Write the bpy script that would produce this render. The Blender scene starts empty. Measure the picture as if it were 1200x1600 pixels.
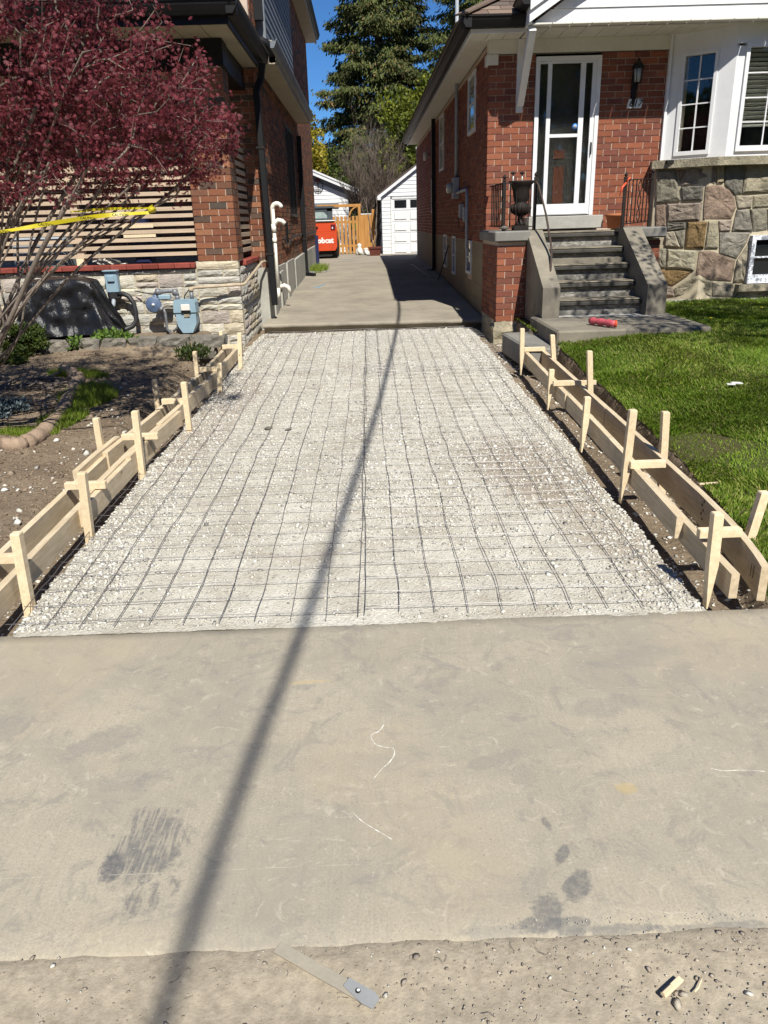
import bpy, math, random
import numpy as np
from mathutils import Vector, Matrix
rnd = random.Random(7); nr = np.random.default_rng(11)
S = bpy.context.scene; COL = S.collection
# ------------------------------------------------------------ camera, sky, sun, exposure
CH = 1.6
cr, cu, cb = (Vector((.999322, -.024167, -.02776)), Vector((.03452, .353789, .934688)), Vector((-.012767, -.935013, .354384)))
cam = bpy.data.cameras.new('camera'); camo = bpy.data.objects.new('camera', cam); COL.objects.link(camo)
m = Matrix.Identity(4)
for i in range(3):
    m[i][0], m[i][1], m[i][2] = cr[i], cu[i], cb[i]
m[2][3] = CH
camo.matrix_world = m
cam.sensor_fit = 'VERTICAL'; cam.sensor_height = 24.0; cam.sensor_width = 18.0; cam.lens = 18.0
cam.clip_start = .05; cam.clip_end = 2000
S.camera = camo
W = bpy.data.worlds.new("World"); S.world = W; W.use_nodes = True
wn = W.node_tree.nodes; wl = W.node_tree.links
sky = wn.new('ShaderNodeTexSky'); sky.sky_type = 'NISHITA'; sky.sun_disc = False
SUN = Vector((.25, -1, 1.22)).normalized()
sky.sun_elevation = math.asin(SUN.z); sky.sun_rotation = math.atan2(SUN.x, SUN.y)
sky.altitude = 300; sky.air_density = .75; sky.dust_density = 0.0; sky.ozone_density = 6.0
bgn = wn['Background']; bgn.inputs[1].default_value = .071
tn_ = wn.new('ShaderNodeMix'); tn_.data_type = 'RGBA'; tn_.blend_type = 'MULTIPLY'; tn_.inputs[0].default_value = 1; tn_.inputs[7].default_value = (.54, .87, 1.12, 1)   # deep spring blue, the same over the whole sky
wl.new(sky.outputs[0], tn_.inputs[6]); wl.new(tn_.outputs[2], bgn.inputs[0])
sl = bpy.data.lights.new('sun', 'SUN'); sl.energy = 5.0; sl.angle = math.radians(.5); sl.color = (1, .965, .875)
so = bpy.data.objects.new('sun', sl); COL.objects.link(so)
so.rotation_euler = SUN.to_track_quat('Z', 'Y').to_euler(); so.location = (3, -8, 12)
S.view_settings.view_transform = 'Standard'; S.view_settings.look = 'None'
S.view_settings.exposure = .46; S.view_settings.gamma = 1; S.view_settings.use_curve_mapping = False

# ------------------------------------------------------------ geometry helpers
def pixray(x, y):
    return (cr*(x-600) + cu*(800-y) - cb*1200.0)
def at(x, y, X=None, Y=None, Z=None):
    r = pixray(x, y)
    t = X/r.x if X is not None else (Y/r.y if Y is not None else (Z-CH)/r.z)
    return Vector((r.x*t, r.y*t, CH+r.z*t))
def proj(p):
    q = Vector(p)-Vector((0, 0, CH)); d = -q.dot(cb)
    if d < .05: return (-9999, -9999, d)
    return (600+1200*q.dot(cr)/d, 800-1200*q.dot(cu)/d, d)
def zg(Y):
    return float(np.interp(Y, [2.9, 10.5, 20, 30], [0, .2, .45, .42]))
def zgv(Y): return np.interp(Y, [2.9, 10.5, 20, 30], [0, .2, .45, .42])
def sst(a, b, x):
    t = np.clip((x-a)/(b-a), 0, 1); return t*t*(3-2*t)
_tab = nr.random((64, 64))
def vnoise(x, y, s=1.0, o=0):
    x = np.asarray(x, float)*s+o*17.3; y = np.asarray(y, float)*s+o*9.1
    xi = np.floor(x).astype(int); yi = np.floor(y).astype(int); fx = x-xi; fy = y-yi
    fx = fx*fx*(3-2*fx); fy = fy*fy*(3-2*fy)
    a = _tab[xi % 64, yi % 64]; b = _tab[(xi+1) % 64, yi % 64]; c = _tab[xi % 64, (yi+1) % 64]; d = _tab[(xi+1) % 64, (yi+1) % 64]
    return (a*(1-fx)+b*fx)*(1-fy)+(c*(1-fx)+d*fx)*fy
def fbm(x, y, s=1.0, n=4, o=0):
    r = 0; a = .5
    for k in range(n): r = r+a*(vnoise(x, y, s*2**k, o+k)-.5)*2; a *= .5
    return r

class MB:
    def __init__(s): s.v = []; s.f = []; s.t = []; s.sm = []
    def add(s, v, f, tint=0.0, smooth=False):
        b = len(s.v); s.v += [tuple(p) for p in v]; s.f += [tuple(i+b for i in q) for q in f]
        s.t += [tint]*len(f); s.sm += [smooth]*len(f); return s
    def box(s, x0, x1, y0, y1, z0, z1, tint=0.0, jit=0):
        v = [(x, y, z) for z in (z0, z1) for y in (y0, y1) for x in (x0, x1)]
        if jit: v = [tuple(c+rnd.uniform(-jit, jit) for c in p) for p in v]
        return s.add(v, [(0, 2, 3, 1), (4, 5, 7, 6), (0, 1, 5, 4), (2, 6, 7, 3), (0, 4, 6, 2), (1, 3, 7, 5)], tint)
    def bbox(s, x0, x1, y0, y1, z0, z1, b=.004, tint=0.0):   # bevelled box: 24 verts
        c = Vector(((x0+x1)/2, (y0+y1)/2, (z0+z1)/2)); h = Vector(((x1-x0)/2, (y1-y0)/2, (z1-z0)/2))
        return s.obbox(c, (1, 0, 0), (0, 1, 0), (0, 0, 1), h, b, tint)
    def obbox(s, c, ax, ay, az, h, b=.0, tint=0.0):
        ax, ay, az, c = Vector(ax), Vector(ay), Vector(az), Vector(c)
        if b <= 0:
            v = [c+ax*(sx*h[0])+ay*(sy*h[1])+az*(sz*h[2]) for sz in (-1, 1) for sy in (-1, 1) for sx in (-1, 1)]
            return s.add(v, [(0, 2, 3, 1), (4, 5, 7, 6), (0, 1, 5, 4), (2, 6, 7, 3), (0, 4, 6, 2), (1, 3, 7, 5)], tint)
        vs = []; idx = {}
        for sz in (-1, 1):
            for sy in (-1, 1):
                for sx in (-1, 1):
                    for k in range(3):
                        d = [h[0]-b, h[1]-b, h[2]-b]; d[k] = h[k]
                        idx[(sx, sy, sz, k)] = len(vs); vs.append(c+ax*(sx*d[0])+ay*(sy*d[1])+az*(sz*d[2]))
        F = []
        for k in range(3):
            for sg in (-1, 1):
                o = [(-1, -1), (1, -1), (1, 1), (-1, 1)]; q = []
                for a, e in o:
                    t = [0, 0, 0]; t[k] = sg; t[(k+1) % 3] = a; t[(k+2) % 3] = e; q.append(idx[(t[0], t[1], t[2], k)])
                F.append(tuple(q if sg > 0 else q[::-1]))
        for k in range(3):   # edges along k
            i, j = (k+1) % 3, (k+2) % 3
            for a in (-1, 1):
                for e in (-1, 1):
                    def g(kk, sgn):
                        t = [0, 0, 0]; t[k] = sgn; t[i] = a; t[j] = e; return idx[(t[0], t[1], t[2], kk)]
                    q = (g(i, -1), g(i, 1), g(j, 1), g(j, -1))
                    F.append(q if a*e < 0 else q[::-1])
        for sx in (-1, 1):
            for sy in (-1, 1):
                for sz in (-1, 1):
                    q = [idx[(sx, sy, sz, 0)], idx[(sx, sy, sz, 1)], idx[(sx, sy, sz, 2)]]
                    F.append(tuple(q if sx*sy*sz > 0 else q[::-1]))
        return s.add(vs, F, tint)
    def beam(s, p, q, w, h, up=(0, 0, 1), b=0, tint=0.0):
        p, q = Vector(p), Vector(q); d = (q-p); L = d.length; d.normalize()
        sx = d.cross(Vector(up)); sx.normalize(); u = sx.cross(d); u.normalize()
        return s.obbox((p+q)/2, sx, d, u, (w/2, L/2, h/2), b, tint)
    def tube(s, pts, r, n=8, cap=True, tint=0.0):
        pts = [Vector(p) for p in pts]; N = len(pts)
        rr = r if isinstance(r, (list, tuple)) else [r]*N
        V = []; u = None
        for i, p in enumerate(pts):
            d = (pts[min(i+1, N-1)]-pts[max(i-1, 0)]); d.normalize()
            if u is None:
                u = d.orthogonal(); u.normalize()
            else:
                u = u-d*u.dot(d)
                if u.length < 1e-6: u = d.orthogonal()
                u.normalize()
            w = d.cross(u)
            for k in range(n):
                a = 2*math.pi*k/n; V.append(p+(u*math.cos(a)+w*math.sin(a))*rr[i])
        F = [(i*n+k, i*n+(k+1) % n, (i+1)*n+(k+1) % n, (i+1)*n+k) for i in range(N-1) for k in range(n)]
        if cap: F += [tuple(range(n-1, -1, -1)), tuple((N-1)*n+k for k in range(n))]
        return s.add(V, F, tint, True)
    def lathe(s, c, prof, n=20, axis='Z', tint=0.0):
        c = Vector(c); V = []
        for (r, h) in prof:
            for k in range(n):
                a = 2*math.pi*k/n; x, y = r*math.cos(a), r*math.sin(a)
                V.append(c+(Vector((x, y, h)) if axis == 'Z' else (Vector((x, h, -y)) if axis == 'Y' else Vector((h, x, y)))))
        F = [(i*n+k, i*n+(k+1) % n, (i+1)*n+(k+1) % n, (i+1)*n+k) for i in range(len(prof)-1) for k in range(n)]
        F += [tuple(range(n-1, -1, -1)), tuple((len(prof)-1)*n+k for k in range(n))]
        return s.add(V, F, tint, True)
    def prism(s, poly, axis, a, b, tint=0.0):   # poly 2D; axis X: poly=(y,z); Y: (x,z); Z: (x,y)
        n = len(poly)
        def P(q, t): return (t, q[0], q[1]) if axis == 'X' else ((q[0], t, q[1]) if axis == 'Y' else (q[0], q[1], t))
        V = [P(q, a) for q in poly]+[P(q, b) for q in poly]
        F = [tuple(range(n)), tuple(range(2*n-1, n-1, -1))]+[(i, i+n, (i+1) % n+n, (i+1) % n) for i in range(n)]
        return s.add(V, F, tint)
    def mesh(s, name, mt):
        me = bpy.data.meshes.new(name); me.from_pydata(s.v, [], s.f)
        at_ = me.attributes.new('tint', 'FLOAT', 'FACE'); at_.data.foreach_set('value', s.t)
        me.polygons.foreach_set('use_smooth', s.sm)
        if mt: me.materials.append(mt)
        me.update(); return me
    def build(s, name, mt, parent=None, label=None, kind=None):
        if parent is not None:      # parts are in world coordinates, the parent Empty carries its own location
            o = bpy.data.objects.new(name, s.mesh(name, mt)); COL.objects.link(o); setpar(o, parent)
        else:
            o = bpy.data.objects.new(name, s.mesh(name, mt)); COL.objects.link(o)
        if label: o['label'] = label
        if kind: o['kind'] = kind
        return o
_ploc = {}
def setpar(o, parent, loc=(0, 0, 0)):
    o.parent = parent
    b = Vector(_ploc.get(parent.name, (0, 0, 0)))
    o.location = Vector(loc)-b
    _ploc[o.name] = tuple(Vector(loc))
def thing(name, label, cat, loc=(0, 0, 0), group=None):
    o = bpy.data.objects.new(name, None); COL.objects.link(o); o.location = loc; o.empty_display_size = .1
    o['label'] = label; o['category'] = cat
    if group: o['group'] = group
    _ploc[o.name] = tuple(loc); return o
def tag(o, label, cat, group=None):
    o['label'] = label; o['category'] = cat
    if group: o['group'] = group
    return o
def npmesh(name, V, F, mt, tint=None, smooth=False, parent=None, kind=None, loops=3):
    V = np.asarray(V, np.float32); F = np.asarray(F, np.int32)
    me = bpy.data.meshes.new(name); me.vertices.add(len(V)); me.vertices.foreach_set('co', V.ravel())
    k = F.shape[1]; me.loops.add(F.size); me.loops.foreach_set('vertex_index', F.ravel())
    me.polygons.add(len(F)); me.polygons.foreach_set('loop_start', np.arange(0, F.size, k, dtype=np.int32))
    me.polygons.foreach_set('loop_total', np.full(len(F), k, np.int32))
    if smooth: me.polygons.foreach_set('use_smooth', np.ones(len(F), bool))
    me.update(calc_edges=True)
    if tint is not None:
        a = me.attributes.new('tint', 'FLOAT', 'FACE'); a.data.foreach_set('value', np.asarray(tint, np.float32))
    me.materials.append(mt)
    o = bpy.data.objects.new(name, me); COL.objects.link(o)
    if parent is not None: setpar(o, parent)
    if kind: o['kind'] = kind
    return o
def gridmesh(name, xs, ys, zf, mt, smooth=True, parent=None, kind='structure', skirt=None):
    X, Y = np.meshgrid(xs, ys); Z = zf(X, Y); nx, ny = len(xs), len(ys)
    if np.ndim(Z) == 3: X, Y, Z = Z
    V = np.stack([X.ravel(), Y.ravel(), Z.ravel()], 1)
    i, j = np.meshgrid(np.arange(nx-1), np.arange(ny-1)); a = (j*nx+i).ravel()
    F = np.stack([a, a+1, a+1+nx, a+nx], 1)
    if skirt is not None:
        n0 = len(V); ring = list(range(nx))+[k*nx+nx-1 for k in range(1, ny)]+[(ny-1)*nx+k for k in range(nx-2, -1, -1)]+[k*nx for k in range(ny-2, 0, -1)]
        R = V[ring].copy(); R[:, 2] -= skirt; V = np.vstack([V, R]); r = np.array(ring); q = np.arange(len(ring))
        F = np.vstack([F, np.stack([r, n0+q, n0+np.roll(q, -1), np.roll(r, -1)], 1)])
    return npmesh(name, V, F, mt, smooth=smooth, parent=parent, kind=kind)
def scatter(name, P, size, mt, squash=.6, kind='stuff', parent=None):
    """rough little stones: one jittered octahedron-like lump per point"""
    P = np.asarray(P, float); n = len(P); size = np.asarray(size, float)
    base = np.array([(1, 0, 0), (0, 1, 0), (-1, 0, 0), (0, -1, 0), (0, 0, 1), (.7, .7, .35), (-.7, .7, .3), (-.7, -.7, .35), (.7, -.7, .3)], float)
    f = np.array([(4, 0, 5), (4, 5, 1), (4, 1, 6), (4, 6, 2), (4, 2, 7), (4, 7, 3), (4, 3, 8), (4, 8, 0), (5, 0, 9), (5, 9, 1), (6, 1, 9), (6, 9, 2), (7, 2, 9), (7, 9, 3), (8, 3, 9), (8, 9, 0)])
    base = np.vstack([base, [(0, 0, -.8)]])
    V = base[None]*nr.uniform(.65, 1.25, (n, 10, 1)); a = nr.uniform(0, 2*np.pi, n); asp = nr.uniform(.6, 1, (n, 1)); sq = nr.uniform(squash*.6, squash*1.3, (n, 1))
    x = V[:, :, 0]; y = V[:, :, 1]*asp; z = V[:, :, 2]*sq
    c, s_ = np.cos(a)[:, None], np.sin(a)[:, None]
    tl = nr.uniform(-.4, .4, (n, 1)); z = z+x*tl
    V = np.stack([(x*c-y*s_), (x*s_+y*c), z], 2)*size[:, None, None]+P[:, None, :]
    F = (f[None]+10*np.arange(n)[:, None, None]).reshape(-1, 3)
    return npmesh(name, V.reshape(-1, 3), F, mt, tint=np.repeat(nr.random(n), len(f)), kind=kind, parent=parent)
# ------------------------------------------------------------ materials (procedural, world position)
def newmat(name, rough=.8, spec=.3, metal=0.0):
    mt = bpy.data.materials.new(name); mt.use_nodes = True
    nt = mt.node_tree; b = nt.nodes['Principled BSDF']
    b.inputs['Roughness'].default_value = rough; b.inputs['Specular IOR Level'].default_value = spec; b.inputs['Metallic'].default_value = metal
    return mt, nt, b
def N(nt, t, **k):
    n = nt.nodes.new(t)
    for a, v in k.items(): setattr(n, a, v)
    return n
def posn(nt, scl=None):
    g = N(nt, 'ShaderNodeNewGeometry')
    if scl is None: return g.outputs['Position']
    mp = N(nt, 'ShaderNodeMapping'); mp.inputs['Scale'].default_value = scl; nt.links.new(g.outputs['Position'], mp.inputs[0]); return mp.outputs[0]
def noise(nt, vec, scale, det=5, rough=.55, dist=0):
    n = N(nt, 'ShaderNodeTexNoise'); n.inputs['Scale'].default_value = scale; n.inputs['Detail'].default_value = det
    n.inputs['Roughness'].default_value = rough; n.inputs['Distortion'].default_value = dist
    nt.links.new(vec, n.inputs['Vector']); return n.outputs[0]
def ramp(nt, fac, stops, interp='LINEAR'):
    r = N(nt, 'ShaderNodeValToRGB'); r.color_ramp.interpolation = interp; e = r.color_ramp.elements
    while len(e) < len(stops): e.new(.5)
    for k, (p, c) in enumerate(stops):
        e[k].position = p; e[k].color = tuple(c)+(1,) if hasattr(c, '__len__') else (c, c, c, 1)
    nt.links.new(fac, r.inputs[0]); return r.outputs[0]
def mix(nt, fac, a, b, mode='MIX'):
    n = N(nt, 'ShaderNodeMix', data_type='RGBA', blend_type=mode)
    for s, v in ((n.inputs[0], fac), (n.inputs[6], a), (n.inputs[7], b)):
        if hasattr(v, 'links'): nt.links.new(v, s)
        elif hasattr(v, '__len__'): s.default_value = tuple(v)+(1,)
        else: s.default_value = v
    return n.outputs[2]
def mth(nt, op, a, b=0, clamp=False):
    n = N(nt, 'ShaderNodeMath', operation=op, use_clamp=clamp)
    for s, v in ((n.inputs[0], a), (n.inputs[1], b)):
        if hasattr(v, 'links'): nt.links.new(v, s)
        else: s.default_value = v
    return n.outputs[0]
def bump(nt, b, h, st=.5, dist=.01):
    n = N(nt, 'ShaderNodeBump'); n.inputs['Strength'].default_value = st; n.inputs['Distance'].default_value = dist
    nt.links.new(h, n.inputs['Height']); nt.links.new(n.outputs[0], b.inputs['Normal'])
def rtint(nt):
    oi = N(nt, 'ShaderNodeObjectInfo'); a = N(nt, 'ShaderNodeAttribute', attribute_name='tint')
    return mth(nt, 'FRACT', mth(nt, 'ADD', oi.outputs['Random'], a.outputs['Fac']))
def simple(name, c1, c2=None, scale=6, rough=.8, spec=.3, metal=0, bs=0, bscale=60, bdist=.004, grime=.25, stretch=None, fine=.2, trans=None):
    mt, nt, b = newmat(name, rough, spec, metal); p = posn(nt, stretch)
    c2 = c2 or tuple(x*.75 for x in c1)
    col = mix(nt, ramp(nt, noise(nt, p, scale, 6), [(.3, 0), (.7, 1)]), c2, c1)
    col = mix(nt, fine, col, ramp(nt, noise(nt, p, scale*9, 4, .7), [(.25, .35), (.75, 1.5)]), 'MULTIPLY')
    nt.links.new(col, b.inputs['Base Color'])
    if bs: bump(nt, b, noise(nt, p, bscale, 6, .65), bs, bdist)
    return mt
def tinted(name, cols, scale=20, rough=.85, spec=.2, bs=.5, bscale=120, bdist=.003, var=.5, stretch=None, stain=None):
    mt, nt, b = newmat(name, rough, spec); p = posn(nt, stretch); t = rtint(nt); n = len(cols)
    col = ramp(nt, t, [(i/max(1, n), c) for i, c in enumerate(cols)], 'CONSTANT' if n > 3 else 'LINEAR')
    t2 = mth(nt, 'FRACT', mth(nt, 'MULTIPLY', t, 37.7))
    col = mix(nt, .5, col, ramp(nt, t2, [(0, .72), (1, 1.25)]), 'MULTIPLY')
    col = mix(nt, var, col, ramp(nt, noise(nt, p, scale, 6, .65), [(.25, .5), (.75, 1.4)]), 'MULTIPLY')
    if stain:
        col = mix(nt, ramp(nt, noise(nt, posn(nt), stain[1], 5), [(stain[2], 0), (stain[2]+.12, .75)]), col, stain[0])
    nt.links.new(col, b.inputs['Base Color'])
    if bs: bump(nt, b, noise(nt, p, bscale, 5, .7), bs, bdist)
    return mt
M = {}
M['red_brick'] = tinted('red_brick', [(.24, .083, .046), (.21, .07, .041), (.275, .10, .056), (.165, .058, .041), (.25, .086, .048), (.225, .076, .044), (.185, .072, .049)], scale=35, var=.45)
M['mixed_brick'] = tinted('mixed_brick', [(.215, .085, .047), (.25, .105, .056), (.195, .076, .043), (.105, .068, .05), (.225, .09, .049), (.265, .12, .066), (.088, .066, .052), (.165, .077, .048)], scale=30, var=.5)
M['mortar'] = simple('mortar', (.58, .46, .37), (.48, .38, .30), 14, .95, .1, bs=.5, bscale=150)
M['mortar_pale'] = simple('mortar_pale', (.50, .44, .32), (.42, .36, .26), 14, .95, .1, bs=.5, bscale=90)
M['cream_stone'] = tinted('cream_stone', [(.52, .49, .41), (.47, .45, .39), (.56, .52, .43), (.42, .41, .37), (.53, .46, .34), (.50, .48, .42), (.46, .40, .35), (.55, .52, .46)], scale=18, bs=1, bscale=26, bdist=.02, var=.5, stretch=(1, 1, 2.5), stain=((.42, .32, .17), 1.3, .62))
M['field_stone'] = tinted('field_stone', [(.27, .245, .18), (.31, .27, .205), (.23, .21, .175), (.29, .235, .19), (.33, .30, .22), (.20, .19, .16), (.31, .25, .17)], scale=11, bs=1, bscale=17, bdist=.03, var=.75, stain=((.09, .085, .075), 3.0, .64))
for nm, c in dict(pink_stone=(.31, .225, .17), orange_stone=(.27, .18, .085), slate_stone=(.20, .185, .155), green_stone=(.28, .255, .195), tan_stone=(.38, .335, .24)).items():
    M[nm] = simple(nm, c, tuple(x*.6 for x in c), 7, .85, .2, bs=1, bscale=16, bdist=.03, fine=.5)
def concrete(name, base, dark, light, rough=.88, blotch=.5, brush=None, b=.35):
    mt, nt, bs = newmat(name, rough, .2); p = posn(nt)
    col = mix(nt, ramp(nt, noise(nt, p, 1.6, 8, .62), [(.33, 0), (.68, 1)]), dark, base)
    col = mix(nt, ramp(nt, noise(nt, p, 5.5, 8, .7, 1.2), [(.52, 0), (.78, blotch)]), col, light)
    col = mix(nt, .35, col, ramp(nt, noise(nt, p, 140, 3, .8), [(.3, .55), (.7, 1.4)]), 'MULTIPLY')
    col = mix(nt, .3, col, ramp(nt, noise(nt, p, 420, 2, .6), [(.3, .6), (.7, 1.35)]), 'MULTIPLY')
    nt.links.new(col, bs.inputs['Base Color'])
    bump(nt, bs, noise(nt, p, 60, 8, .75), b, .004)
    return mt, nt, bs, col
M['old_concrete'] = concrete('old_concrete', (.25, .235, .21), (.15, .145, .135), (.33, .31, .28))[0]
M['driveway'] = concrete('driveway', (.345, .305, .24), (.225, .20, .162), (.43, .385, .31), b=.8)[0]
M['foundation'] = concrete('foundation', (.42, .41, .37), (.30, .29, .26), (.52, .50, .45))[0]
M['step_concrete'] = concrete('step_concrete', (.265, .235, .18), (.135, .12, .10), (.34, .31, .25), blotch=.6)[0]
M['pale_block'] = concrete('pale_block', (.30, .245, .17), (.23, .19, .13), (.35, .30, .22), b=.2)[0]
# stair treads and risers: mottled peeling grey paint
mt, nt, bs = newmat('worn_paint', .85, .2); p = posn(nt, (1, 1, 2.2))
c = mix(nt, ramp(nt, noise(nt, p, 9, 8, .75, 1.5), [(.44, 0), (.58, 1)]), (.15, .14, .125), (.42, .40, .36))
c = mix(nt, ramp(nt, noise(nt, p, 3, 5), [(.4, 0), (.62, .8)]), c, (.10, .098, .09)); nt.links.new(c, bs.inputs['Base Color']); bump(nt, bs, noise(nt, p, 60, 5), .4, .003); M['worn_paint'] = mt
mt, nt, bs = newmat('stair_tread', .85, .2); p = posn(nt, (1, 3, 1))
c = mix(nt, ramp(nt, noise(nt, p, 5, 8, .7, .5), [(.4, 0), (.65, 1)]), (.13, .115, .09), (.27, .235, .175)); nt.links.new(c, bs.inputs['Base Color']); bump(nt, bs, noise(nt, p, 60, 5), .4, .003); M['stair_tread'] = mt
# new sidewalk slab with brushed texture, scuffs and tyre marks
mt, nt, bs, col = concrete('sidewalk_concrete', (.385, .338, .26), (.315, .28, .22), (.45, .40, .315), blotch=.45, b=.25)
p = posn(nt); pb = posn(nt, (26, 1.6, 1))
col = mix(nt, .09, col, ramp(nt, noise(nt, pb, 4, 4, .6), [(.3, .4), (.7, 1.5)]), 'MULTIPLY')
col = mix(nt, ramp(nt, noise(nt, p, 1.3, 9, .72, .9), [(.47, 0), (.60, .6)]), col, (.285, .256, .21))
col = mix(nt, ramp(nt, noise(nt, p, 4.5, 9, .8, 2.2), [(.52, 0), (.60, .6)]), col, (.24, .22, .19))
col = mix(nt, ramp(nt, noise(nt, p, 7.5, 8, .82, 3.0), [(.57, 0), (.63, .55)]), col, (.48, .43, .34))
col = mix(nt, ramp(nt, noise(nt, p, .9, 5, .6), [(.50, 0), (.68, .55)]), col, (.43, .355, .245))
def stain(col, x, y, rx, ry, rot, c, amt, streak=None, edge=.25, dis=1.1):
    g = N(nt, 'ShaderNodeNewGeometry'); mp = N(nt, 'ShaderNodeMapping', vector_type='TEXTURE')
    mp.inputs['Location'].default_value = (x, y, 0); mp.inputs['Rotation'].default_value = (0, 0, rot); mp.inputs['Scale'].default_value = (rx, ry, 30)
    nt.links.new(g.outputs['Position'], mp.inputs[0])
    ln = N(nt, 'ShaderNodeVectorMath', operation='LENGTH'); nt.links.new(mp.outputs[0], ln.inputs[0])
    d = mth(nt, 'ADD', ln.outputs['Value'], mth(nt, 'MULTIPLY', mth(nt, 'SUBTRACT', noise(nt, p, 13, 9, .82, .5), .5), 1.2+dis*1.3))
    mk = ramp(nt, d, [(.95-edge*.9, amt), (1.0, 0)])
    mk = mix(nt, .8, mk, ramp(nt, noise(nt, p, 55, 6, .8), [(.38, .35), (.56, 1)]), 'MULTIPLY')
    if streak:
        sm = N(nt, 'ShaderNodeMapping'); sm.inputs['Rotation'].default_value = (0, 0, streak[0]); sm.inputs['Scale'].default_value = (streak[1], 3, 1)
        nt.links.new(p, sm.inputs[0]); mk = mix(nt, 1.0, mk, ramp(nt, noise(nt, sm.outputs[0], 3, 3), [(.42, 0.12), (.55, 1)]), 'MULTIPLY')
    return mix(nt, mk, col, c)
G = (.135, .132, .128)
# tyre scrub at the left: streaked patches
col = stain(col, -.655, 1.70, .115, .15, .05, G, .8, (-.12, 34))
col = stain(col, -.66, 1.605, .11, .07, .2, G, .62, (-.5, 10), dis=.9)
col = stain(col, -.735, 1.60, .035, .05, .3, (.11, .11, .115), .8, dis=.8)
col = stain(col, -.61, 1.50, .095, .05, .55, G, .8, (.6, 12), dis=.7)
for q in [(.485, 1.48, .036, .060, -.5, .85, .5), (.470, 1.585, .018, .050, -.5, .8, .5), (.455, 1.70, .012, .036, .15, .7, .5), (.43, 1.80, .010, .025, 0, .5, .6), (.55, 1.70, .025, .05, -.3, .30, .9), (.58, 1.60, .03, .045, 0, .25, .9),
          (.40, 1.42, .05, .045, .7, .75, .9), (.36, 1.375, .07, .025, .1, .8, 1), (.44, 1.37, .06, .03, 0, .7, 1), (.56, 1.355, .10, .016, 0, .65, 1.2), (.25, 1.36, .10, .018, 0, .45, 1.2), (.80, 1.35, .20, .014, 0, .55, 1.3), (.38, 1.50, .03, .07, -.5, .35, 1.2),
          (.36, 1.98, .12, .035, .35, .40, 1.6), (.43, 1.90, .04, .06, 0, .3, 1.6), (.80, 2.25, .14, .07, .2, .38, 1.6), (-.93, 2.15, .14, .07, .5, .5, 1.7), (-1.3, 2.25, .1, .08, .2, .45, 1.7), (-.78, 1.95, .10, .06, 0, .34, 1.8), (-.28, 2.43, .05, .018, .1, .5, 1.2), (1.0, 2.55, .22, .07, .3, .35, 1.7), (.95, 1.95, .25, .06, .2, .25, 1.8), (.2, 2.35, .3, .08, -.2, .18, 2), (-.5, 2.05, .25, .05, .1, .2, 2), (.65, 2.75, .3, .05, .1, .22, 2), (-.1, 1.55, .3, .05, 0, .12, 2)]:
    col = stain(col, *q[:5], G if q[5] > .5 else (.22, .205, .185), q[5], dis=q[6])
# rusty and pale dabs
col = stain(col, .72, 1.83, .035, .03, 0, (.44, .33, .15), .6); col = stain(col, -.27, 2.46, .09, .012, .05, (.48, .36, .18), .5); col = stain(col, 1.2, 1.5, .03, .2, .1, (.46, .38, .24), .35)
# thin pale scuffs and the faint pour line
for ang, sc_, th in ((.35, 3.1, .66), (-.7, 3.7, .67), (1.3, 3.0, .67)):
    mp = N(nt, 'ShaderNodeMapping'); mp.inputs['Rotation'].default_value = (0, 0, ang); mp.inputs['Scale'].default_value = (1.2, 5, 1); nt.links.new(posn(nt), mp.inputs[0])
    col = mix(nt, ramp(nt, noise(nt, mp.outputs[0], sc_, 8, .8, 1.6), [(th-.03, 0), (th, .4)]), col, (.58, .53, .43))
sx = N(nt, 'ShaderNodeSeparateXYZ'); nt.links.new(posn(nt), sx.inputs[0])
ln_ = mth(nt, 'ABSOLUTE', mth(nt, 'SUBTRACT', mth(nt, 'SUBTRACT', sx.outputs[1], 1.575), mth(nt, 'MULTIPLY', noise(nt, p, 6, 3), .012)))
col = mix(nt, mth(nt, 'MULTIPLY', mth(nt, 'MULTIPLY', mth(nt, 'LESS_THAN', ln_, .0015), mth(nt, 'LESS_THAN', sx.outputs[0], .05)), ramp(nt, noise(nt, p, 12, 3), [(.42, .0), (.62, .4)])), col, (.55, .49, .39))
vo = N(nt, 'ShaderNodeTexVoronoi'); vo.inputs['Scale'].default_value = 55; nt.links.new(posn(nt), vo.inputs['Vector'])
sp = mth(nt, 'MULTIPLY', mth(nt, 'LESS_THAN', vo.outputs['Distance'], .16), mth(nt, 'GREATER_THAN', noise(nt, posn(nt), 9, 4, .7), .56))
col = mix(nt, mth(nt, 'MULTIPLY', sp, .55), col, (.20, .17, .14))
nt.links.new(col, bs.inputs['Base Color']); M['sidewalk'] = mt
# gravel: pale limestone screenings
mt, nt, bs = newmat('gravel_fines', .95, .1); p = posn(nt)
c = mix(nt, ramp(nt, noise(nt, p, 3.2, 7, .65), [(.35, 0), (.62, 1)]), (.385, .352, .29), (.535, .508, .44))
v = N(nt, 'ShaderNodeTexVoronoi'); v.inputs['Scale'].default_value = 85; nt.links.new(p, v.inputs['Vector'])
c = mix(nt, .45, c, ramp(nt, v.outputs['Color'], [(0, .6), (1, 1.35)]), 'MULTIPLY')
pm = posn(nt, (1, 1.4, 1))
c = mix(nt, ramp(nt, noise(nt, pm, 1.35, 6, .65), [(.60, 0), (.70, .6)]), c, (.30, .24, .18))
c = stain(c, 1.05, 4.8, .45, .8, .2, (.25, .195, .145), .8)
c = stain(c, -1.3, 6.5, .25, 1.8, -.05, (.28, .22, .17), .7)
c = stain(c, 1.25, 3.8, .25, .8, .2, (.30, .25, .19), .7)
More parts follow.
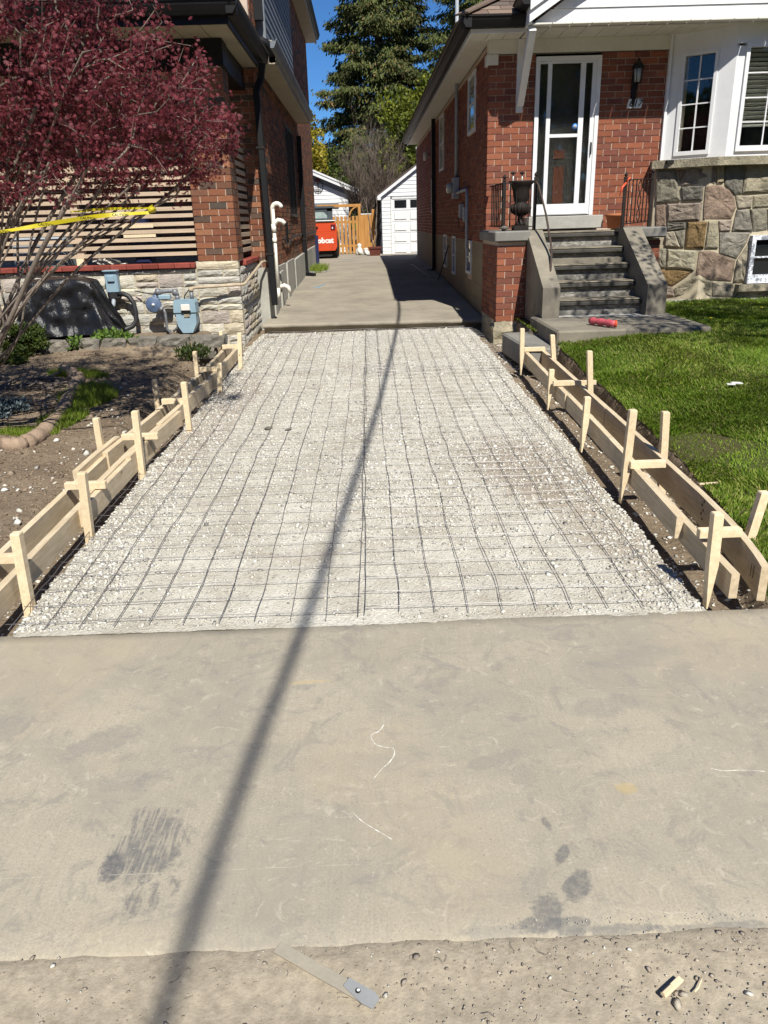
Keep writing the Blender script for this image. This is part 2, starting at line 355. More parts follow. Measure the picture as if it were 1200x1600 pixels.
nt.links.new(c, bs.inputs['Base Color']); bump(nt, bs, v.outputs['Distance'], .8, .006); M['gravel_fines'] = mt
M['gravel_stone'] = tinted('gravel_stone', [(.54, .52, .465), (.60, .58, .53), (.48, .455, .40), (.65, .63, .58), (.41, .39, .35), (.55, .53, .47), (.31, .29, .26), (.57, .52, .44)], 60, .9, .15, 0)
M['soil'] = simple('soil', (.29, .225, .16), (.19, .145, .10), 3, .97, .08, bs=1, bscale=35, bdist=.03, fine=.6)
M['soil_clod'] = tinted('soil_clod', [(.24, .18, .13), (.19, .14, .10), (.29, .225, .165), (.22, .165, .12), (.15, .11, .08)], 30, .97, .05, .6, 60, .01)
M['road_dirt'] = simple('road_dirt', (.385, .33, .25), (.305, .258, .195), 4, .95, .1, bs=.5, bscale=70, bdist=.008, fine=.45)
M['road_stone'] = tinted('road_stone', [(.33, .28, .22), (.40, .35, .28), (.26, .22, .18), (.50, .47, .41), (.31, .26, .21)], 50, .9, .1, 0)
# grass
def leafmat(name, stops, rough=.55, trans=.25, nscale=3, spec=.3):
    mt, nt, b = newmat(name, rough, spec); t = rtint(nt)
    col = ramp(nt, t, stops); col = mix(nt, .6, col, ramp(nt, noise(nt, posn(nt), nscale, 4), [(.3, .6), (.7, 1.35)]), 'MULTIPLY')
    nt.links.new(col, b.inputs['Base Color'])
    tr = N(nt, 'ShaderNodeBsdfTranslucent'); nt.links.new(mix(nt, 1, col, (1.2, 1.2, .8), 'MULTIPLY'), tr.inputs[0])
    ms = N(nt, 'ShaderNodeMixShader'); ms.inputs[0].default_value = trans
    out = nt.nodes['Material Output']; nt.links.new(b.outputs[0], ms.inputs[1]); nt.links.new(tr.outputs[0], ms.inputs[2]); nt.links.new(ms.outputs[0], out.inputs[0])
    return mt
M['grass'] = leafmat('grass', [(0, (.09, .15, .014)), (.5, (.165, .25, .023)), (.85, (.24, .32, .04)), (1, (.34, .31, .11))], .6, .3, 1.6, spec=.2)
M['lawn_soil'] = simple('lawn_soil', (.07, .10, .02), (.10, .08, .045), 2.5, .95, .05, bs=1, bscale=50, bdist=.02, fine=.5)
M['red_leaf'] = leafmat('red_leaf', [(0, (.066, .011, .017)), (.5, (.14, .024, .034)), (.85, (.215, .045, .056)), (1, (.30, .10, .10))], .6, .32, 5, spec=.3)
M['spruce_needle'] = leafmat('spruce_needle', [(0, (.042, .056, .014)), (.5, (.095, .115, .03)), (.86, (.155, .155, .045)), (1, (.21, .125, .06))], .7, .15, .5)
M['spring_leaf'] = leafmat('spring_leaf', [(0, (.06, .085, .012)), (.6, (.14, .17, .02)), (1, (.26, .26, .03))], .6, .35, .7)
M['yellow_leaf'] = leafmat('yellow_leaf', [(0, (.12, .11, .012)), (.6, (.30, .25, .02)), (1, (.42, .34, .04))], .6, .35, .7)
M['hedge_leaf'] = leafmat('hedge_leaf', [(0, (.02, .035, .008)), (.6, (.05, .075, .014)), (1, (.11, .13, .02))], .6, .25, .7)
M['juniper'] = leafmat('juniper', [(0, (.07, .10, .11)), (1, (.17, .21, .22))], .6, .15, 5)
M['plant_green'] = leafmat('plant_green', [(0, (.05, .10, .015)), (1, (.15, .24, .045))], .5, .3, 5)
M['bark'] = simple('bark', (.25, .205, .17), (.13, .105, .088), 16, .85, .2, bs=.8, bscale=70, stretch=(1, 1, .35), fine=.4)
M['twig_bark'] = simple('twig_bark', (.20, .155, .125), (.11, .085, .07), 6, .9, .2, fine=.4)
M['dark_bark'] = simple('dark_bark', (.13, .10, .08), (.07, .055, .045), 6, .9, .2, fine=.4)
def timber(name, c1, c2, knot, dirt):
    mt, nt, b = newmat(name, .75, .2); t = rtint(nt); off = N(nt, 'ShaderNodeVectorMath', operation='ADD'); cx = N(nt, 'ShaderNodeCombineXYZ'); nt.links.new(mth(nt, 'MULTIPLY', t, 40), cx.inputs[0]); nt.links.new(mth(nt, 'MULTIPLY', t, 23), cx.inputs[1])
    g = N(nt, 'ShaderNodeNewGeometry'); nt.links.new(g.outputs['Position'], off.inputs[0]); nt.links.new(cx.outputs[0], off.inputs[1])
    mp = N(nt, 'ShaderNodeMapping'); mp.inputs['Scale'].default_value = (9, 1.0, 9); nt.links.new(off.outputs[0], mp.inputs[0])
    col = mix(nt, ramp(nt, noise(nt, mp.outputs[0], 4.5, 7, .65, .5), [(.35, 0), (.65, 1)]), c2, c1)
    col = mix(nt, .55, col, ramp(nt, t, [(0, .82), (1, 1.14)]), 'MULTIPLY')
    v = N(nt, 'ShaderNodeTexVoronoi'); v.inputs['Scale'].default_value = 4.2; m2 = N(nt, 'ShaderNodeMapping'); m2.inputs['Scale'].default_value = (1.3, .75, 1.3); nt.links.new(off.outputs[0], m2.inputs[0]); nt.links.new(m2.outputs[0], v.inputs['Vector'])
    col = mix(nt, ramp(nt, v.outputs['Distance'], [(.03, .8), (.075, 0)]), col, knot)
    col = mix(nt, ramp(nt, noise(nt, g.outputs['Position'], 9, 7, .75), [(.54, 0), (.70, dirt)]), col, (.33, .28, .21))
    nt.links.new(col, b.inputs['Base Color']); bump(nt, b, noise(nt, mp.outputs[0], 9, 5), .35, .003); M[name] = mt
timber('lumber', (.76, .63, .43), (.64, .50, .32), (.30, .17, .08), .25)
timber('board', (.64, .53, .37), (.49, .385, .25), (.24, .14, .07), .6)
M['slat'] = simple('slat', (.56, .43, .31), (.43, .33, .235), 3, .75, .2, stretch=(.5, 3, 5), fine=.25)
M['cedar'] = simple('cedar', (.50, .255, .075), (.37, .175, .05), 3, .7, .25, stretch=(5, 3, .6), fine=.25)
M['white_paint'] = simple('white_paint', (.72, .72, .73), (.66, .66, .67), 3, .5, .4, fine=.05)
M['old_white'] = simple('old_white', (.74, .74, .73), (.62, .62, .61), 4, .6, .35, fine=.1)
M['cream_siding'] = simple('cream_siding', (.72, .69, .62), (.66, .63, .57), 2, .5, .4, fine=.05)
M['soffit_beige'] = simple('soffit_beige', (.34, .30, .22), (.29, .26, .19), 3, .6, .3, fine=.1)
M['soffit_white'] = simple('soffit_white', (.66, .64, .57), (.60, .58, .51), 3, .6, .3, fine=.08)
M['black_metal'] = simple('black_metal', (.009, .009, .010), (.006, .006, .007), 6, .5, .3, fine=.1)
M['iron'] = simple('iron', (.012, .011, .011), (.03, .02, .016), 12, .65, .22, fine=.3)
M['rust_iron'] = simple('rust_iron', (.085, .055, .042), (.035, .027, .024), 20, .7, .3, fine=.4)
M['grey_siding'] = simple('grey_siding', (.17, .19, .21), (.14, .155, .175), 3, .5, .4, fine=.08)
M['wire_glint'] = simple('wire_glint', (.46, .45, .46), (.24, .22, .22), 3, .42, .6, metal=.6, fine=.2)  # cross wires: their bright sun glint is put into a paler colour
M['nosing'] = simple('nosing', (.085, .08, .07), (.05, .047, .042), 6, .85, .2, fine=.4)
M['steel'] = simple('steel', (.40, .39, .38), (.28, .26, .25), 9, .45, .5, metal=.75, fine=.2)
M['wire'] = simple('wire', (.24, .235, .24), (.13, .115, .115), 3, .5, .5, metal=.5, fine=.2)
M['conduit'] = simple('conduit', (.33, .36, .40), (.26, .29, .32), 6, .5, .4, fine=.1)
M['meter_blue'] = simple('meter_blue', (.27, .38, .45), (.22, .32, .39), 9, .5, .4, fine=.12)
M['regulator_blue'] = simple('regulator_blue', (.10, .15, .25), (.07, .10, .17), 9, .45, .5, fine=.1)
M['galv'] = simple('galv', (.26, .27, .29), (.15, .15, .16), 20, .5, .4, metal=.3, fine=.3)
M['gas_pipe'] = simple('gas_pipe', (.50, .43, .31), (.34, .25, .17), 12, .7, .3, fine=.3)
M['pvc'] = simple('pvc', (.78, .76, .68), (.72, .69, .60), 8, .4, .5, fine=.08)
M['tarp'] = simple('tarp', (.008, .008, .009), (.018, .018, .021), 4, .30, .45, bs=.5, bscale=14, bdist=.03, fine=.2)
M['black_plastic'] = simple('black_plastic', (.02, .02, .022), (.03, .03, .033), 6, .5, .4, fine=.1)
M['tape'] = simple('tape', (.50, .42, .012), (.42, .35, .01), 10, .4, .5, fine=.05)
M['red_coping'] = tinted('red_coping', [(.22, .05, .035), (.19, .045, .03), (.25, .06, .045)], 30)
M['shingle'] = tinted('shingle', [(.19, .135, .105), (.155, .11, .09), (.22, .165, .13), (.12, .09, .075), (.17, .125, .10), (.14, .115, .10)], 60, .95, .1, .6, 200, .003)
M['glass_dark'] = newmat('glass_dark', .04, .35)[0]; M['glass_dark'].node_tree.nodes['Principled BSDF'].inputs['Base Color'].default_value = (.012, .014, .016, 1)
mt, nt, bs = newmat('window_glass', .02, .5); bs.inputs['Transmission Weight'].default_value = 1; bs.inputs['IOR'].default_value = 1.5; bs.inputs['Base Color'].default_value = (.9, .95, .93, 1); M['glass'] = mt
M['dark_room'] = simple('dark_room', (.03, .028, .026), (.02, .02, .02), 2, .9, .1)
M['door_wood'] = simple('door_wood', (.10, .085, .075), (.07, .06, .055), 3, .5, .3)
M['door_panel'] = simple('door_panel', (.22, .07, .04), (.17, .055, .03), 3, .5, .3)
M['blind'] = simple('blind', (.62, .58, .50), (.55, .52, .45), 3, .6, .3, fine=.05)
M['blue_sticker'] = simple('blue_sticker', (.03, .22, .62), (.03, .2, .58), 3, .4, .4, fine=.02)
M['orange'] = simple('orange', (.60, .07, .018), (.50, .055, .015), 2, .4, .5, fine=.08)
M['white_print'] = simple('white_print', (.85, .85, .83), None, 3, .5, .3, fine=.03)
M['black_print'] = simple('black_print', (.015, .015, .015), None, 3, .5, .3, fine=.03)
M['black_rubber'] = simple('black_rubber', (.018, .017, .016), (.03, .027, .024), 6, .9, .2)
M['cab_grey'] = simple('cab_grey', (.06, .075, .085), (.05, .06, .07), 3, .5, .4)
M['cab_glass'] = simple('cab_glass', (.36, .44, .42), (.22, .27, .26), 3, .15, .7)
M['lamp_red'] = simple('lamp_red', (.12, .015, .02), (.08, .01, .02), 30, .3, .6)
M['terracotta'] = simple('terracotta', (.42, .155, .07), (.34, .12, .055), 9, .8, .2, fine=.15)
M['brown_pot'] = simple('brown_pot', (.13, .035, .025), (.10, .03, .022), 9, .6, .3)
M['statue'] = simple('statue', (.70, .68, .62), (.55, .53, .48), 9, .8, .2)
M['lamp_glass'] = simple('lamp_glass', (.45, .46, .42), (.35, .36, .33), 9, .2, .6)
M['pink_wrap'] = tinted('pink_wrap', [(.48, .06, .07), (.55, .12, .16), (.35, .04, .03)], 25, .5, .4)
M['red_ribbon'] = simple('red_ribbon', (.65, .10, .04), (.55, .07, .03), 9, .5, .4)
M['navy'] = simple('navy', (.015, .02, .075), (.012, .016, .05), 4, .5, .4)
M['blue_tie'] = simple('blue_tie', (.04, .06, .25), None, 4, .5, .4)
M['hose'] = simple('hose', (.10, .28, .42), None, 4, .5, .4)
M['edging'] = simple('edging', (.36, .265, .19), (.25, .18, .13), 8, .9, .15, bs=.8, bscale=30, bdist=.01, fine=.35)
M['rock'] = simple('rock', (.25, .225, .19), (.13, .12, .10), 9, .9, .2, bs=1, bscale=22, bdist=.02, fine=.5)
M['chalk'] = simple('chalk', (.80, .78, .72), (.60, .57, .49), 60, .95, .1)
M['dusty_metal'] = simple('dusty_metal', (.36, .315, .245), (.31, .28, .225), 12, .7, .3, fine=.15)
M['bare_metal'] = simple('bare_metal', (.30, .31, .31), (.36, .36, .35), 30, .5, .4, metal=.2, fine=.1)
M['window_peel'] = mt = newmat('peeling_white', .7, .3)[0]; nt = mt.node_tree; p = posn(nt)
c = mix(nt, ramp(nt, noise(nt, p, 22, 6, .7, 1), [(.50, 0), (.56, 1)]), (.75, .77, .82), (.22, .23, .27)); nt.links.new(c, nt.nodes['Principled BSDF'].inputs['Base Color'])
# ------------------------------------------------------------ terrain, slabs, gravel, lawn
def lawn_edge(Y): return np.interp(Y, [2.9, 3.5, 4.6, 5.3, 7, 8, 9], [1.68, 1.84, 1.96, 1.97, 2.01, 1.95, 1.9])
def lawn_z(X, Y):
    e = np.interp(Y, [2.9, 3.5, 5, 7, 8], [.0, .11, .17, .24, .38]); q = np.interp(Y, [2.9, 4, 6, 8, 10.7], [.02, .14, .28, .44, .46])
    return e+(q-e)*sst(0, .9, X-lawn_edge(Y))+.012*fbm(X, Y, 1.3, 3, 3)
def gravel_z(X, Y):
    z = zgv(Y)-.05*sst(9.5, 10.9, Y)-.075*sst(11.0, 11.12, Y)-.004
    l = np.interp(Y, [3, 5, 8], [-1.57, -1.52, -1.49])+.05*fbm(Y*0, Y, 2.2, 4, 5); r = 1.40+.05*fbm(Y*0+3, Y, 2.2, 4, 6)
    z = z-.11*sst(0, .07, l-X)-.10*sst(0, .07, X-r)+.012*fbm(X, Y, .9, 3, 7)+.004*fbm(X, Y, 14, 3, 8)
    return z-.02*sst(.2, 0, Y-2.9)*0
def bed_z(X, Y):
    z = zgv(Y)+.0+.11*sst(2.2, 3.4, -X)+.03*fbm(X, Y, 1.2, 5, 1)
    z = z+(.33-z)*sst(9.12, 9.3, Y+.06*np.sin(X*1.7))*(X > -30)
    return np.where(Y < 3.2, z*sst(2.8, 3.3, Y)-.01, z)
def ground_z(X, Y):
    c = zgv(Y)-.10+.014*fbm(X, Y, 6, 4, 2)
    b = bed_z(X, Y); el = lawn_edge(Y)+.035*fbm(Y*0, Y, 3, 4, 9)
    lz = lawn_z(X, Y)-.02
    z = np.where(X < 0, c+(b-c)*sst(1.93, 2.06, -X+.02*fbm(X, Y, 5, 3, 4)), c+(lz-c)*sst(-.05, .02, X-el))
    z = np.where((X < 0) & (X > -1.62) & (Y > 9.7), zgv(Y)-.06+.02*fbm(X, Y, 7, 3, 4), z)
    z = np.where(Y < 2.86, -.22, z)
    z = np.where(Y < 1.40, -.17+.156*sst(1.40, 1.33, Y)+.006*fbm(X, Y, 5, 4, 3)+.005*np.exp(-((Y-1.28)/.05)**2)*(.4+vnoise(X, Y, 2.5, 2)), z)
    z = np.where((Y > 11.1) & (abs(X) < 1.9), zgv(Y)-.14, z)
    z = np.where(Y > 30.2, .40-.02+0*Y, z)
    return z
xs = np.unique(np.round(np.concatenate([np.linspace(-120, -12, 12), np.linspace(-12, -5, 15), np.arange(-5, -2.2, .04), np.arange(-2.2, -1.3, .02), np.arange(-1.3, 1.3, .1), np.arange(1.3, 2.3, .02), np.arange(2.3, 6, .1), np.linspace(6, 12, 8), np.linspace(14, 120, 12)]), 3))
ys = np.unique(np.round(np.concatenate([np.linspace(-60, -2, 12), np.linspace(-2, .7, 12), np.arange(.7, 1.5, .02), [2.8, 2.855, 2.865], np.arange(2.9, 10.4, .03), np.arange(10.4, 13, .1), np.linspace(13, 35, 20), np.linspace(40, 400, 12)]), 3))
ground = gridmesh('ground', xs, ys, ground_z, M['soil'])
# the road shoulder of dusty dirt is its own sheet
shoulder = gridmesh('dirt_shoulder', np.unique(np.concatenate([np.linspace(-30, -2, 12), np.arange(-2, 2, .02), np.linspace(2, 30, 12)])), np.unique(np.concatenate([np.linspace(-20, .5, 10), np.arange(.5, 1.42, .008)])),
    lambda X, Y: ground_z(X, np.minimum(Y, 1.33))+.006+.003*fbm(X, Y, 22, 3, 5)+.003*sst(1.2, 1.33, Y)+.005*fbm(X, Y, 9, 4, 7)*sst(1.25, 1.33, Y)-.016*sst(1.325, 1.39, Y), M['road_dirt'])
# sidewalk slab, rounded worn near edge
def slab(name, x0, x1, prof, mt, nx=160, wob=.006):
    xs_ = np.unique(np.concatenate([[x0], np.linspace(max(x0, -2.2), min(x1, 2.2), nx), [x1]])); V = []; F = []
    for x in xs_:
        for (y, z) in prof:
            w = wob*float(fbm(np.array(x), np.array(y), 4, 4, 3)) if z > -.1 else 0
            V.append((x, y+w*2 if (y == prof[1][0] or y == prof[-2][0] or y == prof[2][0]) else y, z+(w*.3 if z > -.05 and abs(w) > 0 else 0)))
    k = len(prof)
    for i in range(len(xs_)-1):
        for j in range(k-1): F.append((i*k+j, i*k+j+1, (i+1)*k+j+1, (i+1)*k+j))
    F = [f[::-1] for f in F]
    o = npmesh(name, V, F, mt, smooth=False, kind='structure'); return o
prof = [(1.34, -.16), (1.338, -.012), (1.352, -.003), (1.42, 0), (1.9, 0), (2.4, 0), (2.82, 0), (2.90, -.004), (2.915, -.02), (2.917, -.16)]
slab('sidewalk', -9, 9, prof, M['sidewalk'])
# old rear driveway with a broken front edge
xs_ = np.linspace(-1.50, 1.66, 90); V = []; F = []
ysd = np.concatenate([[0], np.linspace(.02, 1, 10), np.linspace(1.6, 19, 18)])
for i, x in enumerate(xs_):
    y0 = 11.28+.035*float(fbm(np.array(x), np.array(0.), 3.2, 5, 2))-.07*(x+1.5)/3*1.5
    V.append((x, y0+.12, zg(11)-.18)); V.append((x, y0+.12, zg(11)-.02)); V.append((x, y0+.004, zg(11)-.012+.012*float(fbm(np.array(x), np.array(3.), 6, 3, 2))))
    for y in ysd: V.append((x, y0+y, zg(y0+y)+.035-(.012 if y == 0 else 0)))
k = len(ysd)+3
for i in range(len(xs_)-1):
    for j in range(k-1): F.append((i*k+j, (i+1)*k+j, (i+1)*k+j+1, i*k+j+1))
npmesh('driveway', V, F, M['driveway'], kind='structure')
yard = MB(); yard.add([(-6, 24.75, .47), (-1.5, 24.75, .47), (-1.5, 30.3, .452), (-6, 30.3, .452)], [(0, 1, 2, 3)]); yard.add([(1.66, 27.2, .465), (8, 27.2, .465), (8, 30.3, .452), (1.66, 30.3, .452)], [(0, 1, 2, 3)])
yard.add([(-6, 30.3, .45), (8, 30.3, .45), (8, 34.2, .44), (-6, 34.2, .44)], [(0, 1, 2, 3)])
yard.build('rear_yard_paving', M['driveway'], kind='structure')
# gravel bed
gx = np.arange(-1.66, 1.52, .02); gy = np.arange(2.88, 11.36, .025)
gridmesh('gravel_bed', gx, gy, gravel_z, M['gravel_fines'])
n = 90000
P = np.stack([nr.uniform(-1.6, 1.46, n), 2.92+8.3*nr.random(n)**1.25, np.zeros(n)], 1)
den = .30+.9*vnoise(P[:, 0], P[:, 1], 1.1, 3)*sst(3.2, 4.4, P[:, 1])+.9*sst(-1.0, -1.4, P[:, 0])+.6*sst(1.0, 1.35, P[:, 0])
den = den*(.25+.75*sst(3.0, 4.8, P[:, 1]+.8*np.abs(P[:, 0])))
P = P[nr.random(n) < den]; P[:, 2] = gravel_z(P[:, 0], P[:, 1])+.001
sz = nr.lognormal(math.log(.0062), .42, len(P)); sz = np.clip(sz*(1+.2*sst(1.0, 1.4, np.abs(P[:, 0]+.05))), .003, .02)
scatter('gravel_stones', P, sz, M['gravel_stone'])
# loose stones and clods in the two trenches, on the flower bed and road shoulder
n = 4600
P = np.stack([np.where(nr.random(n) < .5, nr.uniform(-1.95, -1.48, n), nr.uniform(1.38, 1.95, n)), nr.uniform(2.95, 10.2, n), np.zeros(n)], 1); P[:, 2] = ground_z(P[:, 0], P[:, 1])+.003
scatter('trench_stones', P, np.clip(nr.lognormal(math.log(.007), .5, n), .003, .024), M['gravel_stone'])
n = 15000
P = np.stack([nr.uniform(-5, -1.95, n), nr.uniform(3.0, 9.1, n), np.zeros(n)], 1); P[:, 2] = ground_z(P[:, 0], P[:, 1])
scatter('soil_clods', P, np.clip(nr.lognormal(math.log(.008), .5, n), .003, .04), M['soil_clod'])
n = 230
P = np.stack([-1.98-np.abs(nr.normal(0, .55, n)), nr.uniform(3.1, 8, n), np.zeros(n)], 1); P[:, 2] = ground_z(P[:, 0], P[:, 1])+.004
scatter('white_pebbles_on_soil', P, np.clip(nr.lognormal(math.log(.011), .5, n), .005, .04), M['gravel_stone'])
n = 3600
P = np.stack([nr.uniform(-1.5, 1.5, n), 1.345-np.abs(nr.normal(0, .22, n)), np.zeros(n)], 1)
P = P[(nr.random(n) < .35+.75*sst(-.3, .5, P[:, 0]))]; P[:, 2] = ground_z(P[:, 0], np.minimum(P[:, 1], 1.33))+.010
scatter('shoulder_pebbles', P, np.clip(nr.lognormal(math.log(.0019), .55, len(P)), .0008, .009), M['road_stone'], squash=.4)
n = 420
P = np.stack([nr.uniform(.0, 1.35, n), 1.368+nr.normal(0, .009, n)+.012*np.array([float(v_) for v_ in nr.random(n)]), np.full(n, .003)], 1); P[:, 2] = .0025
scatter('mortar_crumbs', P, np.clip(nr.lognormal(math.log(.0008), .5, n), .0004, .002), M['gravel_stone'])
# dark rocks lying on the gravel
for (px, py, s_, lb) in [(420, 669, .04, 'left of two dark stones lying on the wire mesh'), (451, 670, .035, 'right of two dark stones lying on the wire mesh')]:
    p = at(px, py, Z=.085); p.z = float(gravel_z(p.x, p.y))+.01
    o = scatter('dark_stone', [tuple(p)], [s_], M['rock'], kind=None); tag(o, lb, 'stone', 'dark stones on the wire mesh')
# stones on the road shoulder
for (px, py, s_, mt_, lb) in [(983, 1494, .0075, 'statue', 'small bright white pebble at the sidewalk edge right of centre'), (1012, 1523, .009, 'road_stone', 'tan pebble just below the white one on the dirt'), (1067, 1562, .013, 'road_stone', 'pale pebble touching the wood scrap'), (1057, 1577, .014, 'road_stone', 'flat tan pebble below the wood scrap'), (1168, 1562, .010, 'gravel_stone', 'pale pebble near the lower right corner')]:
    p = at(px, py, Z=-.02); p.z = float(ground_z(np.array(p.x), np.array(p.y)))+.012
    o = scatter('pebble', [tuple(p)], [s_], M[mt_], kind=None); tag(o, lb, 'pebble', 'pebbles on the road shoulder')
# lawn sheet and grass
LY = np.arange(2.93, 10.72, .06); LT = np.linspace(0, 1, 70)**1.6
def lz(T, Y):
    e = lawn_edge(Y)+.035*fbm(Y*0, Y, 3, 4, 9)+.012; X = e+T*(12-e); Z = lawn_z(X, Y)+.004-.03*sst(.004, 0, T); return np.stack([X, Y, Z])
gridmesh('lawn', LT, LY, lz, M['lawn_soil'])
n = 330000
Y = 2.93+7.75*nr.random(n)**1.15; e = lawn_edge(Y)+.035*fbm(Y*0, Y, 3, 4, 9); X = e-.02+nr.random(n)*(1.2+.42*Y+.1-e*.0)
keep = (nr.random(n) < .82+.18*vnoise(X, Y, 2, 4))
patch = ((X-2.25)/.42)**2+((Y-4.65)/.42)**2+.9*fbm(X, Y, 3, 3, 2) < .75
keep &= ~(patch & (nr.random(n) < .72)); keep &= ~((X > 1.9) & (X < 3.52) & (Y > 7.93)); keep &= (X < 6.2)
corner = (Y < 3.12+.1*fbm(X, Y, 3, 3, 3)); keep &= ~(corner & (nr.random(n) < .9))
X, Y = X[keep], Y[keep]; n = len(X); Z = lawn_z(X, Y)
clump = vnoise(X, Y, 7, 1); h = (.018+.022*clump)*nr.uniform(.6, 1.3, n); h *= 1-.35*patch[keep]; w = nr.uniform(.0018, .0034, n)*(1+.08*Y)
a = nr.uniform(0, 2*np.pi, n); la = 2*np.pi*vnoise(X, Y, 2.2, 6)+nr.normal(0, .9, n); ln = h*nr.uniform(.25, 1.1, n)
b0 = np.stack([X+np.cos(a)*w, Y+np.sin(a)*w, Z], 1); b1 = np.stack([X-np.cos(a)*w, Y-np.sin(a)*w, Z], 1)
md = np.stack([X+np.cos(la)*ln*.35+np.cos(a)*w*.8, Y+np.sin(la)*ln*.35+np.sin(a)*w*.8, Z+h*.6], 1); md2 = md-np.stack([np.cos(a)*w*1.6, np.sin(a)*w*1.6, 0*a], 1)
tp = np.stack([X+np.cos(la)*ln, Y+np.sin(la)*ln, Z+h], 1)
V = np.stack([b0, b1, md2, md, tp], 1).reshape(-1, 3); i = np.arange(n)[:, None]*5
F = np.vstack([i+np.array([0, 1, 2]), i+np.array([0, 2, 3]), i+np.array([3, 2, 4])])
tt = np.clip(.45+.35*fbm(X, Y, 1.2, 3, 2)+nr.normal(0, .16, n)+.45*patch[keep], 0, .999)
gr = npmesh('lawn_grass', V, F, M['grass'], tint=np.tile(tt, 3), kind='stuff')
gr['label'] = 'green front lawn grass right of the formwork'; gr['category'] = 'grass'
def tuftgrass(name, cx, cy, rx, ry, n, hh, zf, mt='grass', rot=0):
    r = np.sqrt(nr.random(n)); t = nr.uniform(0, 2*np.pi, n); dx, dy = r*rx*np.cos(t), r*ry*np.sin(t)
    X = cx+dx*math.cos(rot)-dy*math.sin(rot); Y = cy+dx*math.sin(rot)+dy*math.cos(rot)
    X = X+.08*fbm(X, Y, 4, 3, 3); Z = zf(X, Y); a = nr.uniform(0, 2*np.pi, n); h = hh*nr.uniform(.4, 1.2, n); w = .004
    la = nr.uniform(0, 2*np.pi, n); ln = h*nr.uniform(.2, .9, n)
    b0 = np.stack([X+np.cos(a)*w, Y+np.sin(a)*w, Z-.01], 1); b1 = np.stack([X-np.cos(a)*w, Y-np.sin(a)*w, Z-.01], 1); tp = np.stack([X+np.cos(la)*ln, Y+np.sin(la)*ln, Z+h], 1)
    V = np.stack([b0, b1, tp], 1).reshape(-1, 3); F = np.arange(3*n).reshape(-1, 3)
    return npmesh(name, V, F, M[mt], tint=np.clip(nr.normal(.6, .2, n), 0, .999), kind='stuff')
for args in [(-2.72, 5.95, .22, .10, 1500, .05, .3), (-2.58, 6.35, .12, .3, 2600, .07, -.2), (-2.62, 7.1, .22, .38, 4200, .08, 0), (-2.95, 7.9, .3, .15, 1500, .07, 0)]:
    o = tuftgrass('grass_patch', *args[:6], lambda X, Y: bed_z(X, Y)+.0, rot=args[6])
# ------------------------------------------------------------ masonry: every brick/stone a piece, the largest 300 in view as parts
def unitbox(name, mt, rough=0.0, seed=0, jit=.02):
    r = random.Random(seed); mb = MB()
    if rough == 0:
        v = [(x/2+r.uniform(-jit, jit)*.4, y/2, z/2+r.uniform(-jit, jit)) for z in (-1, 1) for y in (-1, 1) for x in (-1, 1)]
        mb.add(v, [(0, 2, 3, 1), (4, 5, 7, 6), (0, 1, 5, 4), (2, 6, 7, 3), (0, 4, 6, 2), (1, 3, 7, 5)])
    else:   # split face: front grid of 5 x 4 pushed out irregularly
        nx, nz = 5, 4; V = []; F = []
        for j in range(nz):
            for i in range(nx):
                u, w = i/(nx-1)-.5, j/(nz-1)-.5; edge = i in (0, nx-1) or j in (0, nz-1)
                V.append((u+r.uniform(-.03, .03)*(0 if edge else 1)+r.uniform(-.01, .01), -.5-(0 if edge else r.uniform(.25, 1)*rough)+(r.uniform(0, .1) if edge else 0), w+r.uniform(-.06, .06)*(0 if edge else 1)+r.uniform(-.03, .03)))
        for j in range(nz-1):
            for i in range(nx-1): a = j*nx+i; F.append((a, a+1, a+1+nx, a+nx))
        b = len(V); V += [(-.5, .5, -.5), (.5, .5, -.5), (.5, .5, .5), (-.5, .5, .5)]
        bl, br_, tr_, tl = 0, nx-1, nx*nz-1, nx*(nz-1)
        F += [(b, b+1)+tuple(range(nx-1, -1, -1)), (b+2, b+3)+tuple(range(tl, tr_+1)), (b+3, b)+tuple(range(0, tl+1, nx)), (b+1, b+2)+tuple(range(tr_, br_-1, -nx)), (b, b+3, b+2, b+1)]
        mb.add(V, F)
    return mb.mesh(name, mt), mb
_units = {}
def unit(mtname, rough, k):
    key = (mtname, rough, k)
    if key not in _units: _units[key] = unitbox('piece_'+mtname, M[mtname], rough, seed=hash((mtname, k)) % 9999 if False else (len(mtname)*31+k*7), jit=.02)
    return _units[key]
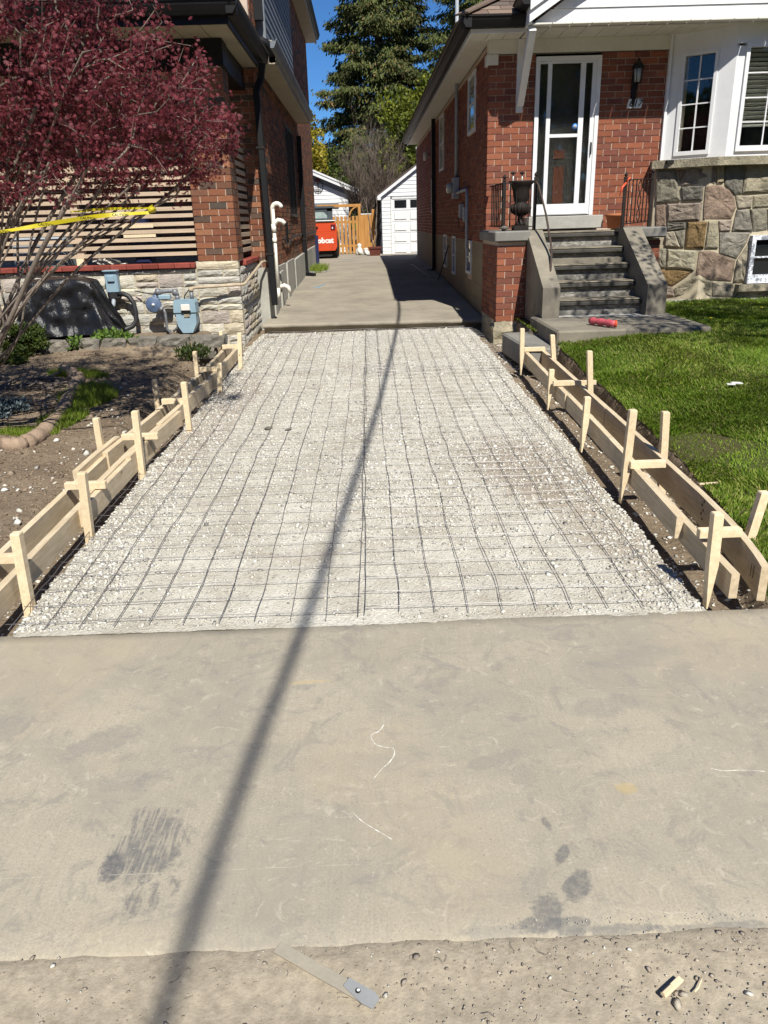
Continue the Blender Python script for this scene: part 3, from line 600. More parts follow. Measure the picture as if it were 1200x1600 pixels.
def emit(parent, cands, name, mtname, limit=300, rough=0.0, nvar=6, joined=None):
    """cands: (centre, width, depth, height, rotz) with the face looking along -Y rotated by rotz"""
    sc = []
    for c in cands:
        ctr, w, d, h, rz = c[:5]
        u = Vector((math.cos(rz), math.sin(rz), 0)); f = Vector((math.sin(rz), -math.cos(rz), 0)); p = ctr+f*d/2
        p0 = proj(p); a, b = proj(p+u*w/2), proj(p-u*w/2); e, g = proj(p+Vector((0, 0, h/2))), proj(p-Vector((0, 0, h/2)))
        vis = 0 if (p0[2] < .1 or p0[0] < -20 or p0[0] > 1220 or p0[1] < -15 or p0[1] > 1620 or f.dot(Vector((0, 0, CH))-p) <= 0) else abs((a[0]-b[0])*(e[1]-g[1])-(a[1]-b[1])*(e[0]-g[0]))
        sc.append(vis)
    order = sorted(range(len(cands)), key=lambda i: -sc[i]); sel = set(i for i in order[:limit] if sc[i] > 20)
    jb = MB(); r = random.Random(5)
    for i, c in enumerate(cands):
        ctr, w, d, h, rz = c[:5]; me, mb = unit(mtname, rough, r.randrange(nvar)); push = r.uniform(-.0015, .0015)
        f = Vector((math.sin(rz), -math.cos(rz), 0)); ctr = ctr+f*push
        if i in sel:
            o = bpy.data.objects.new(name, me); COL.objects.link(o); setpar(o, parent, ctr)
            o.scale = (w, d, h); o.rotation_euler = (0, 0, rz)
        else:
            ca, sa = math.cos(rz), math.sin(rz)
            jb.add([(ctr.x+x*w*ca-y*d*sa, ctr.y+x*w*sa+y*d*ca, ctr.z+z*h) for x, y, z in mb.v], mb.f, r.random())
    if jb.v:
        o = jb.build(joined or name, M[mtname], parent); o['kind'] = 'stuff'
def brickface(cands, face, plane, u0, u1, z0, z1, holes=(), L=.203, H=.0665, J=.0097, depth=.10, off=0, bond=.5):
    """face 'F': looks to -Y at Y=plane, u=X; 'L': looks to -X at X=plane; 'R': looks to +X at X=plane, u=Y"""
    rz = {'F': 0, 'L': -math.pi/2, 'R': math.pi/2}[face]; k = 0; z = z0
    while z+H <= z1+.02:
        hh = min(H, z1-z)
        if hh < .02: break
        u = u0-((L+J)*bond if (k+off) % 2 else 0)
        while u < u1:
            a, b = max(u, u0), min(u+L, u1); segs = [(a, b)]
            for (ha, hb, hz0, hz1) in holes:
                if z+hh/2 > hz0 and z+hh/2 < hz1:
                    ns = []
                    for (a_, b_) in segs:
                        if b_ <= ha or a_ >= hb: ns.append((a_, b_))
                        else:
                            if a_ < ha: ns.append((a_, ha))
                            if b_ > hb: ns.append((hb, b_))
                    segs = ns
            for (a_, b_) in segs:
                if b_-a_ < .03: continue
                c = (a_+b_)/2
                ctr = Vector((c, plane+depth/2, z+hh/2)) if face == 'F' else (Vector((plane+depth/2, c, z+hh/2)) if face == 'L' else Vector((plane-depth/2, c, z+hh/2)))
                cands.append((ctr, b_-a_, depth, hh, rz))
            u += L+J
        z += H+J; k += 1
    return cands
def ashlar(cands, face, plane, u0, u1, z0, z1, seed=1, depth=.12):
    r = random.Random(seed); z = z0; rz = {'F': 0, 'L': -math.pi/2, 'R': math.pi/2}[face]
    while z < z1-.03:
        h = min(r.choice([.085, .15, .12, .165]), z1-z)
        if z1-z-h < .05: h = z1-z
        u = u0
        while u < u1-.02:
            w = r.uniform(.2, .55)
            if u1-u-w < .12: w = u1-u
            sub = [(z, h)]
            if h > .14 and r.random() < .35: sub = [(z, h*.45), (z+h*.45, h*.55)]
            for (zz, hh) in sub:
                c = u+w/2
                ctr = Vector((c, plane+depth/2, zz+hh/2)) if face == 'F' else (Vector((plane+depth/2, c, zz+hh/2)) if face == 'L' else Vector((plane-depth/2, c, zz+hh/2)))
                cands.append((ctr, w-.012, depth, hh-.012, rz))
            u += w
        z += h
    return cands
# ------------------------------------------------------------ right-hand house: red brick bungalow
XR, YF = 1.68, 11.3
H1 = thing('brick_bungalow', 'red brick bungalow with white storm door, white gable and fieldstone bay base on the right', 'house', (XR, YF, .25))
sy = lambda px, py: at(px, py, X=XR)
# side openings: (Y0, Y1, z0, z1)
def sidewin(pxc, pyt, pyb, w):
    a, b = sy(pxc, pyt), sy(pxc, pyb); return (b.y-w/2, b.y+w/2, b.z, a.z+.0)
side_w = [(12.5, 13.3, 2.80, 3.60), (17.2, 18.1, 2.55, 3.60), (19.6, 20.3, 1.75, 2.5)]
base_w = [(12.75, 13.35, .76, 1.27), (15.0, 15.5, .62, 1.30), (16.6, 17.2, .66, 1.30)]
c = []
brickface(c, 'F', YF, XR, 2.288, .05, 3.555)
brickface(c, 'F', YF, 3.147, 4.05, 1.43, 3.555, off=1)
emit(H1, c, 'brick', 'red_brick', 215)
c = []
brickface(c, 'L', XR, YF+.11, 26.0, 1.27, 3.62, holes=[w for w in side_w])
emit(H1, c, 'side_brick', 'red_brick', 85)
c = brickface([], 'L', XR+.004, YF+.008, 26.0, .08, 1.262, holes=[w for w in base_w], L=.393, H=.193, J=.004, depth=.1)
emit(H1, c, 'foundation_block', 'pale_block', 60)
b = MB(); b.box(XR+.012, 2.28, YF+.008, YF+.3, .05, 3.555).box(3.155, 4.3, YF+.008, YF+.3, .4, 3.555).box(2.28, 3.155, YF+.02, YF+.3, .4, 1.5)
for (y0, y1) in [(YF+.11, 26.0)]:
    b.box(XR+.008, XR+.3, y0+.2, y1, .05, 3.7)
b.box(XR+.012, XR+.3, YF+.11, YF+.32, .05, 3.72).box(2.3, 9, 12.9, 26, .3, 3.7).box(1.99, 9, 25.9, 26, .3, 3.7)
b.build('wall', M['mortar'], H1)
b = MB(); b.box(XR-.012, XR+.1, 26.0, 26.02, .3, 3.7); b.build('rear_trim', M['old_white'], H1)
# side windows
for (y0, y1, z0, z1) in side_w+base_w:
    f = MB(); t = .045
    f.box(XR-.022, XR+.05, y0, y0+t, z0, z1).box(XR-.022, XR+.05, y1-t, y1, z0, z1).box(XR-.022, XR+.05, y0+t, y1-t, z1-t, z1).box(XR-.03, XR+.05, y0+t, y1-t, z0, z0+t).box(XR-.014, XR+.0, y0+t, y1-t, (z0+z1)/2-.012, (z0+z1)/2+.012)
    w = f.build('window', M['old_white'], H1); g = MB(); g.box(XR+.001, XR+.006, y0+t, y1-t, z0+t, z1-t); g.build('pane', M['glass_dark'], w)
# frieze, soffit, fascia
b = MB(); b.box(XR-.01, 4.06, YF-.028, YF+.1, 3.565, 3.725); b.box(XR-.03, XR+.12, YF-.03, YF+.16, 3.44, 3.56); b.build('frieze_board', M['soffit_white'], H1)
def panels(x0, x1, y0, y1, z, n, axis='X', mt='soffit_white', name='soffit_panel', par=None):
    for k in range(n):
        b = MB(); g = .006
        if axis == 'X': a = x0+(x1-x0)*k/n; b.bbox(a+g, a+(x1-x0)/n-g*.3, y0, y1, z, z+.02, .003)
        else: a = y0+(y1-y0)*k/n; b.bbox(x0, x1, a+g, a+(y1-y0)/n-g*.3, z, z+.02, .003)
        b.build(name, M[mt], par)
panels(1.40, 2.06, 10.80, YF-.03, 3.725, 3, par=H1); panels(2.075, 4.2, 10.52, YF-.03, 3.725, 9, par=H1); panels(4.2, 8.2, 10.52, 11.2, 3.725, 14, par=H1)
panels(1.40, XR+.02, YF-.03, 25.6, 3.725, 24, 'Y', par=H1)
b = MB(); b.box(1.375, 1.40, 10.80, 25.6, 3.70, 3.84).box(1.375, 2.06, 10.775, 10.80, 3.70, 3.84); b.build('fascia', M['old_white'], H1)
def gutter(p, q, out, r=.062, h=.115, mt='black_metal', parent=None, name='gutter'):
    """K-style gutter along p->q (top line), out = horizontal outward unit vector"""
    p, q, out = Vector(p), Vector(q), Vector(out); pr = [(0, 0), (0, -h), (.55, -h), (.75, -h*.7), (.95, -h*.35), (1, -.012), (1.12, -.006), (1.12, .004), (.95, .004), (.9, -.02), (.1, -.02)]
    mb = MB(); n = len(pr)
    V = [pp+out*(a*r*2)+Vector((0, 0, z)) for pp in (p, q) for a, z in pr]
    F = [tuple(range(n)), tuple(range(2*n-1, n-1, -1))]+[(i, i+n, (i+1) % n+n, (i+1) % n) for i in range(n)]
    mb.add(V, F); return mb.build(name, M[mt], parent)
gutter((1.25, 10.77, 3.86), (2.03, 10.77, 3.86), (0, -1, 0), parent=H1)
gutter((1.372, 10.64, 3.86), (1.372, 25.6, 3.86), (-1, 0, 0), parent=H1)
# roof: base sheets plus shingle tabs in rows on the front hip
tn = math.tan(math.radians(29)); E = (1.27, 10.68, 3.87); RX = 5.2
rz_ = 3.87+(RX-1.27)*tn
b = MB(); b.add([(1.27, 10.68, 3.87), (9.13, 10.68, 3.87), (RX, 10.68+RX-1.27, rz_), (1.27, 25.7, 3.87), (9.13, 25.7, 3.87), (RX, 25.7-(RX-1.27), rz_)], [(0, 1, 2), (0, 2, 5, 3), (1, 4, 5, 2), (3, 5, 4), (0, 3, 4, 1)])
roof = b.build('roof', M['shingle'], H1)
def shingles(par, o, u, v, nrm, U0, U1, V1, w=.33, e=.14, lim=None, mt='shingle', maxn=300):
    o, u, v, nrm = Vector(o), Vector(u), Vector(v), Vector(nrm); r = random.Random(3); k = 0; j = MB(); cnt = 0
    while k*e < V1:
        a = U0-(w/2 if k % 2 else 0)-r.uniform(0, .1)
        while a < U1:
            x0, x1 = max(a, U0)+.003, min(a+w, U1)-.003
            if x1-x0 > .03 and (lim is None or lim((x0+x1)/2, k*e)):
                c = o+u*((x0+x1)/2)+v*(k*e+e*.5)+nrm*(.010+r.uniform(0, .003)); vv = (v+nrm*-.045).normalized()
                if cnt < maxn:
                    b = MB(); b.obbox(c, u, vv, u.cross(vv), ((x1-x0)/2, e*.56, .004), 0, r.random()); b.build('shingle', M[mt], par); cnt += 1
                else: j.obbox(c, u, vv, u.cross(vv), ((x1-x0)/2, e*.56, .004), 0, r.random())
            a += w
        k += 1
    if j.v: o2 = j.build('shingle', M[mt], par); o2['kind'] = 'stuff'
cs, sn = math.cos(math.radians(29)), math.sin(math.radians(29))
shingles(roof, (1.27, 10.68, 3.87), (1, 0, 0), (0, cs, sn), (0, -sn, cs), 0, 1.3, 2.4, lim=lambda x, v: x > v*cs-.02, maxn=70)
b = MB()
b.beam((1.25, 10.66, 3.885), (RX, 10.68+RX-1.27, rz_+.02), .2, .02); b.build('hip_cap', M['shingle'], roof)
# side shingles (seen edge-on from the ground)
j = MB()
for k in range(18):
    t = k*.14; j.obbox((1.27+t*cs, 10.9+t*cs+(25.4-10.9-2*t*cs)/2, 3.87+t*sn+.012), (0, 1, 0), (cs, 0, sn), (-sn, 0, cs), ((25.4-10.9-2*t*cs)/2, .08, .004), 0, rnd.random())
o = j.build('side_shingle_rows', M['shingle'], roof); o['kind'] = 'stuff'
# front gable: rake boards, siding boards, roof over it
GX0, GX1, GY = 2.03, 8.37, 10.66; gs = .62
def rk(off, w, y0, y1, nm):
    for sgn in (1, -1):
        xa = GX0 if sgn > 0 else GX1; L = (GX1-GX0)/2
        pl = [(xa, 3.72+off), (xa+sgn*L, 3.72+off+gs*L), (xa+sgn*L, 3.72+off+gs*L+w), (xa, 3.72+off+w)]
        b = MB(); b.prism(pl, 'Y', y0, y1); b.build(nm, M['white_paint'], H1)
rk(.02, .135, 10.47, 10.50, 'rake_board'); rk(.14, .15, 10.435, 10.47, 'rake_board')
k = 0; z = 3.725
while z < 5.5:
    hb = .19; x0 = GX0+(z-3.725)/gs*.98+.02; x1 = GX1-(z-3.725)/gs*.98-.02
    if x1-x0 < .3: break
    b = MB(); pl = [(x0, z), (x1, z), (x1-hb/gs*.9, z+hb-.006), (x0+hb/gs*.9, z+hb-.006)]
    b.add([(p[0], GY-(.016 if i < 2 else 0), p[1]) for i, p in enumerate(pl)]+[(p[0], GY+.02, p[1]) for p in pl], [(0, 1, 2, 3), (4, 7, 6, 5), (0, 4, 5, 1), (3, 2, 6, 7), (0, 3, 7, 4), (1, 5, 6, 2)])
    b.build('siding_board', M['white_paint'], H1); z += hb; k += 1
b = MB(); L = (GX1-GX0)/2; xm = (GX0+GX1)/2
for sgn, xa in ((1, GX0-.02), (-1, GX1+.02)):
    b.prism([(xa, 3.99), (xm, 3.99+gs*(L+.02)), (xm, 4.02+gs*(L+.02)), (xa, 4.02)], 'Y', 10.40, 13.2)
b.prism([(GX0, 3.76), (GX1, 3.76), (xm, 3.9+gs*L)], 'Y', 10.70, 10.74)
b.build('gable_roof', M['shingle'], H1)
b = MB(); b.box(GX0-.005, GX0+.04, 10.50, 10.80, 3.735, 3.90); b.build('gable_return', M['old_white'], H1)
gutter((2.02, 10.80, 3.98), (2.02, 10.42, 4.03), (-1, 0, 0), parent=H1, name='gutter_end')
# knee brace under the gable corner
b = MB(); b.beam((2.085, 10.56, 3.70), (2.085, 11.22, 2.98), .085, .10, up=(0, -1, 1)); b.beam((2.085, 11.27, 2.88), (2.085, 11.27, 3.72), .085, .055, up=(0, 1, 0)); b.build('knee_brace', M['old_white'], H1)
# door
b = MB(); x0, x1, z0, z1 = 2.293, 3.143, 1.60, 3.52
b.box(x0, x0+.05, YF-.035, YF+.1, z0, z1).box(x1-.05, x1, YF-.035, YF+.1, z0, z1).box(x0+.05, x1-.05, YF-.035, YF+.1, z1-.055, z1)
dr = b.build('door_frame', M['white_paint'], H1)
b = MB(); X = [2.343, 2.395, 2.452, 2.505, 2.88, 2.945, 3.035, 3.093]; y0, y1 = YF-.02, YF+.015
za, zb = 1.75, 3.44
for a, e in ((X[0], X[1]-.045), (X[2], X[3]), (X[4], X[5]), (X[6], X[7])): b.box(a, e, y0, y1, 1.61, z1-.057)
b.box(X[1]-.045, X[2], y0, y1, 1.61, za).box(X[3], X[4], y0, y1, 1.61, za-.0).box(X[5], X[6], y0, y1, 1.61, za)
b.box(X[1]-.045, X[2], y0, y1, zb, z1-.057).box(X[3], X[4], y0, y1, zb, z1-.057).box(X[5], X[6], y0, y1, zb, z1-.057)
b.box(X[3], X[4], y0+.004, y1, 2.575, 2.615); b.box(2.36, 3.07, y0-.006, y0, 1.62, 1.70)
sd = b.build('storm_door', M['white_paint'], H1)
b = MB(); b.box(X[1]-.045, X[6], YF+.0, YF+.004, za, zb); b.build('door_glass', M['glass'], sd)
b = MB(); b.tube([(3.065, y0, 2.50), (3.065, y0-.03, 2.50), (3.065, y0-.03, 2.36), (3.065, y0, 2.36)], .008, 6); b.build('handle', M['iron'], sd)
b = MB(); b.lathe((2.845, YF-.004, 2.70), [(.038, 0), (.038, .003)], 20, 'Y'); b.build('sticker', M['blue_sticker'], sd)
b = MB(); b.lathe((2.845, YF-.006, 2.70), [(.024, 0), (.024, .002)], 16, 'Y'); b.box(2.832, 2.858, YF-.008, YF-.006, 2.698, 2.702); b.build('sticker_ring', M['conduit'], sd)
b = MB(); b.box(2.35, 3.09, YF+.09, YF+.13, 1.6, 3.5)
for (a, e, q, w) in [(2.42, 2.66, 1.68, 2.25), (2.78, 3.02, 1.68, 2.25), (2.42, 2.66, 2.36, 2.5), (2.78, 3.02, 2.36, 2.5)]: b.box(a, e, YF+.08, YF+.09, q, w)
b.build('inner_door', M['door_wood'], H1)
b = MB(); b.box(2.60, 2.74, YF+.07, YF+.09, 1.72, 2.22).box(2.60, 2.74, YF+.07, YF+.09, 2.32, 2.43); b.build('inner_door_panel', M['door_panel'], H1)
b = MB(); b.bbox(2.2, 3.23, YF-.26, YF+.01, 1.43, 1.595, .008); b.build('door_sill_block', M['tan_stone'] if False else M['foundation'], H1)
# bay window above the stone base
A, B_, C_ = Vector((4.03, 11.3, 0)), Vector((4.68, 10.8, 0)), Vector((7.2, 10.8, 0))
fd = (B_-A).normalized(); fn = Vector((fd.y, -fd.x, 0)); FL = (B_-A).length
def fp(s, z, o=0): p = A+fd*s+fn*o; return Vector((p.x, p.y, z))
def fbox(mb, s0, s1, z0, z1, o0, o1):
    c = A+fd*(s0+s1)/2+fn*(o0+o1)/2; return mb.obbox((c.x, c.y, (z0+z1)/2), fd, -fn, (0, 0, 1), ((s1-s0)/2, abs(o1-o0)/2, (z1-z0)/2))
b = MB(); fbox(b, 0, .17, 2.25, 3.5, -.12, 0); fbox(b, .62, FL+.01, 2.25, 3.5, -.12, 0); fbox(b, 0, FL, 3.5, 3.725, -.12, .003); fbox(b, .17, .62, 2.25, 2.30, -.12, .001)
b.box(4.685, 4.80, 10.8, 10.93, 2.25, 3.5).box(4.68, 7.2, 10.797, 10.93, 3.53, 3.725).box(4.80, 7.2, 10.802, 10.93, 2.25, 2.31)
b.box(4.01, 4.045, YF-.05, YF, 2.25, 3.725)
b.build('bay_wall', M['white_paint'], H1)
w = MB(); t = .04
for (a, e, q, r_) in [(.17, .17+t, 2.30, 3.5), (.62-t, .62, 2.30, 3.5), (.17+t, .62-t, 3.5-t, 3.5), (.17+t, .62-t, 2.30, 2.30+t+.01)]: fbox(w, a, e, q, r_, -.05, .02)
wo = w.build('window', M['white_paint'], H1)
w = MB(); sm = (.17+.62)/2
fbox(w, sm-.008, sm+.008, 2.35, 3.46, -.03, -.015)
for k in (1, 2, 3): fbox(w, .21, .58, 2.35+1.11*k/4-.007, 2.35+1.11*k/4+.007, -.03, -.0145)
w.build('muntin', M['white_paint'], wo)
w = MB(); fbox(w, .21, .58, 2.35, 3.46, -.035, -.031); w.build('pane', M['glass'], wo)
w = MB(); w.box(4.80, 4.845, 10.77, 10.85, 2.31, 3.53).box(4.845, 7.15, 10.77, 10.85, 3.48, 3.53).box(4.845, 7.15, 10.77, 10.85, 2.31, 2.375).box(7.15, 7.2, 10.77, 10.85, 2.31, 3.53).box(6.0, 6.05, 10.775, 10.85, 2.375, 3.48)
wo = w.build('window', M['white_paint'], H1)
w = MB()
for x in [4.845+.31*k for k in range(1, 8)]: w.box(x-.008, x+.008, 10.815, 10.825, 2.375, 3.48)
for k in (1, 2, 3): w.box(4.845, 7.15, 10.8145, 10.8255, 2.375+1.105*k/4-.007, 2.375+1.105*k/4+.007)
w.build('muntin', M['white_paint'], wo)
w = MB(); w.box(4.845, 7.15, 10.828, 10.832, 2.375, 3.48); w.build('pane', M['glass'], wo)
zt = 3.46
for k in range(17):
    w = MB(); z = zt-k*.05; w.obbox((6.0, 10.90, z), (1, 0, 0), (0, math.cos(.6), -math.sin(.6)), (0, math.sin(.6), math.cos(.6)), (1.13, .026, .002)); w.build('blind_slat', M['blind'], wo)
w = MB(); w.bbox(4.87, 7.13, 10.885, 10.915, 2.60, 2.63, .003); w.build('blind_rail', M['blind'], wo)
w = MB(); w.box(4.2, 7.1, 11.9, 11.92, 2.2, 3.7).box(4.0, 7.2, 10.95, 11.9, 2.2, 2.24); w.add([(4.06, 11.45, 2.24), (4.06, 11.9, 2.24), (4.06, 11.9, 3.7), (4.06, 11.45, 3.7)], [(0, 1, 2, 3)]); w.build('room', M['dark_room'], H1)
# concrete ledge and fieldstone base of the bay
def band(poly, z0, z1, nm, mt, off=0):
    b = MB(); b.prism(poly, 'Z', z0, z1); return b.build(nm, M[mt], H1)
band([(3.90, 11.3), (3.86, 11.12), (4.53, 10.62), (7.35, 10.62), (7.35, 11.3)], 2.145, 2.245, 'ledge', 'tan_stone')
band([(3.95, 11.4), (3.95, 11.19), (4.52, 10.79), (7.3, 10.79), (7.3, 11.4)], .25, 2.143, 'stone_backing', 'mortar_pale')
SA, SB = Vector((3.95, 11.19)), Vector((4.52, 10.79)); sd_ = (SB-SA).normalized()
def onbase(px, py):
    r = pixray(px, py)
    # facet plane
    n = Vector((sd_.y, -sd_.x)); t = n.dot(SA)/(n.x*r.x+n.y*r.y); q = Vector((r.x*t, r.y*t, CH+r.z*t))
    if q.x > 4.52: t = 10.79/r.y; return Vector((r.x*t, r.y*t, CH+r.z*t)), Vector((0, -1, 0))
    return q, Vector((n.x, n.y, 0))*(1 if n.y < 0 else -1)
SC = 5.925
st = [('green', [(150, 215), (325, 210), (375, 490), (155, 520)]), ('pink', [(345, 215), (425, 212), (378, 335), (366, 300)]), (None, [(435, 205), (700, 180), (690, 335), (385, 355)]), (None, [(712, 170), (765, 165), (765, 325), (712, 335)]),
 ('slate', [(790, 165), (965, 155), (935, 430), (870, 440), (785, 345)]), ('tan', [(985, 150), (1215, 140), (1215, 410), (945, 425)]), ('slate', [(385, 375), (585, 360), (575, 485), (400, 492)]),
 ('pink', [(610, 360), (740, 350), (820, 400), (870, 470), (885, 555), (845, 655), (590, 665), (592, 560)]), (None, [(885, 452), (1035, 450), (1025, 555), (905, 565)]), ('tan', [(1050, 455), (1215, 440), (1215, 545), (1045, 555)]),
 ('pink', [(155, 540), (230, 530), (240, 735), (150, 740)]), (None, [(255, 530), (575, 515), (552, 670), (260, 690)]), ('slate', [(255, 705), (425, 698), (420, 748), (255, 770)]), (None, [(250, 790), (315, 780), (370, 920), (240, 915)]),
 ('green', [(325, 777), (410, 765), (402, 925), (380, 925)]), ('orange', [(440, 695), (620, 690), (602, 800), (585, 935), (420, 935)]), ('tan', [(635, 690), (715, 688), (715, 932), (600, 935), (620, 800)]), (None, [(730, 685), (845, 675), (830, 770), (735, 777)]),
 (None, [(895, 585), (1000, 580), (1035, 775), (850, 770)]), ('green', [(1020, 577), (1165, 565), (1172, 755), (1050, 772)]), (None, [(735, 792), (1012, 790), (985, 880), (890, 1025), (735, 972)]), ('green', [(160, 935), (245, 940), (235, 1110), (155, 1115)]),
 (None, [(260, 945), (525, 960), (500, 1135), (250, 1110)]), ('pink', [(550, 962), (650, 958), (882, 1048), (845, 1235), (650, 1222), (520, 1180)]), ('orange', [(180, 1135), (480, 1152), (440, 1192), (300, 1283), (230, 1262)]), ('tan', [(455, 1217), (520, 1207), (650, 1250), (660, 1372), (330, 1372), (320, 1303)]),
 (None, [(668, 1252), (850, 1260), (900, 1330), (870, 1380), (672, 1372)]), (None, [(900, 1045), (990, 905), (975, 1100), (955, 1240), (862, 1245)]), (None, [(180, 1290), (300, 1295), (318, 1372), (180, 1372)]), (None, [(1180, 575), (1290, 570), (1290, 760), (1185, 760)]),
 (None, [(905, 1340), (1250, 1330), (1250, 1395), (880, 1390)])]
for k in range(5):   # the same rubble carries on past the picture's edge
    for j in range(5): st.append(([None, 'tan', 'pink', 'slate', 'green'][(k*2+j) % 5], [(1305+k*190+12, 150+j*235+8*k), (1305+k*190+180, 155+j*235), (1305+k*190+183, 150+j*235+222), (1305+k*190+6, 145+j*235+225)]))
for cnm, pl in st:
    mx, my = sum(x for x, y in pl)/len(pl), sum(y for x, y in pl)/len(pl)
    pl2 = [(x+(4.5 if x > mx else -4.5), y+(4.5 if y > my else -4.5)) for x, y in pl]
    q = [onbase(1000+x/SC, 230+y/SC) for x, y in pl2]
    P0 = [a for a, _ in q]; nn = sum((a for _, a in q), Vector())/len(q); nn.normalize()
    cen = sum(P0, Vector())/len(P0); r = random.Random(len(pl)*7+int(pl[0][0])); n_ = len(P0)
    # outline subdivided, inset front, rough inner ring
    R = []
    for i in range(n_):
        for t in (0, .33, .66): R.append(P0[i].lerp(P0[(i+1) % n_], t))
    m_ = len(R); b = MB(); th = r.uniform(.022, .042)
    ring0 = [p-nn*.03 for p in R]; ring1 = [p+(cen-p)*.02+nn*(th*.55) for p in R]
    ring2 = [p+(cen-p)*r.uniform(.12, .2)+nn*(th*r.uniform(.8, 1.15)) for p in R]; ring3 = [p+(cen-p)*r.uniform(.5, .6)+nn*(th*r.uniform(.75, 1.35)) for p in R]
    V = ring0+ring1+ring2+ring3+[cen+nn*th*r.uniform(.8, 1.3)]
    F = [(a*m_+i, a*m_+(i+1) % m_, (a+1)*m_+(i+1) % m_, (a+1)*m_+i) for a in range(3) for i in range(m_)]+[(3*m_+i, 3*m_+(i+1) % m_, 4*m_) for i in range(m_)]
    b.add(V, F, r.random()); b.build('stone', M[(cnm+'_stone') if cnm else 'field_stone'], H1)
# raised mortar beads between the stones are the backing; basement window in the stone
w0 = at(1172, 368, Y=10.79); w1 = at(1172, 442, Y=10.79); wx = w0.x
b = MB(); t = .055; X1 = wx+.95
b.box(wx, wx+t, 10.70, 10.80, w1.z, w0.z).box(X1-t, X1, 10.70, 10.80, w1.z, w0.z).box(wx+t, X1-t, 10.70, 10.80, w0.z-t, w0.z).box(wx+t, X1-t, 10.70, 10.80, w1.z, w1.z+.11).box(wx+t, X1-t, 10.72, 10.78, (w0.z+w1.z)/2+.02, (w0.z+w1.z)/2+.04)
wb = b.build('window', M['window_peel'], H1); b = MB(); b.box(wx+t, X1-t, 10.755, 10.765, w1.z+.11, w0.z-t); b.build('pane', M['glass_dark'], wb)
band([(wx-.12, 10.66), (X1+.1, 10.66), (X1+.1, 10.80), (wx-.12, 10.80)], w1.z-.10, w1.z-.01, 'window_ledge', 'tan_stone')
b = MB(); b.box(3.75, 7.3, 10.60, 10.85, .2, .475); b.build('footing', M['foundation'], H1)
# ------------------------------------------------------------ porch with steps
P1 = thing('front_porch', 'concrete front steps and brick porch pier below the white storm door', 'porch', (2.6, 9.9, .4))
z0, zt_, Y0, d_ = .5, 1.41, 9.2, .27; hh = (zt_-z0)/5
b = MB(); b.box(1.66, 3.42, 10.31, YF-.0, 1.31, 1.40).box(3.42, 3.75, 10.16, YF, 1.31, 1.42); b.build('deck', M['step_concrete'], P1)
for k in range(5):
    y = Y0+k*d_; z = z0+k*hh
    b = MB(); b.box(2.203, 3.197, y, y+.12, z, z+hh-.073); b.build('riser', M['worn_paint'], P1)
    b = MB(); b.bbox(2.202, 3.198, y-.05, y+d_+(.0 if k < 4 else .3), z+hh-.02, z+hh, .008); b.build('tread', M['stair_tread'], P1)
    b = MB(); b.bbox(2.202, 3.198, y-.052, y+.1, z+hh-.072, z+hh-.0205, .012); b.build('nosing', M['nosing'], P1)
b = MB(); b.box(2.21, 3.19, 9.5, 10.3, .3, .62); b.box(2.21, 3.19, 9.9, 10.35, .3, 1.1); b.build('step_core', M['step_concrete'], P1)
for (xa, xb, nm) in ((2.003, 2.20, 'cheek_wall'), (3.20, 3.425, 'cheek_wall')):
    b = MB(); b.prism([(9.0, .2), (9.0, .835), (10.06, 1.44), (10.32, 1.44), (10.32, .2)], 'X', xa, xb); b.build(nm, M['step_concrete'] if xa < 3 else M['step_concrete'], P1)
c = []
brickface(c, 'F', 10.0, 1.635, 2.0, .36, 1.31)
brickface(c, 'L', 1.635, 10.11, 11.26, .36, 1.31, off=1)
brickface(c, 'F', 10.22, 3.43, 3.74, .45, 1.29)
emit(P1, c, 'brick', 'red_brick', 300)
b = MB(); b.box(1.643, 1.99, 10.008, 11.28, .15, 1.31); b.build('pier_core', M['mortar'], P1); b = MB(); b.box(3.435, 3.73, 10.228, 11.28, .3, 1.30); b.build('pier_core', M['mortar'], P1)
b = MB(); b.obbox((1.81, 10.62, 1.378), (1, 0, 0), (0, 1, 0), (0, 0, 1), (.218, .685, .062), .015); b.build('pier_cap', M['old_concrete'], P1)
b = MB(); b.obbox((3.60, 10.7, 1.375), (1, 0, 0), (0, 1, 0), (0, 0, 1), (.17, .6, .062), .015); b.build('pier_cap', M['old_concrete'], P1)
# broken footing under the pier
V = []; b = MB(); r = random.Random(4)
for j, (z, s) in enumerate([(.05, 1.25), (.16, 1.12), (.25, 1.2), (.33, 1.0), (.37, .96)]):
    for i in range(14):
        t = i/14*4; e = [(-1, -1), (1, -1), (1, 1), (-1, 1), (-1, -1)]; a_, f_ = e[int(t)], e[int(t)+1]; q = t-int(t)
        x = a_[0]+(f_[0]-a_[0])*q; y = a_[1]+(f_[1]-a_[1])*q
        V.append((1.82+x*.19*s*r.uniform(.88, 1.1), 10.55+y*.56*(1+(s-1)*.35)+r.uniform(-.03, .03), z+r.uniform(-.03, .03)))
b.add(V, [(j*14+i, j*14+(i+1) % 14, (j+1)*14+(i+1) % 14, (j+1)*14+i) for j in range(4) for i in range(14)]+[tuple(range(56, 70))]); b.build('pier_footing', M['tan_stone'], P1)
mt = M['step_concrete'].copy(); mt.name = 'landing_concrete'; nt = mt.node_tree; p = posn(nt); bs = nt.nodes['Principled BSDF']; src = bs.inputs['Base Color'].links[0].from_socket
cc = stain(src, 2.7, 9.16, .75, .10, 0, (.62, .61, .58), .9); nt.links.new(cc, bs.inputs['Base Color'])
cc = stain(cc, 3.2, 9.0, .35, .10, .1, (.58, .57, .54), .7); nt.links.new(cc, bs.inputs['Base Color'])
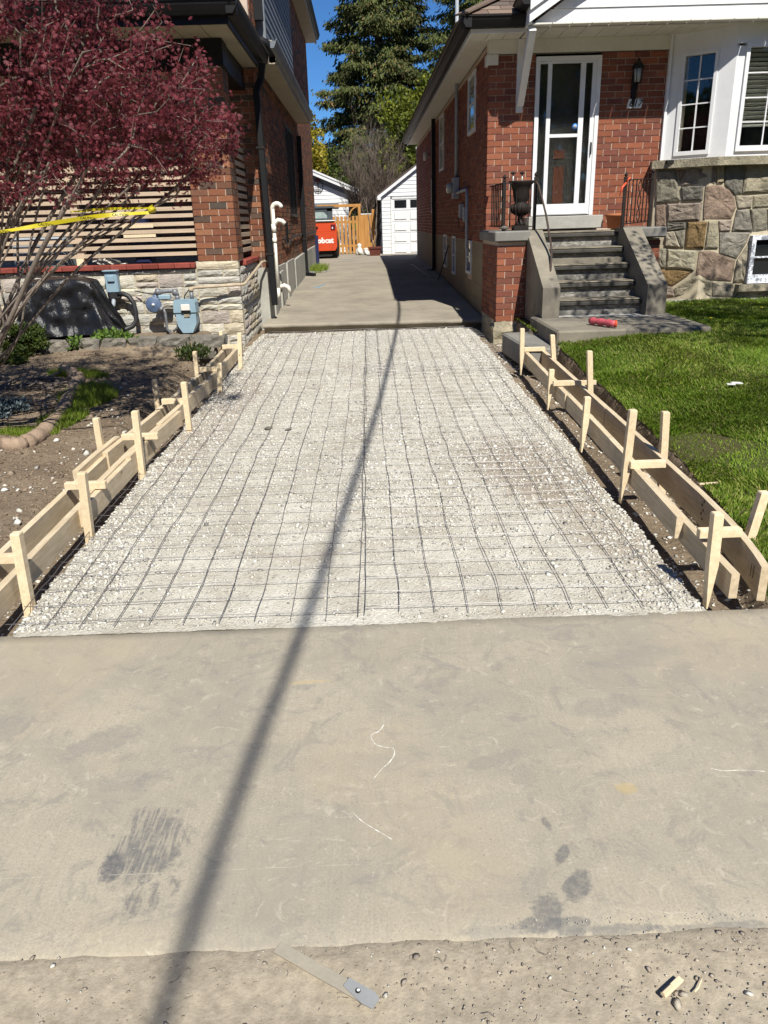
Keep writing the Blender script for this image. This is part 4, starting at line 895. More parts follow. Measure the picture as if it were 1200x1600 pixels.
b = MB(); b.bbox(1.93, 3.52, 7.93, 9.3, .1, .5, .02); b.build('landing_slab', mt, P1)
bk = MB(); bk.obbox((1.80, 8.56, .21), (1, .06, 0), (-.06, 1, 0), (0, 0, 1), (.185, .62, .12), .02); o = bk.build('step_block', M['old_concrete']); tag(o, 'low weathered concrete block beside the landing at the end of the right formwork', 'block')
# iron railings
def railing(name, label, segs, posts, grp='black iron porch railings', orn=()):
    t = thing(name, label, 'railing', posts[0][:3], grp)
    for (x, y, za, zb) in posts:
        b = MB(); b.box(x-.018, x+.018, y-.018, y+.018, za, zb); b.build('post', M['iron'], t)
        b = MB(); b.lathe((x, y, zb), [(.005, 0), (.02, .012), (.022, .025), (.012, .04), (.002, .055)], 10); b.build('finial', M['iron'], t)
    for (p, q, n) in segs:
        p, q = Vector(p), Vector(q)
        b = MB(); b.beam(p, q, .03, .012); b.build('top_rail', M['iron'], t)
        lo = Vector((0, 0, -.50)); b = MB(); b.beam(p+lo, q+lo, .02, .012); b.build('bottom_rail', M['iron'], t)
        for k in range(1, n):
            a = p.lerp(q, k/n); b = MB()
            if k == (n+1)//2:
                for sg in (-1, 1):
                    pts = [a+lo*(i/16)+(q-p).normalized()*(sg*.028*abs(math.sin(i/16*math.pi*3))) for i in range(17)]; b.tube(pts, .0065, 5)
            else: b.tube([a+lo*(i/8) for i in range(9)], .0085, 5)
            b.build('baluster', M['iron'], t)
    return t
R1 = railing('porch_railing', 'black iron railing round the left pier behind the urn', [((1.72, 10.10, 1.99), (1.72, 11.2, 1.99), 8), ((1.72, 10.10, 1.985), (2.10, 10.10, 1.985), 5)], [(1.72, 10.1, 1.44, 2.03), (2.10, 10.1, 1.43, 2.05)])
b = MB(); pts = [at(838, 283, Y=10.1), at(842, 292, Y=10.02), at(846, 307, Y=9.93), at(853, 335, Y=9.8), at(860, 376, Y=9.6), at(862, 392, Y=9.5), at(861, 412, Y=9.38), at(858, 450, Y=9.12)]
b.tube(pts, .013, 7); b.build('handrail', M['rust_iron'], R1)
R2 = railing('porch_railing', 'black iron railing panel on the right pier with a red ribbon tied to it', [((3.20, 10.1, 1.98), (3.60, 10.32, 2.0), 7)], [(3.20, 10.1, 1.43, 2.02), (3.61, 10.33, 1.43, 2.06)])
b = MB(); b.tube([(3.2, 10.08, 1.95), (3.15, 10.05, 1.90), (3.12, 10.04, 1.80)], [.012, .016, .004], 7); b.tube([(3.2, 10.08, 1.96), (3.235, 10.06, 2.01), (3.21, 10.08, 1.98)], [.008, .013, .006], 7)
tag(b.build('ribbon', M['red_ribbon']), 'orange red ribbon tied to the post of the right iron railing', 'ribbon')
# urn
U = thing('urn', 'black cast iron urn on the brick pier left of the steps', 'urn', (1.94, 10.17, 1.44))
b = MB(); b.box(1.85, 2.03, 10.08, 10.26, 1.441, 1.50); b.build('base', M['iron'], U)
b = MB(); b.lathe((1.94, 10.17, 1.50), [(.075, 0), (.06, .03), (.035, .06), (.03, .10), (.05, .12), (.10, .15), (.118, .20), (.105, .245), (.07, .26), (.085, .28), (.095, .33), (.105, .40), (.125, .46), (.155, .49), (.158, .51), (.13, .51), (.10, .44)], 24); b.build('bowl', M['iron'], U)
b = MB()
for k in range(16):
    a = k/16*2*math.pi; b.tube([(1.94+math.cos(a)*r, 10.17+math.sin(a)*r, 1.5+h) for r, h in ((.05, .12), (.108, .155), (.122, .20), (.108, .24))], .012, 5)
b.build('gadroon', M['iron'], U)
for i, (px, lb) in enumerate([(802, 'left solar stake light standing in the black urn'), (816, 'right solar stake light standing in the black urn')]):
    q = at(px, 272, Y=10.17); t = thing('stake_light', lb, 'garden light', (q.x, q.y, 1.95), 'solar lights in the urn')
    b = MB(); b.tube([(q.x, q.y, 1.93), (q.x, q.y, q.z)], .010, 8); b.build('stem', M['lamp_glass'], t)
    b = MB(); b.lathe((q.x, q.y, q.z), [(.02, 0), (.032, .004), (.03, .02), (.004, .028)], 12); b.build('cap', M['iron'], t)
o = scatter('stone', [(1.72, 10.03, 1.475)], [.075], M['rock'], kind=None); tag(o, 'rounded grey stone on the pier cap left of the urn', 'stone')
# terracotta pot on the deck
b = MB(); b.lathe((3.36, 10.95, 1.42), [(.085, 0), (.115, .15), (.125, .15), (.128, .185), (.112, .185), (.10, .15)], 22); tag(b.build('flower_pot', M['terracotta']), 'empty terracotta pot behind the right railing', 'pot')
# lantern and number plate
L1 = thing('wall_lantern', 'black wall lantern on the red brick right of the door', 'lantern', (3.63, YF, 3.25)); lx = at(997, 110, Y=YF-.12); X0 = lx.x
b = MB(); b.box(X0-.035, X0+.035, YF-.02, YF, 3.02, 3.30).tube([(X0, YF-.01, 3.04), (X0, YF-.09, 3.02), (X0, YF-.12, 3.10), (X0, YF-.12, 3.17)], .011, 7); b.lathe((X0, YF-.03, 3.03), [(.004, -.14), (.02, -.05), (.03, 0), (.01, .02)], 10); b.build('bracket', M['black_metal'], L1)
b = MB(); b.lathe((X0, YF-.12, 3.17), [(.045, 0), (.04, .01), (.045, .012)], 6)
for k in range(6):
    a = k/6*2*math.pi; b.tube([(X0+math.cos(a)*.046, YF-.12+math.sin(a)*.046, 3.18), (X0+math.cos(a)*.066, YF-.12+math.sin(a)*.066, 3.345)], .005, 5)
b.lathe((X0, YF-.12, 3.345), [(.085, 0), (.075, .03), (.03, .075), (.012, .085), (.014, .105), (.003, .12)], 6); b.build('cage', M['black_metal'], L1)
b = MB(); b.lathe((X0, YF-.12, 3.185), [(.036, 0), (.054, .155)], 6); b.build('glass', M['lamp_glass'], L1)
def textobj(txt, size, mt, parent, mat4, name='lettering', ext=.001, shear=0, sx=1, bold=0):
    cu = bpy.data.curves.new(name, 'FONT'); cu.body = txt; cu.size = size; cu.extrude = ext; cu.align_x = 'CENTER'; cu.align_y = 'CENTER'; cu.shear = shear; cu.offset = bold; cu.resolution_u = 2
    o = bpy.data.objects.new(name, cu); COL.objects.link(o); me = bpy.data.meshes.new_from_object(o); bpy.data.objects.remove(o)
    me.transform(mat4 @ Matrix.Diagonal((sx, 1, 1, 1))); me.materials.clear(); me.materials.append(mt); me.update()
    o = bpy.data.objects.new(name, me); COL.objects.link(o)
    if parent is not None: setpar(o, parent)
    return o
def facemat(x, y, z, face='F'):   # text plane looking to -Y
    return Matrix.Translation((x, y, z)) @ Matrix.Rotation(math.pi/2, 4, 'X')
q = at(991.5, 162, Y=YF); NP = thing('house_number', 'white plaque with black number 617 below the lantern', 'sign', (q.x, YF, q.z))
b = MB(); b.prism([(q.x-.105, q.z-.055), (q.x+.085, q.z-.055), (q.x+.105, q.z+.055), (q.x-.085, q.z+.055)], 'Y', YF-.02, YF-.001); b.build('plaque', M['white_print'], NP)
textobj('617', .115, M['black_print'], NP, facemat(q.x, YF-.022, q.z), shear=.3, bold=.0015)
# wrapped bundle on the landing
BW = thing('wrapped_bundle', 'red and pink plastic wrapped roll lying on the landing slab', 'bundle', (2.6, 8.35, .5))
pa, pb_ = at(921, 500, Z=.54), at(961, 505, Z=.54); pa.y = pb_.y = 8.33; d = (pb_-pa)
pa, pb_ = at(923, 501, Z=.545), at(961, 506, Z=.545)
b = MB(); pts = [pa.lerp(pb_, i/8) for i in range(9)]; b.tube(pts, [.035+.006*math.sin(i*2.3) for i in range(9)], 10); b.build('roll', M['pink_wrap'], BW)
b = MB(); b.lathe((pb_.x, pb_.y, pb_.z), [(.0, -.01), (.038, 0), (.038, .012), (.0, .014)], 12, 'X'); b.build('end_fold', M['red_ribbon'], BW)
# ------------------------------------------------------------ service conduit, meters and cable on the side wall
X = XR; ct = at(716, 118, X=X-.03); Yc = 14.6
EM = thing('electric_meter', 'grey electric meter and conduit on the shaded side wall of the bungalow', 'meter', (X, Yc, 2.0))
b = MB(); b.tube([(X-.045, Yc, 2.25), (X-.045, Yc, 5.38)], .030, 10); b.build('service_mast', M['conduit'], EM)
b = MB(); b.bbox(X-.11, X-.002, Yc-.13, Yc+.13, 1.93, 2.27, .008); b.build('meter_box', M['conduit'], EM)
b = MB(); b.lathe((X-.21, Yc, 2.10), [(.07, 0), (.085, .02), (.085, .10)], 18, 'X'); b.build('meter_dial', M['lamp_glass'], EM)
b = MB(); b.tube([(X-.055, Yc-.13, 2.02), (X-.055, Yc-.6, 2.02), (X-.055, Yc-1.5, 2.03), (X-.055, Yc-1.58, 2.0), (X-.055, Yc-1.62, 1.9), (X-.055, Yc-1.62, 1.15), (X+.0, Yc-1.62, 1.1)], .026, 9); b.build('conduit', M['conduit'], EM)
for (y, z, s_) in [(13.9, 1.72, .09), (13.35, 1.66, .07)]:
    b = MB(); b.bbox(X-.07, X-.002, y-s_, y+s_, z-.11, z+.11, .005); b.build('junction_box', M['conduit'], EM)
b = MB(); b.tube([(X-.02, 14.5, 1.62), (X-.02, 14.3, 1.42), (X-.02, 13.9, 1.38), (X-.02, 13.5, 1.5)], .006, 5); b.build('wire', M['black_metal'], EM)
DS = thing('downspout', 'dark downspout on the shaded bungalow side wall', 'downspout', (X-.05, 19.2, .4))
b = MB(); b.box(X-.10, X-.015, 19.1, 19.2, .5, 3.7); b.tube([(X-.057, 19.15, .5), (X-.1, 19.15, .44), (X-.22, 19.15, .44)], .05, 8); b.build('pipe', M['black_metal'], DS)
FL_ = thing('floodlight', 'small round floodlight high on the bungalow side wall', 'light', (X, 23.0, 3.0)); q = at(663, 244, X=X-.12)
b = MB(); b.lathe((q.x-.02, q.y, q.z), [(.10, 0), (.11, .05), (.05, .10), (.03, .16)], 14, 'X'); b.build('head', M['old_white'], FL_)
b = MB(); b.tube([(X-.02, 16.2, 1.1), (X-.05, 16.3, .95), (X-.12, 16.6, .6), (X-.16, 16.9, .42), (X-.3, 18, .44), (X-.4, 20, .48), (X-.45, 21.5, .49)], .012, 6); tag(b.build('extension_cord', M['black_plastic']), 'black and pale cord hanging down the bungalow side wall to the driveway', 'cord')
# overhead service cable: only its shadow falls in the picture
shp = [(-4, -.80), (-1, -.66), (1.17, -.50), (2, -.425), (3, -.305), (5.87, 0.0), (8.7, .24), (11.58, .449), (13.6, .53), (18.7, .63)]
pts = []
for (Y, Xs) in shp:
    zc = np.interp(Y, [-4, 18.7], [6.9, 5.38])-.35*math.sin((Y+4)/22.7*math.pi); g = zg(Y); t = (zc-g)/1.22
    pts.append(Vector((Xs+.25*t, Y-t, zc)))
# smooth
def crs(P, k=8):
    o = []
    for i in range(len(P)-1):
        p0, p1, p2, p3 = P[max(i-1, 0)], P[i], P[i+1], P[min(i+2, len(P)-1)]
        for j in range(k):
            t = j/k; o.append(.5*((2*p1)+(p2-p0)*t+(2*p0-5*p1+4*p2-p3)*t*t+(3*p1-p0-3*p2+p3)*t**3))
    return o+[P[-1]]
b = MB(); b.tube(crs(pts), .0215, 8); tag(b.build('service_cable', M['black_plastic']), 'black overhead service cable whose shadow crosses the driveway', 'cable')
# concrete bits on lawn
b = MB(); q = at(1110, 732, Z=.24); q.z = float(lawn_z(q.x, q.y))+.02; b.obbox(q, (1, .1, 0), (-.1, 1, 0), (0, 0, 1), (.055, .006, .004)); tag(b.build('wood_sliver', M['lumber']), 'thin pale sliver of wood on the bare lawn patch', 'wood scrap')
q = at(1147, 597, Z=.33); q.z = float(lawn_z(q.x, q.y))+.035; b = MB(); r = random.Random(2)
for k in range(6): b.obbox(q+Vector((r.uniform(-.04, .04), r.uniform(-.03, .03), r.uniform(0, .01))), Vector((1, r.uniform(-1, 1), 0)).normalized(), (0, 1, 0), (0, 0, 1), (.03, .012, .004))
tag(b.build('paper_scrap', M['white_print']), 'crumpled white scrap of paper in the lawn', 'paper')
for (px, py, z, lb) in [(1190, 481, .49, 'right yellow dandelion at the edge of the lawn by the footing'), (1110, 498, .48, 'left yellow dandelion in the lawn below the stone wall')]:
    q = at(px, py, Z=z); q.z = float(lawn_z(q.x, q.y))+.03; t = thing('dandelion', lb, 'flower', tuple(q), 'dandelions in the lawn')
    b = MB(); b.lathe((q.x, q.y, q.z), [(.005, 0), (.02, .01), (.018, .018), (.003, .02)], 9); b.build('flower_head', M['tape'], t); b = MB(); b.tube([(q.x, q.y, q.z-.035), (q.x, q.y, q.z+.002)], .002, 4); b.build('stem', M['plant_green'], t)
# ------------------------------------------------------------ left-hand house
XL = -1.45
H2 = thing('porch_house', 'two storey brown brick house with cream stone porch base and black gutters on the left', 'house', (-2.0, 12.0, .25))
# stone base of the porch
c = []
ashlar(c, 'F', 10.2, -5.6, -2.14, .12, 1.11, 3); ashlar(c, 'F', 10.2, -2.14, -1.60, .12, 1.19, 8); ashlar(c, 'R', -1.60, 10.325, 12.0, .12, 1.10, 5)
emit(H2, c, 'stone', 'cream_stone', 260, rough=.13, nvar=8)
b = MB(); b.box(-5.6, -1.612, 10.215, 11.99, .05, 1.10); b.build('stone_backing', M['mortar_pale'], H2)
x = -5.6
while x < -2.16:
    w = min(.2, -2.14-x); b = MB(); b.bbox(x+.002, x+w-.002, 10.15, 10.45, 1.112, 1.175, .008); b.build('coping_brick', M['red_coping'], H2); x += w
y = 10.66
while y < 11.95:
    b = MB(); b.bbox(-1.82, -1.57, y+.002, y+.198, 1.103, 1.165, .008); b.build('coping_brick', M['red_coping'], H2); y += .2
# brick pillar
c = []
brickface(c, 'F', 10.2, -2.10, -1.60, 1.19, 3.32); brickface(c, 'R', -1.60, 10.31, 10.66, 1.19, 3.32, off=1); brickface(c, 'L', -2.10, 10.31, 10.66, 1.19, 3.32, off=1)
brickface(c, 'F', 12.0, -1.96, XL, 1.0, 3.66)
emit(H2, c, 'brick', 'mixed_brick', 170)
b = MB(); b.box(-2.09, -1.61, 10.21, 10.66, 1.17, 3.33); b.build('pillar_core', M['mortar'], H2)
c = []
wins = [(16.3, 18.0, 1.78, 3.4), (15.1, 15.7, 1.25, 1.62)]
brickface(c, 'R', XL, 12.11, 24.6, .96, 7.6, holes=wins+[(12.9, 18.3, 4.1, 8)])
emit(H2, c, 'side_brick', 'mixed_brick', 125)
c = []; brickface(c, 'F', 12.3, -1.66, XL-.005, 3.95, 7.2)
emit(H2, c, 'upper_brick', 'mixed_brick', 60)
b = MB(); b.box(XL-.3, XL-.01, 12.02, 24.6, .2, 7.6).box(-1.96, XL-.012, 12.012, 12.3, .2, 3.9).box(-6, XL-.3, 12.5, 24.6, .2, 7.6).box(-6.2, -1.97, 12.01, 12.2, .2, 3.9).box(-6, -1.46, 12.32, 12.6, 3.8, 7.4)
b.build('wall', M['mortar'], H2)
c = []; brickface(c, 'F', 12.0, -5.6, -1.97, 1.2, 3.5); emit(H2, c, 'porch_brick', 'mixed_brick', 1)
# foundation, porch floor
b = MB(); b.box(XL-.2, XL+.03, 12.0, 16.2, .05, .95); b.box(-1.86, XL+.05, 11.92, 12.03, .05, 1.0)
b.prism([(16.2, .1), (24.6, .1), (24.6, 1.0), (20, .98), (16.2, .92)], 'X', XL-.2, XL+.05)
b.build('foundation', M['foundation'], H2)
for (ya, yb, z) in [(12.15, 12.55, .90), (13.2, 13.8, .86), (14.4, 14.9, .95)]:
    b = MB(); b.prism([(ya, .1), (yb, .1), (yb-.05, z), (ya+.05, z)], 'X', XL-.0, XL+.055); b.build('foundation_patch', M['foundation'], H2)
b = MB(); b.box(-5.6, -1.83, 10.45, 12.0, 1.0, 1.105); b.build('porch_floor', M['old_concrete'], H2)
# horizontal slats of the porch screen
for k in range(12):
    z = 1.262+.0885*k
    b = MB(); b.bbox(-5.6, -2.115, 10.24, 10.262, z+.006*math.sin(k*3), z+.046+.006*math.sin(k*3), .002); b.build('slat', M['slat'], H2)
b = MB(); b.bbox(-3.0, -2.62, 10.232, 10.239, 1.60, 1.64, .001); b.build('slat', M['lumber'], H2)
b = MB(); b.bbox(-3.0, -2.60, 10.232, 10.239, 1.49, 1.525, .001); b.build('slat', M['lumber'], H2)
for x in (-3.62, -4.9): b = MB(); b.bbox(x, x+.09, 10.265, 10.35, 1.17, 2.4, .003); b.build('screen_post', M['slat'], H2)
b = MB(); b.bbox(-3.62, -3.53, 10.2, 10.24, 1.175, 1.26, .003); b.build('spacer_block', M['lumber'], H2)
for k in range(16):
    z = 1.25+.10*k; b = MB(); b.bbox(-1.69, -1.668, 10.67, 11.98, z, z+.055, .002); b.build('side_slat', M['slat'], H2)
# things on the porch seen between the slats
b = MB(); b.bbox(-4.7, -4.0, 10.9, 11.4, 1.105, 1.52, .03); tag(b.build('storage_box', M['conduit']), 'pale blue grey storage box standing behind the porch slats', 'box')
b = MB(); b.bbox(-3.05, -2.85, 10.8, 11.1, 1.105, 1.75, .02); tag(b.build('tall_bin', M['navy']), 'narrow dark blue bin standing behind the porch slats', 'bin')
b = MB(); r = random.Random(9)
for k in range(10): b.obbox((-3.35+r.uniform(-.15, .15), 10.7+r.uniform(-.05, .05), 1.14+r.uniform(0, .14)), Vector((1, r.uniform(-1, 1), r.uniform(-.5, .5))).normalized(), Vector((0, 1, 0)), Vector((0, 0, 1)), (.09, .05, .03), .01)
tag(b.build('paper_heap', M['cream_siding']), 'heap of crumpled cream paper on the porch floor behind the slats', 'paper')
# beam, soffit, gutters, porch roof
b = MB(); b.box(-6, -1.56, 10.16, 10.5, 3.335, 3.60).box(-1.78, -1.58, 10.5, 12.0, 3.335, 3.60); b.build('beam', M['black_metal'], H2)
panels(-6, -1.38, 9.48, 12.0, 3.61, 15, par=H2, mt='soffit_beige')
b = MB(); b.box(-6, -1.36, 9.44, 9.47, 3.59, 3.77).box(-1.385, -1.36, 9.47, 12.2, 3.59, 3.77); b.build('fascia', M['black_metal'], H2)
gutter((-6, 9.44, 3.79), (-1.25, 9.44, 3.79), (0, -1, 0), parent=H2, h=.125); gutter((-1.36, 9.33, 3.79), (-1.36, 12.15, 3.79), (1, 0, 0), parent=H2, h=.125)
# porch roof: front slope rises 16.5 degrees to the upper wall, hip on the corner
ts = math.tan(math.radians(17)); c2, s2 = math.cos(math.radians(17)), math.sin(math.radians(17))
b = MB(); E0 = Vector((-1.25, 9.32, 3.80)); b.add([(-6, 9.32, 3.80), (-1.25, 9.32, 3.80), (-1.62, 9.69+0, 3.80+.37*ts), (-4.23, 12.3, 3.80+2.98*ts), (-6, 12.3, 3.80+2.98*ts), (-1.25, 12.3, 3.80), (-1.66, 12.3, 3.80+.41*ts)], [(0, 1, 3, 4), (1, 5, 6, 3)]); b.add([(-1.25, 12.3, 3.7), (-4.23, 12.3, 3.7), (-4.23, 12.3, 3.8+2.98*ts), (-1.25, 12.3, 3.8)], [(0, 1, 2, 3)])
pr = b.build('porch_roof', M['shingle'], H2)
shingles(pr, (-6, 9.32, 3.80), (1, 0, 0), (0, c2, s2), (0, -s2, c2), 1.0, 4.75, 3.05, w=.33, e=.15, lim=lambda x, v: x < 4.75-v*c2+.12, maxn=170)
b = MB(); b.beam((-1.25, 9.32, 3.815), (-4.2, 12.27, 3.815+2.95*ts), .16, .02); b.build('hip_cap', M['shingle'], pr)
# upper storey: cream siding, corner trim, bay siding
z = 3.93; k = 0
while z < 7.0:
    b = MB(); b.add([(-6, 12.27, z), (-1.80, 12.27, z), (-1.80, 12.285, z+.195), (-6, 12.285, z+.195), (-6, 12.32, z), (-1.8, 12.32, z), (-1.8, 12.32, z+.195), (-6, 12.32, z+.195)], [(0, 1, 2, 3), (0, 4, 5, 1), (1, 5, 6, 2), (3, 2, 6, 7)]); b.build('siding_board', M['cream_siding'], H2); z += .2
b = MB(); b.box(-1.80, -1.735, 12.24, 12.34, 3.88, 7.0); b.build('corner_trim', M['white_paint'], H2)
b = MB(); b.box(-1.735, -1.66, 12.25, 12.33, 3.9, 7.0)
for k in range(16): b.box(-1.735, -1.662, 12.24, 12.25, 3.9+k*.2, 4.09+k*.2)
b.build('window_side', M['grey_siding'], H2)
b = MB(); b.box(-1.72, -1.68, 12.18, 12.26, 4.05, 7.0); b.build('upper_downspout', M['black_metal'], H2)
b = MB(); b.tube([(-1.70, 12.2, 4.1), (-1.66, 12.2, 4.02), (-1.35, 12.25, 3.98), (-1.24, 12.3, 3.93), (-1.2, 12.35, 3.8)], .055, 8); b.build('elbow', M['black_metal'], H2)
b = MB(); b.box(-1.45, -1.30, 12.05, 12.6, 3.78, 3.92); b.build('flashing', M['grey_siding'], H2)
z = 4.1
while z < 7.6:
    b = MB(); b.add([(XL+.09, 12.9, z), (XL+.09, 18.3, z), (XL+.075, 18.3, z+.12), (XL+.075, 12.9, z+.12), (XL-.02, 12.9, z), (XL-.02, 18.3, z), (XL-.02, 18.3, z+.12), (XL-.02, 12.9, z+.12)], [(0, 1, 2, 3), (0, 4, 5, 1), (3, 2, 6, 7), (0, 3, 7, 4)]); b.build('bay_siding', M['grey_siding'], H2); z += .125
b = MB(); b.box(XL-.02, XL+.13, 12.8, 12.9, 4.05, 7.6); b.build('bay_trim', M['grey_siding'], H2)
b = MB(); b.box(XL-.02, XL+.12, 12.62, 12.72, 4.3, 7.6); b.build('window_frame', M['black_metal'], H2)
b = MB(); b.bbox(XL-.0, XL+.22, 12.78, 18.4, 3.98, 4.08, .01); b.build('bay_ledge', M['soffit_beige'], H2)
# skirt eave along the side wall and upper eave
panels(XL-.0, -1.165, 12.35, 19.2, 3.70, 10, 'Y', par=H2, mt='soffit_beige')
b = MB(); b.box(-1.165, -1.145, 12.35, 19.25, 3.68, 3.82).box(XL, -1.165, 19.2, 19.22, 3.69, 3.85); b.build('fascia', M['soffit_beige'], H2)
gutter((-1.145, 11.55, 3.85), (-1.145, 19.27, 3.85), (1, 0, 0), r=.04, h=.10, mt='grey_siding', parent=H2)
b = MB(); b.prism([(XL, 3.85), (-1.14, 3.85), (XL, 4.05)], 'Y', 12.4, 19.25); b.build('skirt_roof', M['shingle'], H2)
b = MB(); b.box(XL-.1, -1.20, 12.2, 24.75, 6.30, 6.32); b.build('upper_soffit', M['soffit_beige'], H2)
b = MB(); b.box(-1.20, -1.16, 12.2, 24.8, 6.28, 6.48); b.build('upper_fascia', M['soffit_beige'], H2)
gutter((-1.16, 12.2, 6.5), (-1.16, 24.82, 6.5), (1, 0, 0), r=.045, h=.12, mt='black_metal', parent=H2)
b = MB(); b.prism([(-1.1, 6.5), (-6, 8.6), (-11, 6.5)], 'Y', 12.0, 24.85); b.build('upper_roof', M['shingle'], H2)
for (y0, y1, za, zb) in wins[:1]:
    f = MB(); f.box(XL-.02, XL+.004, y0, y0+.06, za, zb).box(XL-.02, XL+.004, y1-.06, y1, za, zb).box(XL-.02, XL+.0035, y0+.06, y1-.06, zb-.06, zb).box(XL-.06, XL+.03, y0-.03, y1+.03, za-.05, za).box(XL-.02, XL+.002, (y0+y1)/2-.02, (y0+y1)/2+.02, za, zb-.06)
    w = f.build('window', M['black_metal'], H2); g = MB(); g.box(XL-.0085, XL-.004, y0+.06, y1-.06, za, zb-.06); g.build('pane', M['dark_room'], w)
b = MB(); b.box(XL-.0085, XL-.004, 15.1, 15.7, 1.25, 1.62); b.build('vent_opening', M['dark_room'], H2)
# downspouts
def downspout(name, label, pts, w, d, loc):
    t = thing(name, label, 'downspout', loc, 'black downspouts on the left house'); b = MB()
    for i in range(len(pts)-1):
        p, q = Vector(pts[i]), Vector(pts[i+1]); b.beam(p, q+(q-p).normalized()*.02, w, d, up=(1, 0, 0) if abs((q-p).z) > .1 else (0, 0, 1), b=.008)
    b.build('pipe', M['black_metal'], t)
    b = MB()
    for i in range(len(pts)-1):
        p, q = Vector(pts[i]), Vector(pts[i+1])
        if abs((q-p).z) > 1:
            for k in (.25, .75):
                m_ = p.lerp(q, k); b = MB(); b.box(m_.x-d*.8, m_.x+d*.6, m_.y-w*.62, m_.y+w*.62, m_.z-.015, m_.z+.015); b.build('strap', M['iron'], t)
    return t
downspout('downspout', 'black downspout at the front corner of the left house beside the white pipe', [(-1.30, 11.9, 3.64), (-1.34, 11.92, 3.45), (-1.41, 11.88, 3.3), (-1.36, 11.74, .5)], .085, .085, (-1.36, 11.74, .5))
downspout('downspout', 'black downspout farther back on the left house with an elbow at its foot', [(-1.38, 18.8, 3.4), (-1.39, 18.8, .55), (-1.36, 18.72, .48), (-1.20, 18.6, .46)], .10, .10, (-1.38, 18.8, .45))
# white plastic vent pipes
V1 = thing('vent_pipe', 'white plastic vent pipe with two elbows on the left house wall behind the black downspout', 'pipe', (-1.38, 12.6, .55))
def arc(c, r, a0, a1, n, u, v): return [Vector(c)+Vector(u)*r*math.cos(a0+(a1-a0)*i/n)+Vector(v)*r*math.sin(a0+(a1-a0)*i/n) for i in range(n+1)]
b = MB(); pts = [Vector((-1.39, 12.55, .60)), Vector((-1.385, 12.55, 1.82))]+arc((-1.315, 12.55, 1.82), .07, math.pi, .15, 8, (1, 0, 0), (0, 0, 1)); b.tube(pts, .032, 12); b.build('pipe', M['pvc'], V1)
b = MB(); b.tube([(-1.385, 12.55, 1.55), (-1.36, 12.55, 1.62), (-1.31, 12.55, 1.655), (-1.25, 12.55, 1.64), (-1.21, 12.55, 1.60)], .034, 12); b.tube([(-1.385, 12.55, 1.48), (-1.385, 12.55, 1.60)], .040, 12); b.build('elbow', M['pvc'], V1)
b = MB(); b.tube([(-1.39, 12.55, .66), (-1.39, 12.55, .56), (-1.43, 12.55, .50)], .037, 12); b.tube([(-1.386, 12.55, 1.33), (-1.386, 12.55, 1.40)], .037, 12); b.build('coupling', M['pvc'], V1)
b = MB(); b.tube([(-1.43, 13.2, .62), (-1.35, 13.2, .65), (-1.29, 13.2, .62), (-1.27, 13.2, .54)], .036, 12); tag(b.build('drain_elbow', M['pvc']), 'short white plastic elbow low on the foundation of the left house', 'pipe')
b = MB(); n = 60
b.tube([(XL+.03, 14.2+i*.17, 1.36+.03*math.sin(i*1.3)-.25*math.exp(-((i-6)/3)**2)*.5) for i in range(n)], .014, 5); tag(b.build('wall_cable', M['black_plastic']), 'black wavy cable strung along the left house side wall', 'cable')
b = MB(); b.tube([(-1.15, 16.2, .37), (-.98, 16.1, .385), (-.88, 16.6, .39), (-.86, 17.5, .40), (-.95, 17.9, .41)], .012, 6); tag(b.build('blue_hose', M['hose']), 'short blue hose lying on the driveway beside the left house', 'hose')
q = at(497, 415, X=-1.36); b = MB(); b.bbox(-1.40, -1.31, 22.9, 23.02, .42, 1.27, .01); tag(b.build('blue_post', M['navy']), 'narrow dark blue post standing at the rear corner of the left house', 'post')
b = MB(); b.box(XL+.02, XL+.07, 19.3, 19.6, 1.86, 1.95); tag(b.build('blue_strap', M['blue_tie']), 'small blue strap on the brick beside the far black downspout', 'strap')
g_ = tuftgrass('weeds', -1.18, 20.3, .22, 1.0, 1600, .16, lambda X, Y: zgv(Y)+.03, 'grass'); b = MB(); b.bbox(-1.4, -.95, 19.4, 19.8, .44, .50, .01); tag(b.build('paving_slab', M['old_concrete']), 'small grey paving slab by the weeds at the far downspout', 'slab')
# ------------------------------------------------------------ gas meter
GM = thing('gas_meter', 'blue grey gas meter with regulator and pipes on the cream stone base', 'gas meter', (-2.26, 10.0, .32))
x, y = -2.265, 9.98
b = MB(); b.prism([(x-.14, .72), (x-.12, .755), (x+.11, .755), (x+.13, .72), (x+.135, .60), (x-.145, .60)], 'Y', y-.10, y+.09); b.prism([(x-.13, .60), (x+.125, .60), (x+.12, .46), (x+.065, .35), (x-.06, .35), (x-.115, .44)], 'Y', y-.085, y+.08)
b.build('body', M['meter_blue'], GM)
b = MB(); b.bbox(x-.045, x+.065, y-.125, y-.101, .625, .70, .006); b.build('dial_window', M['cream_siding'], GM)
b = MB(); b.bbox(x-.05, x+.07, y-.115, y-.101, .60, .622, .004); b.build('dial_base', M['black_metal'], GM)
b = MB(); b.bbox(x-.025, x+.05, y-.095, y-.0865, .54, .59, .003); b.build('tag_plate', M['tan_stone'], GM)
b = MB(); b.tube([(x-.10, y, .745), (x-.10, y, .80)], .028, 10); b.tube([(x+.08, y, .75), (x+.08, y, .84)], .024, 10); b.build('union', M['galv'], GM)
b = MB(); b.tube([(x-.10, y, .80), (x-.10, y, .83), (x-.16, y, .86), (x-.34, y, .85), (x-.37, y, .82)], .027, 10); b.lathe((x-.12, y, .84), [(.04, -.03), (.045, 0), (.04, .03)], 10, 'X'); b.lathe((x-.33, y, .85), [(.04, -.03), (.045, 0), (.04, .03)], 10, 'X'); b.build('top_pipe', M['galv'], GM)
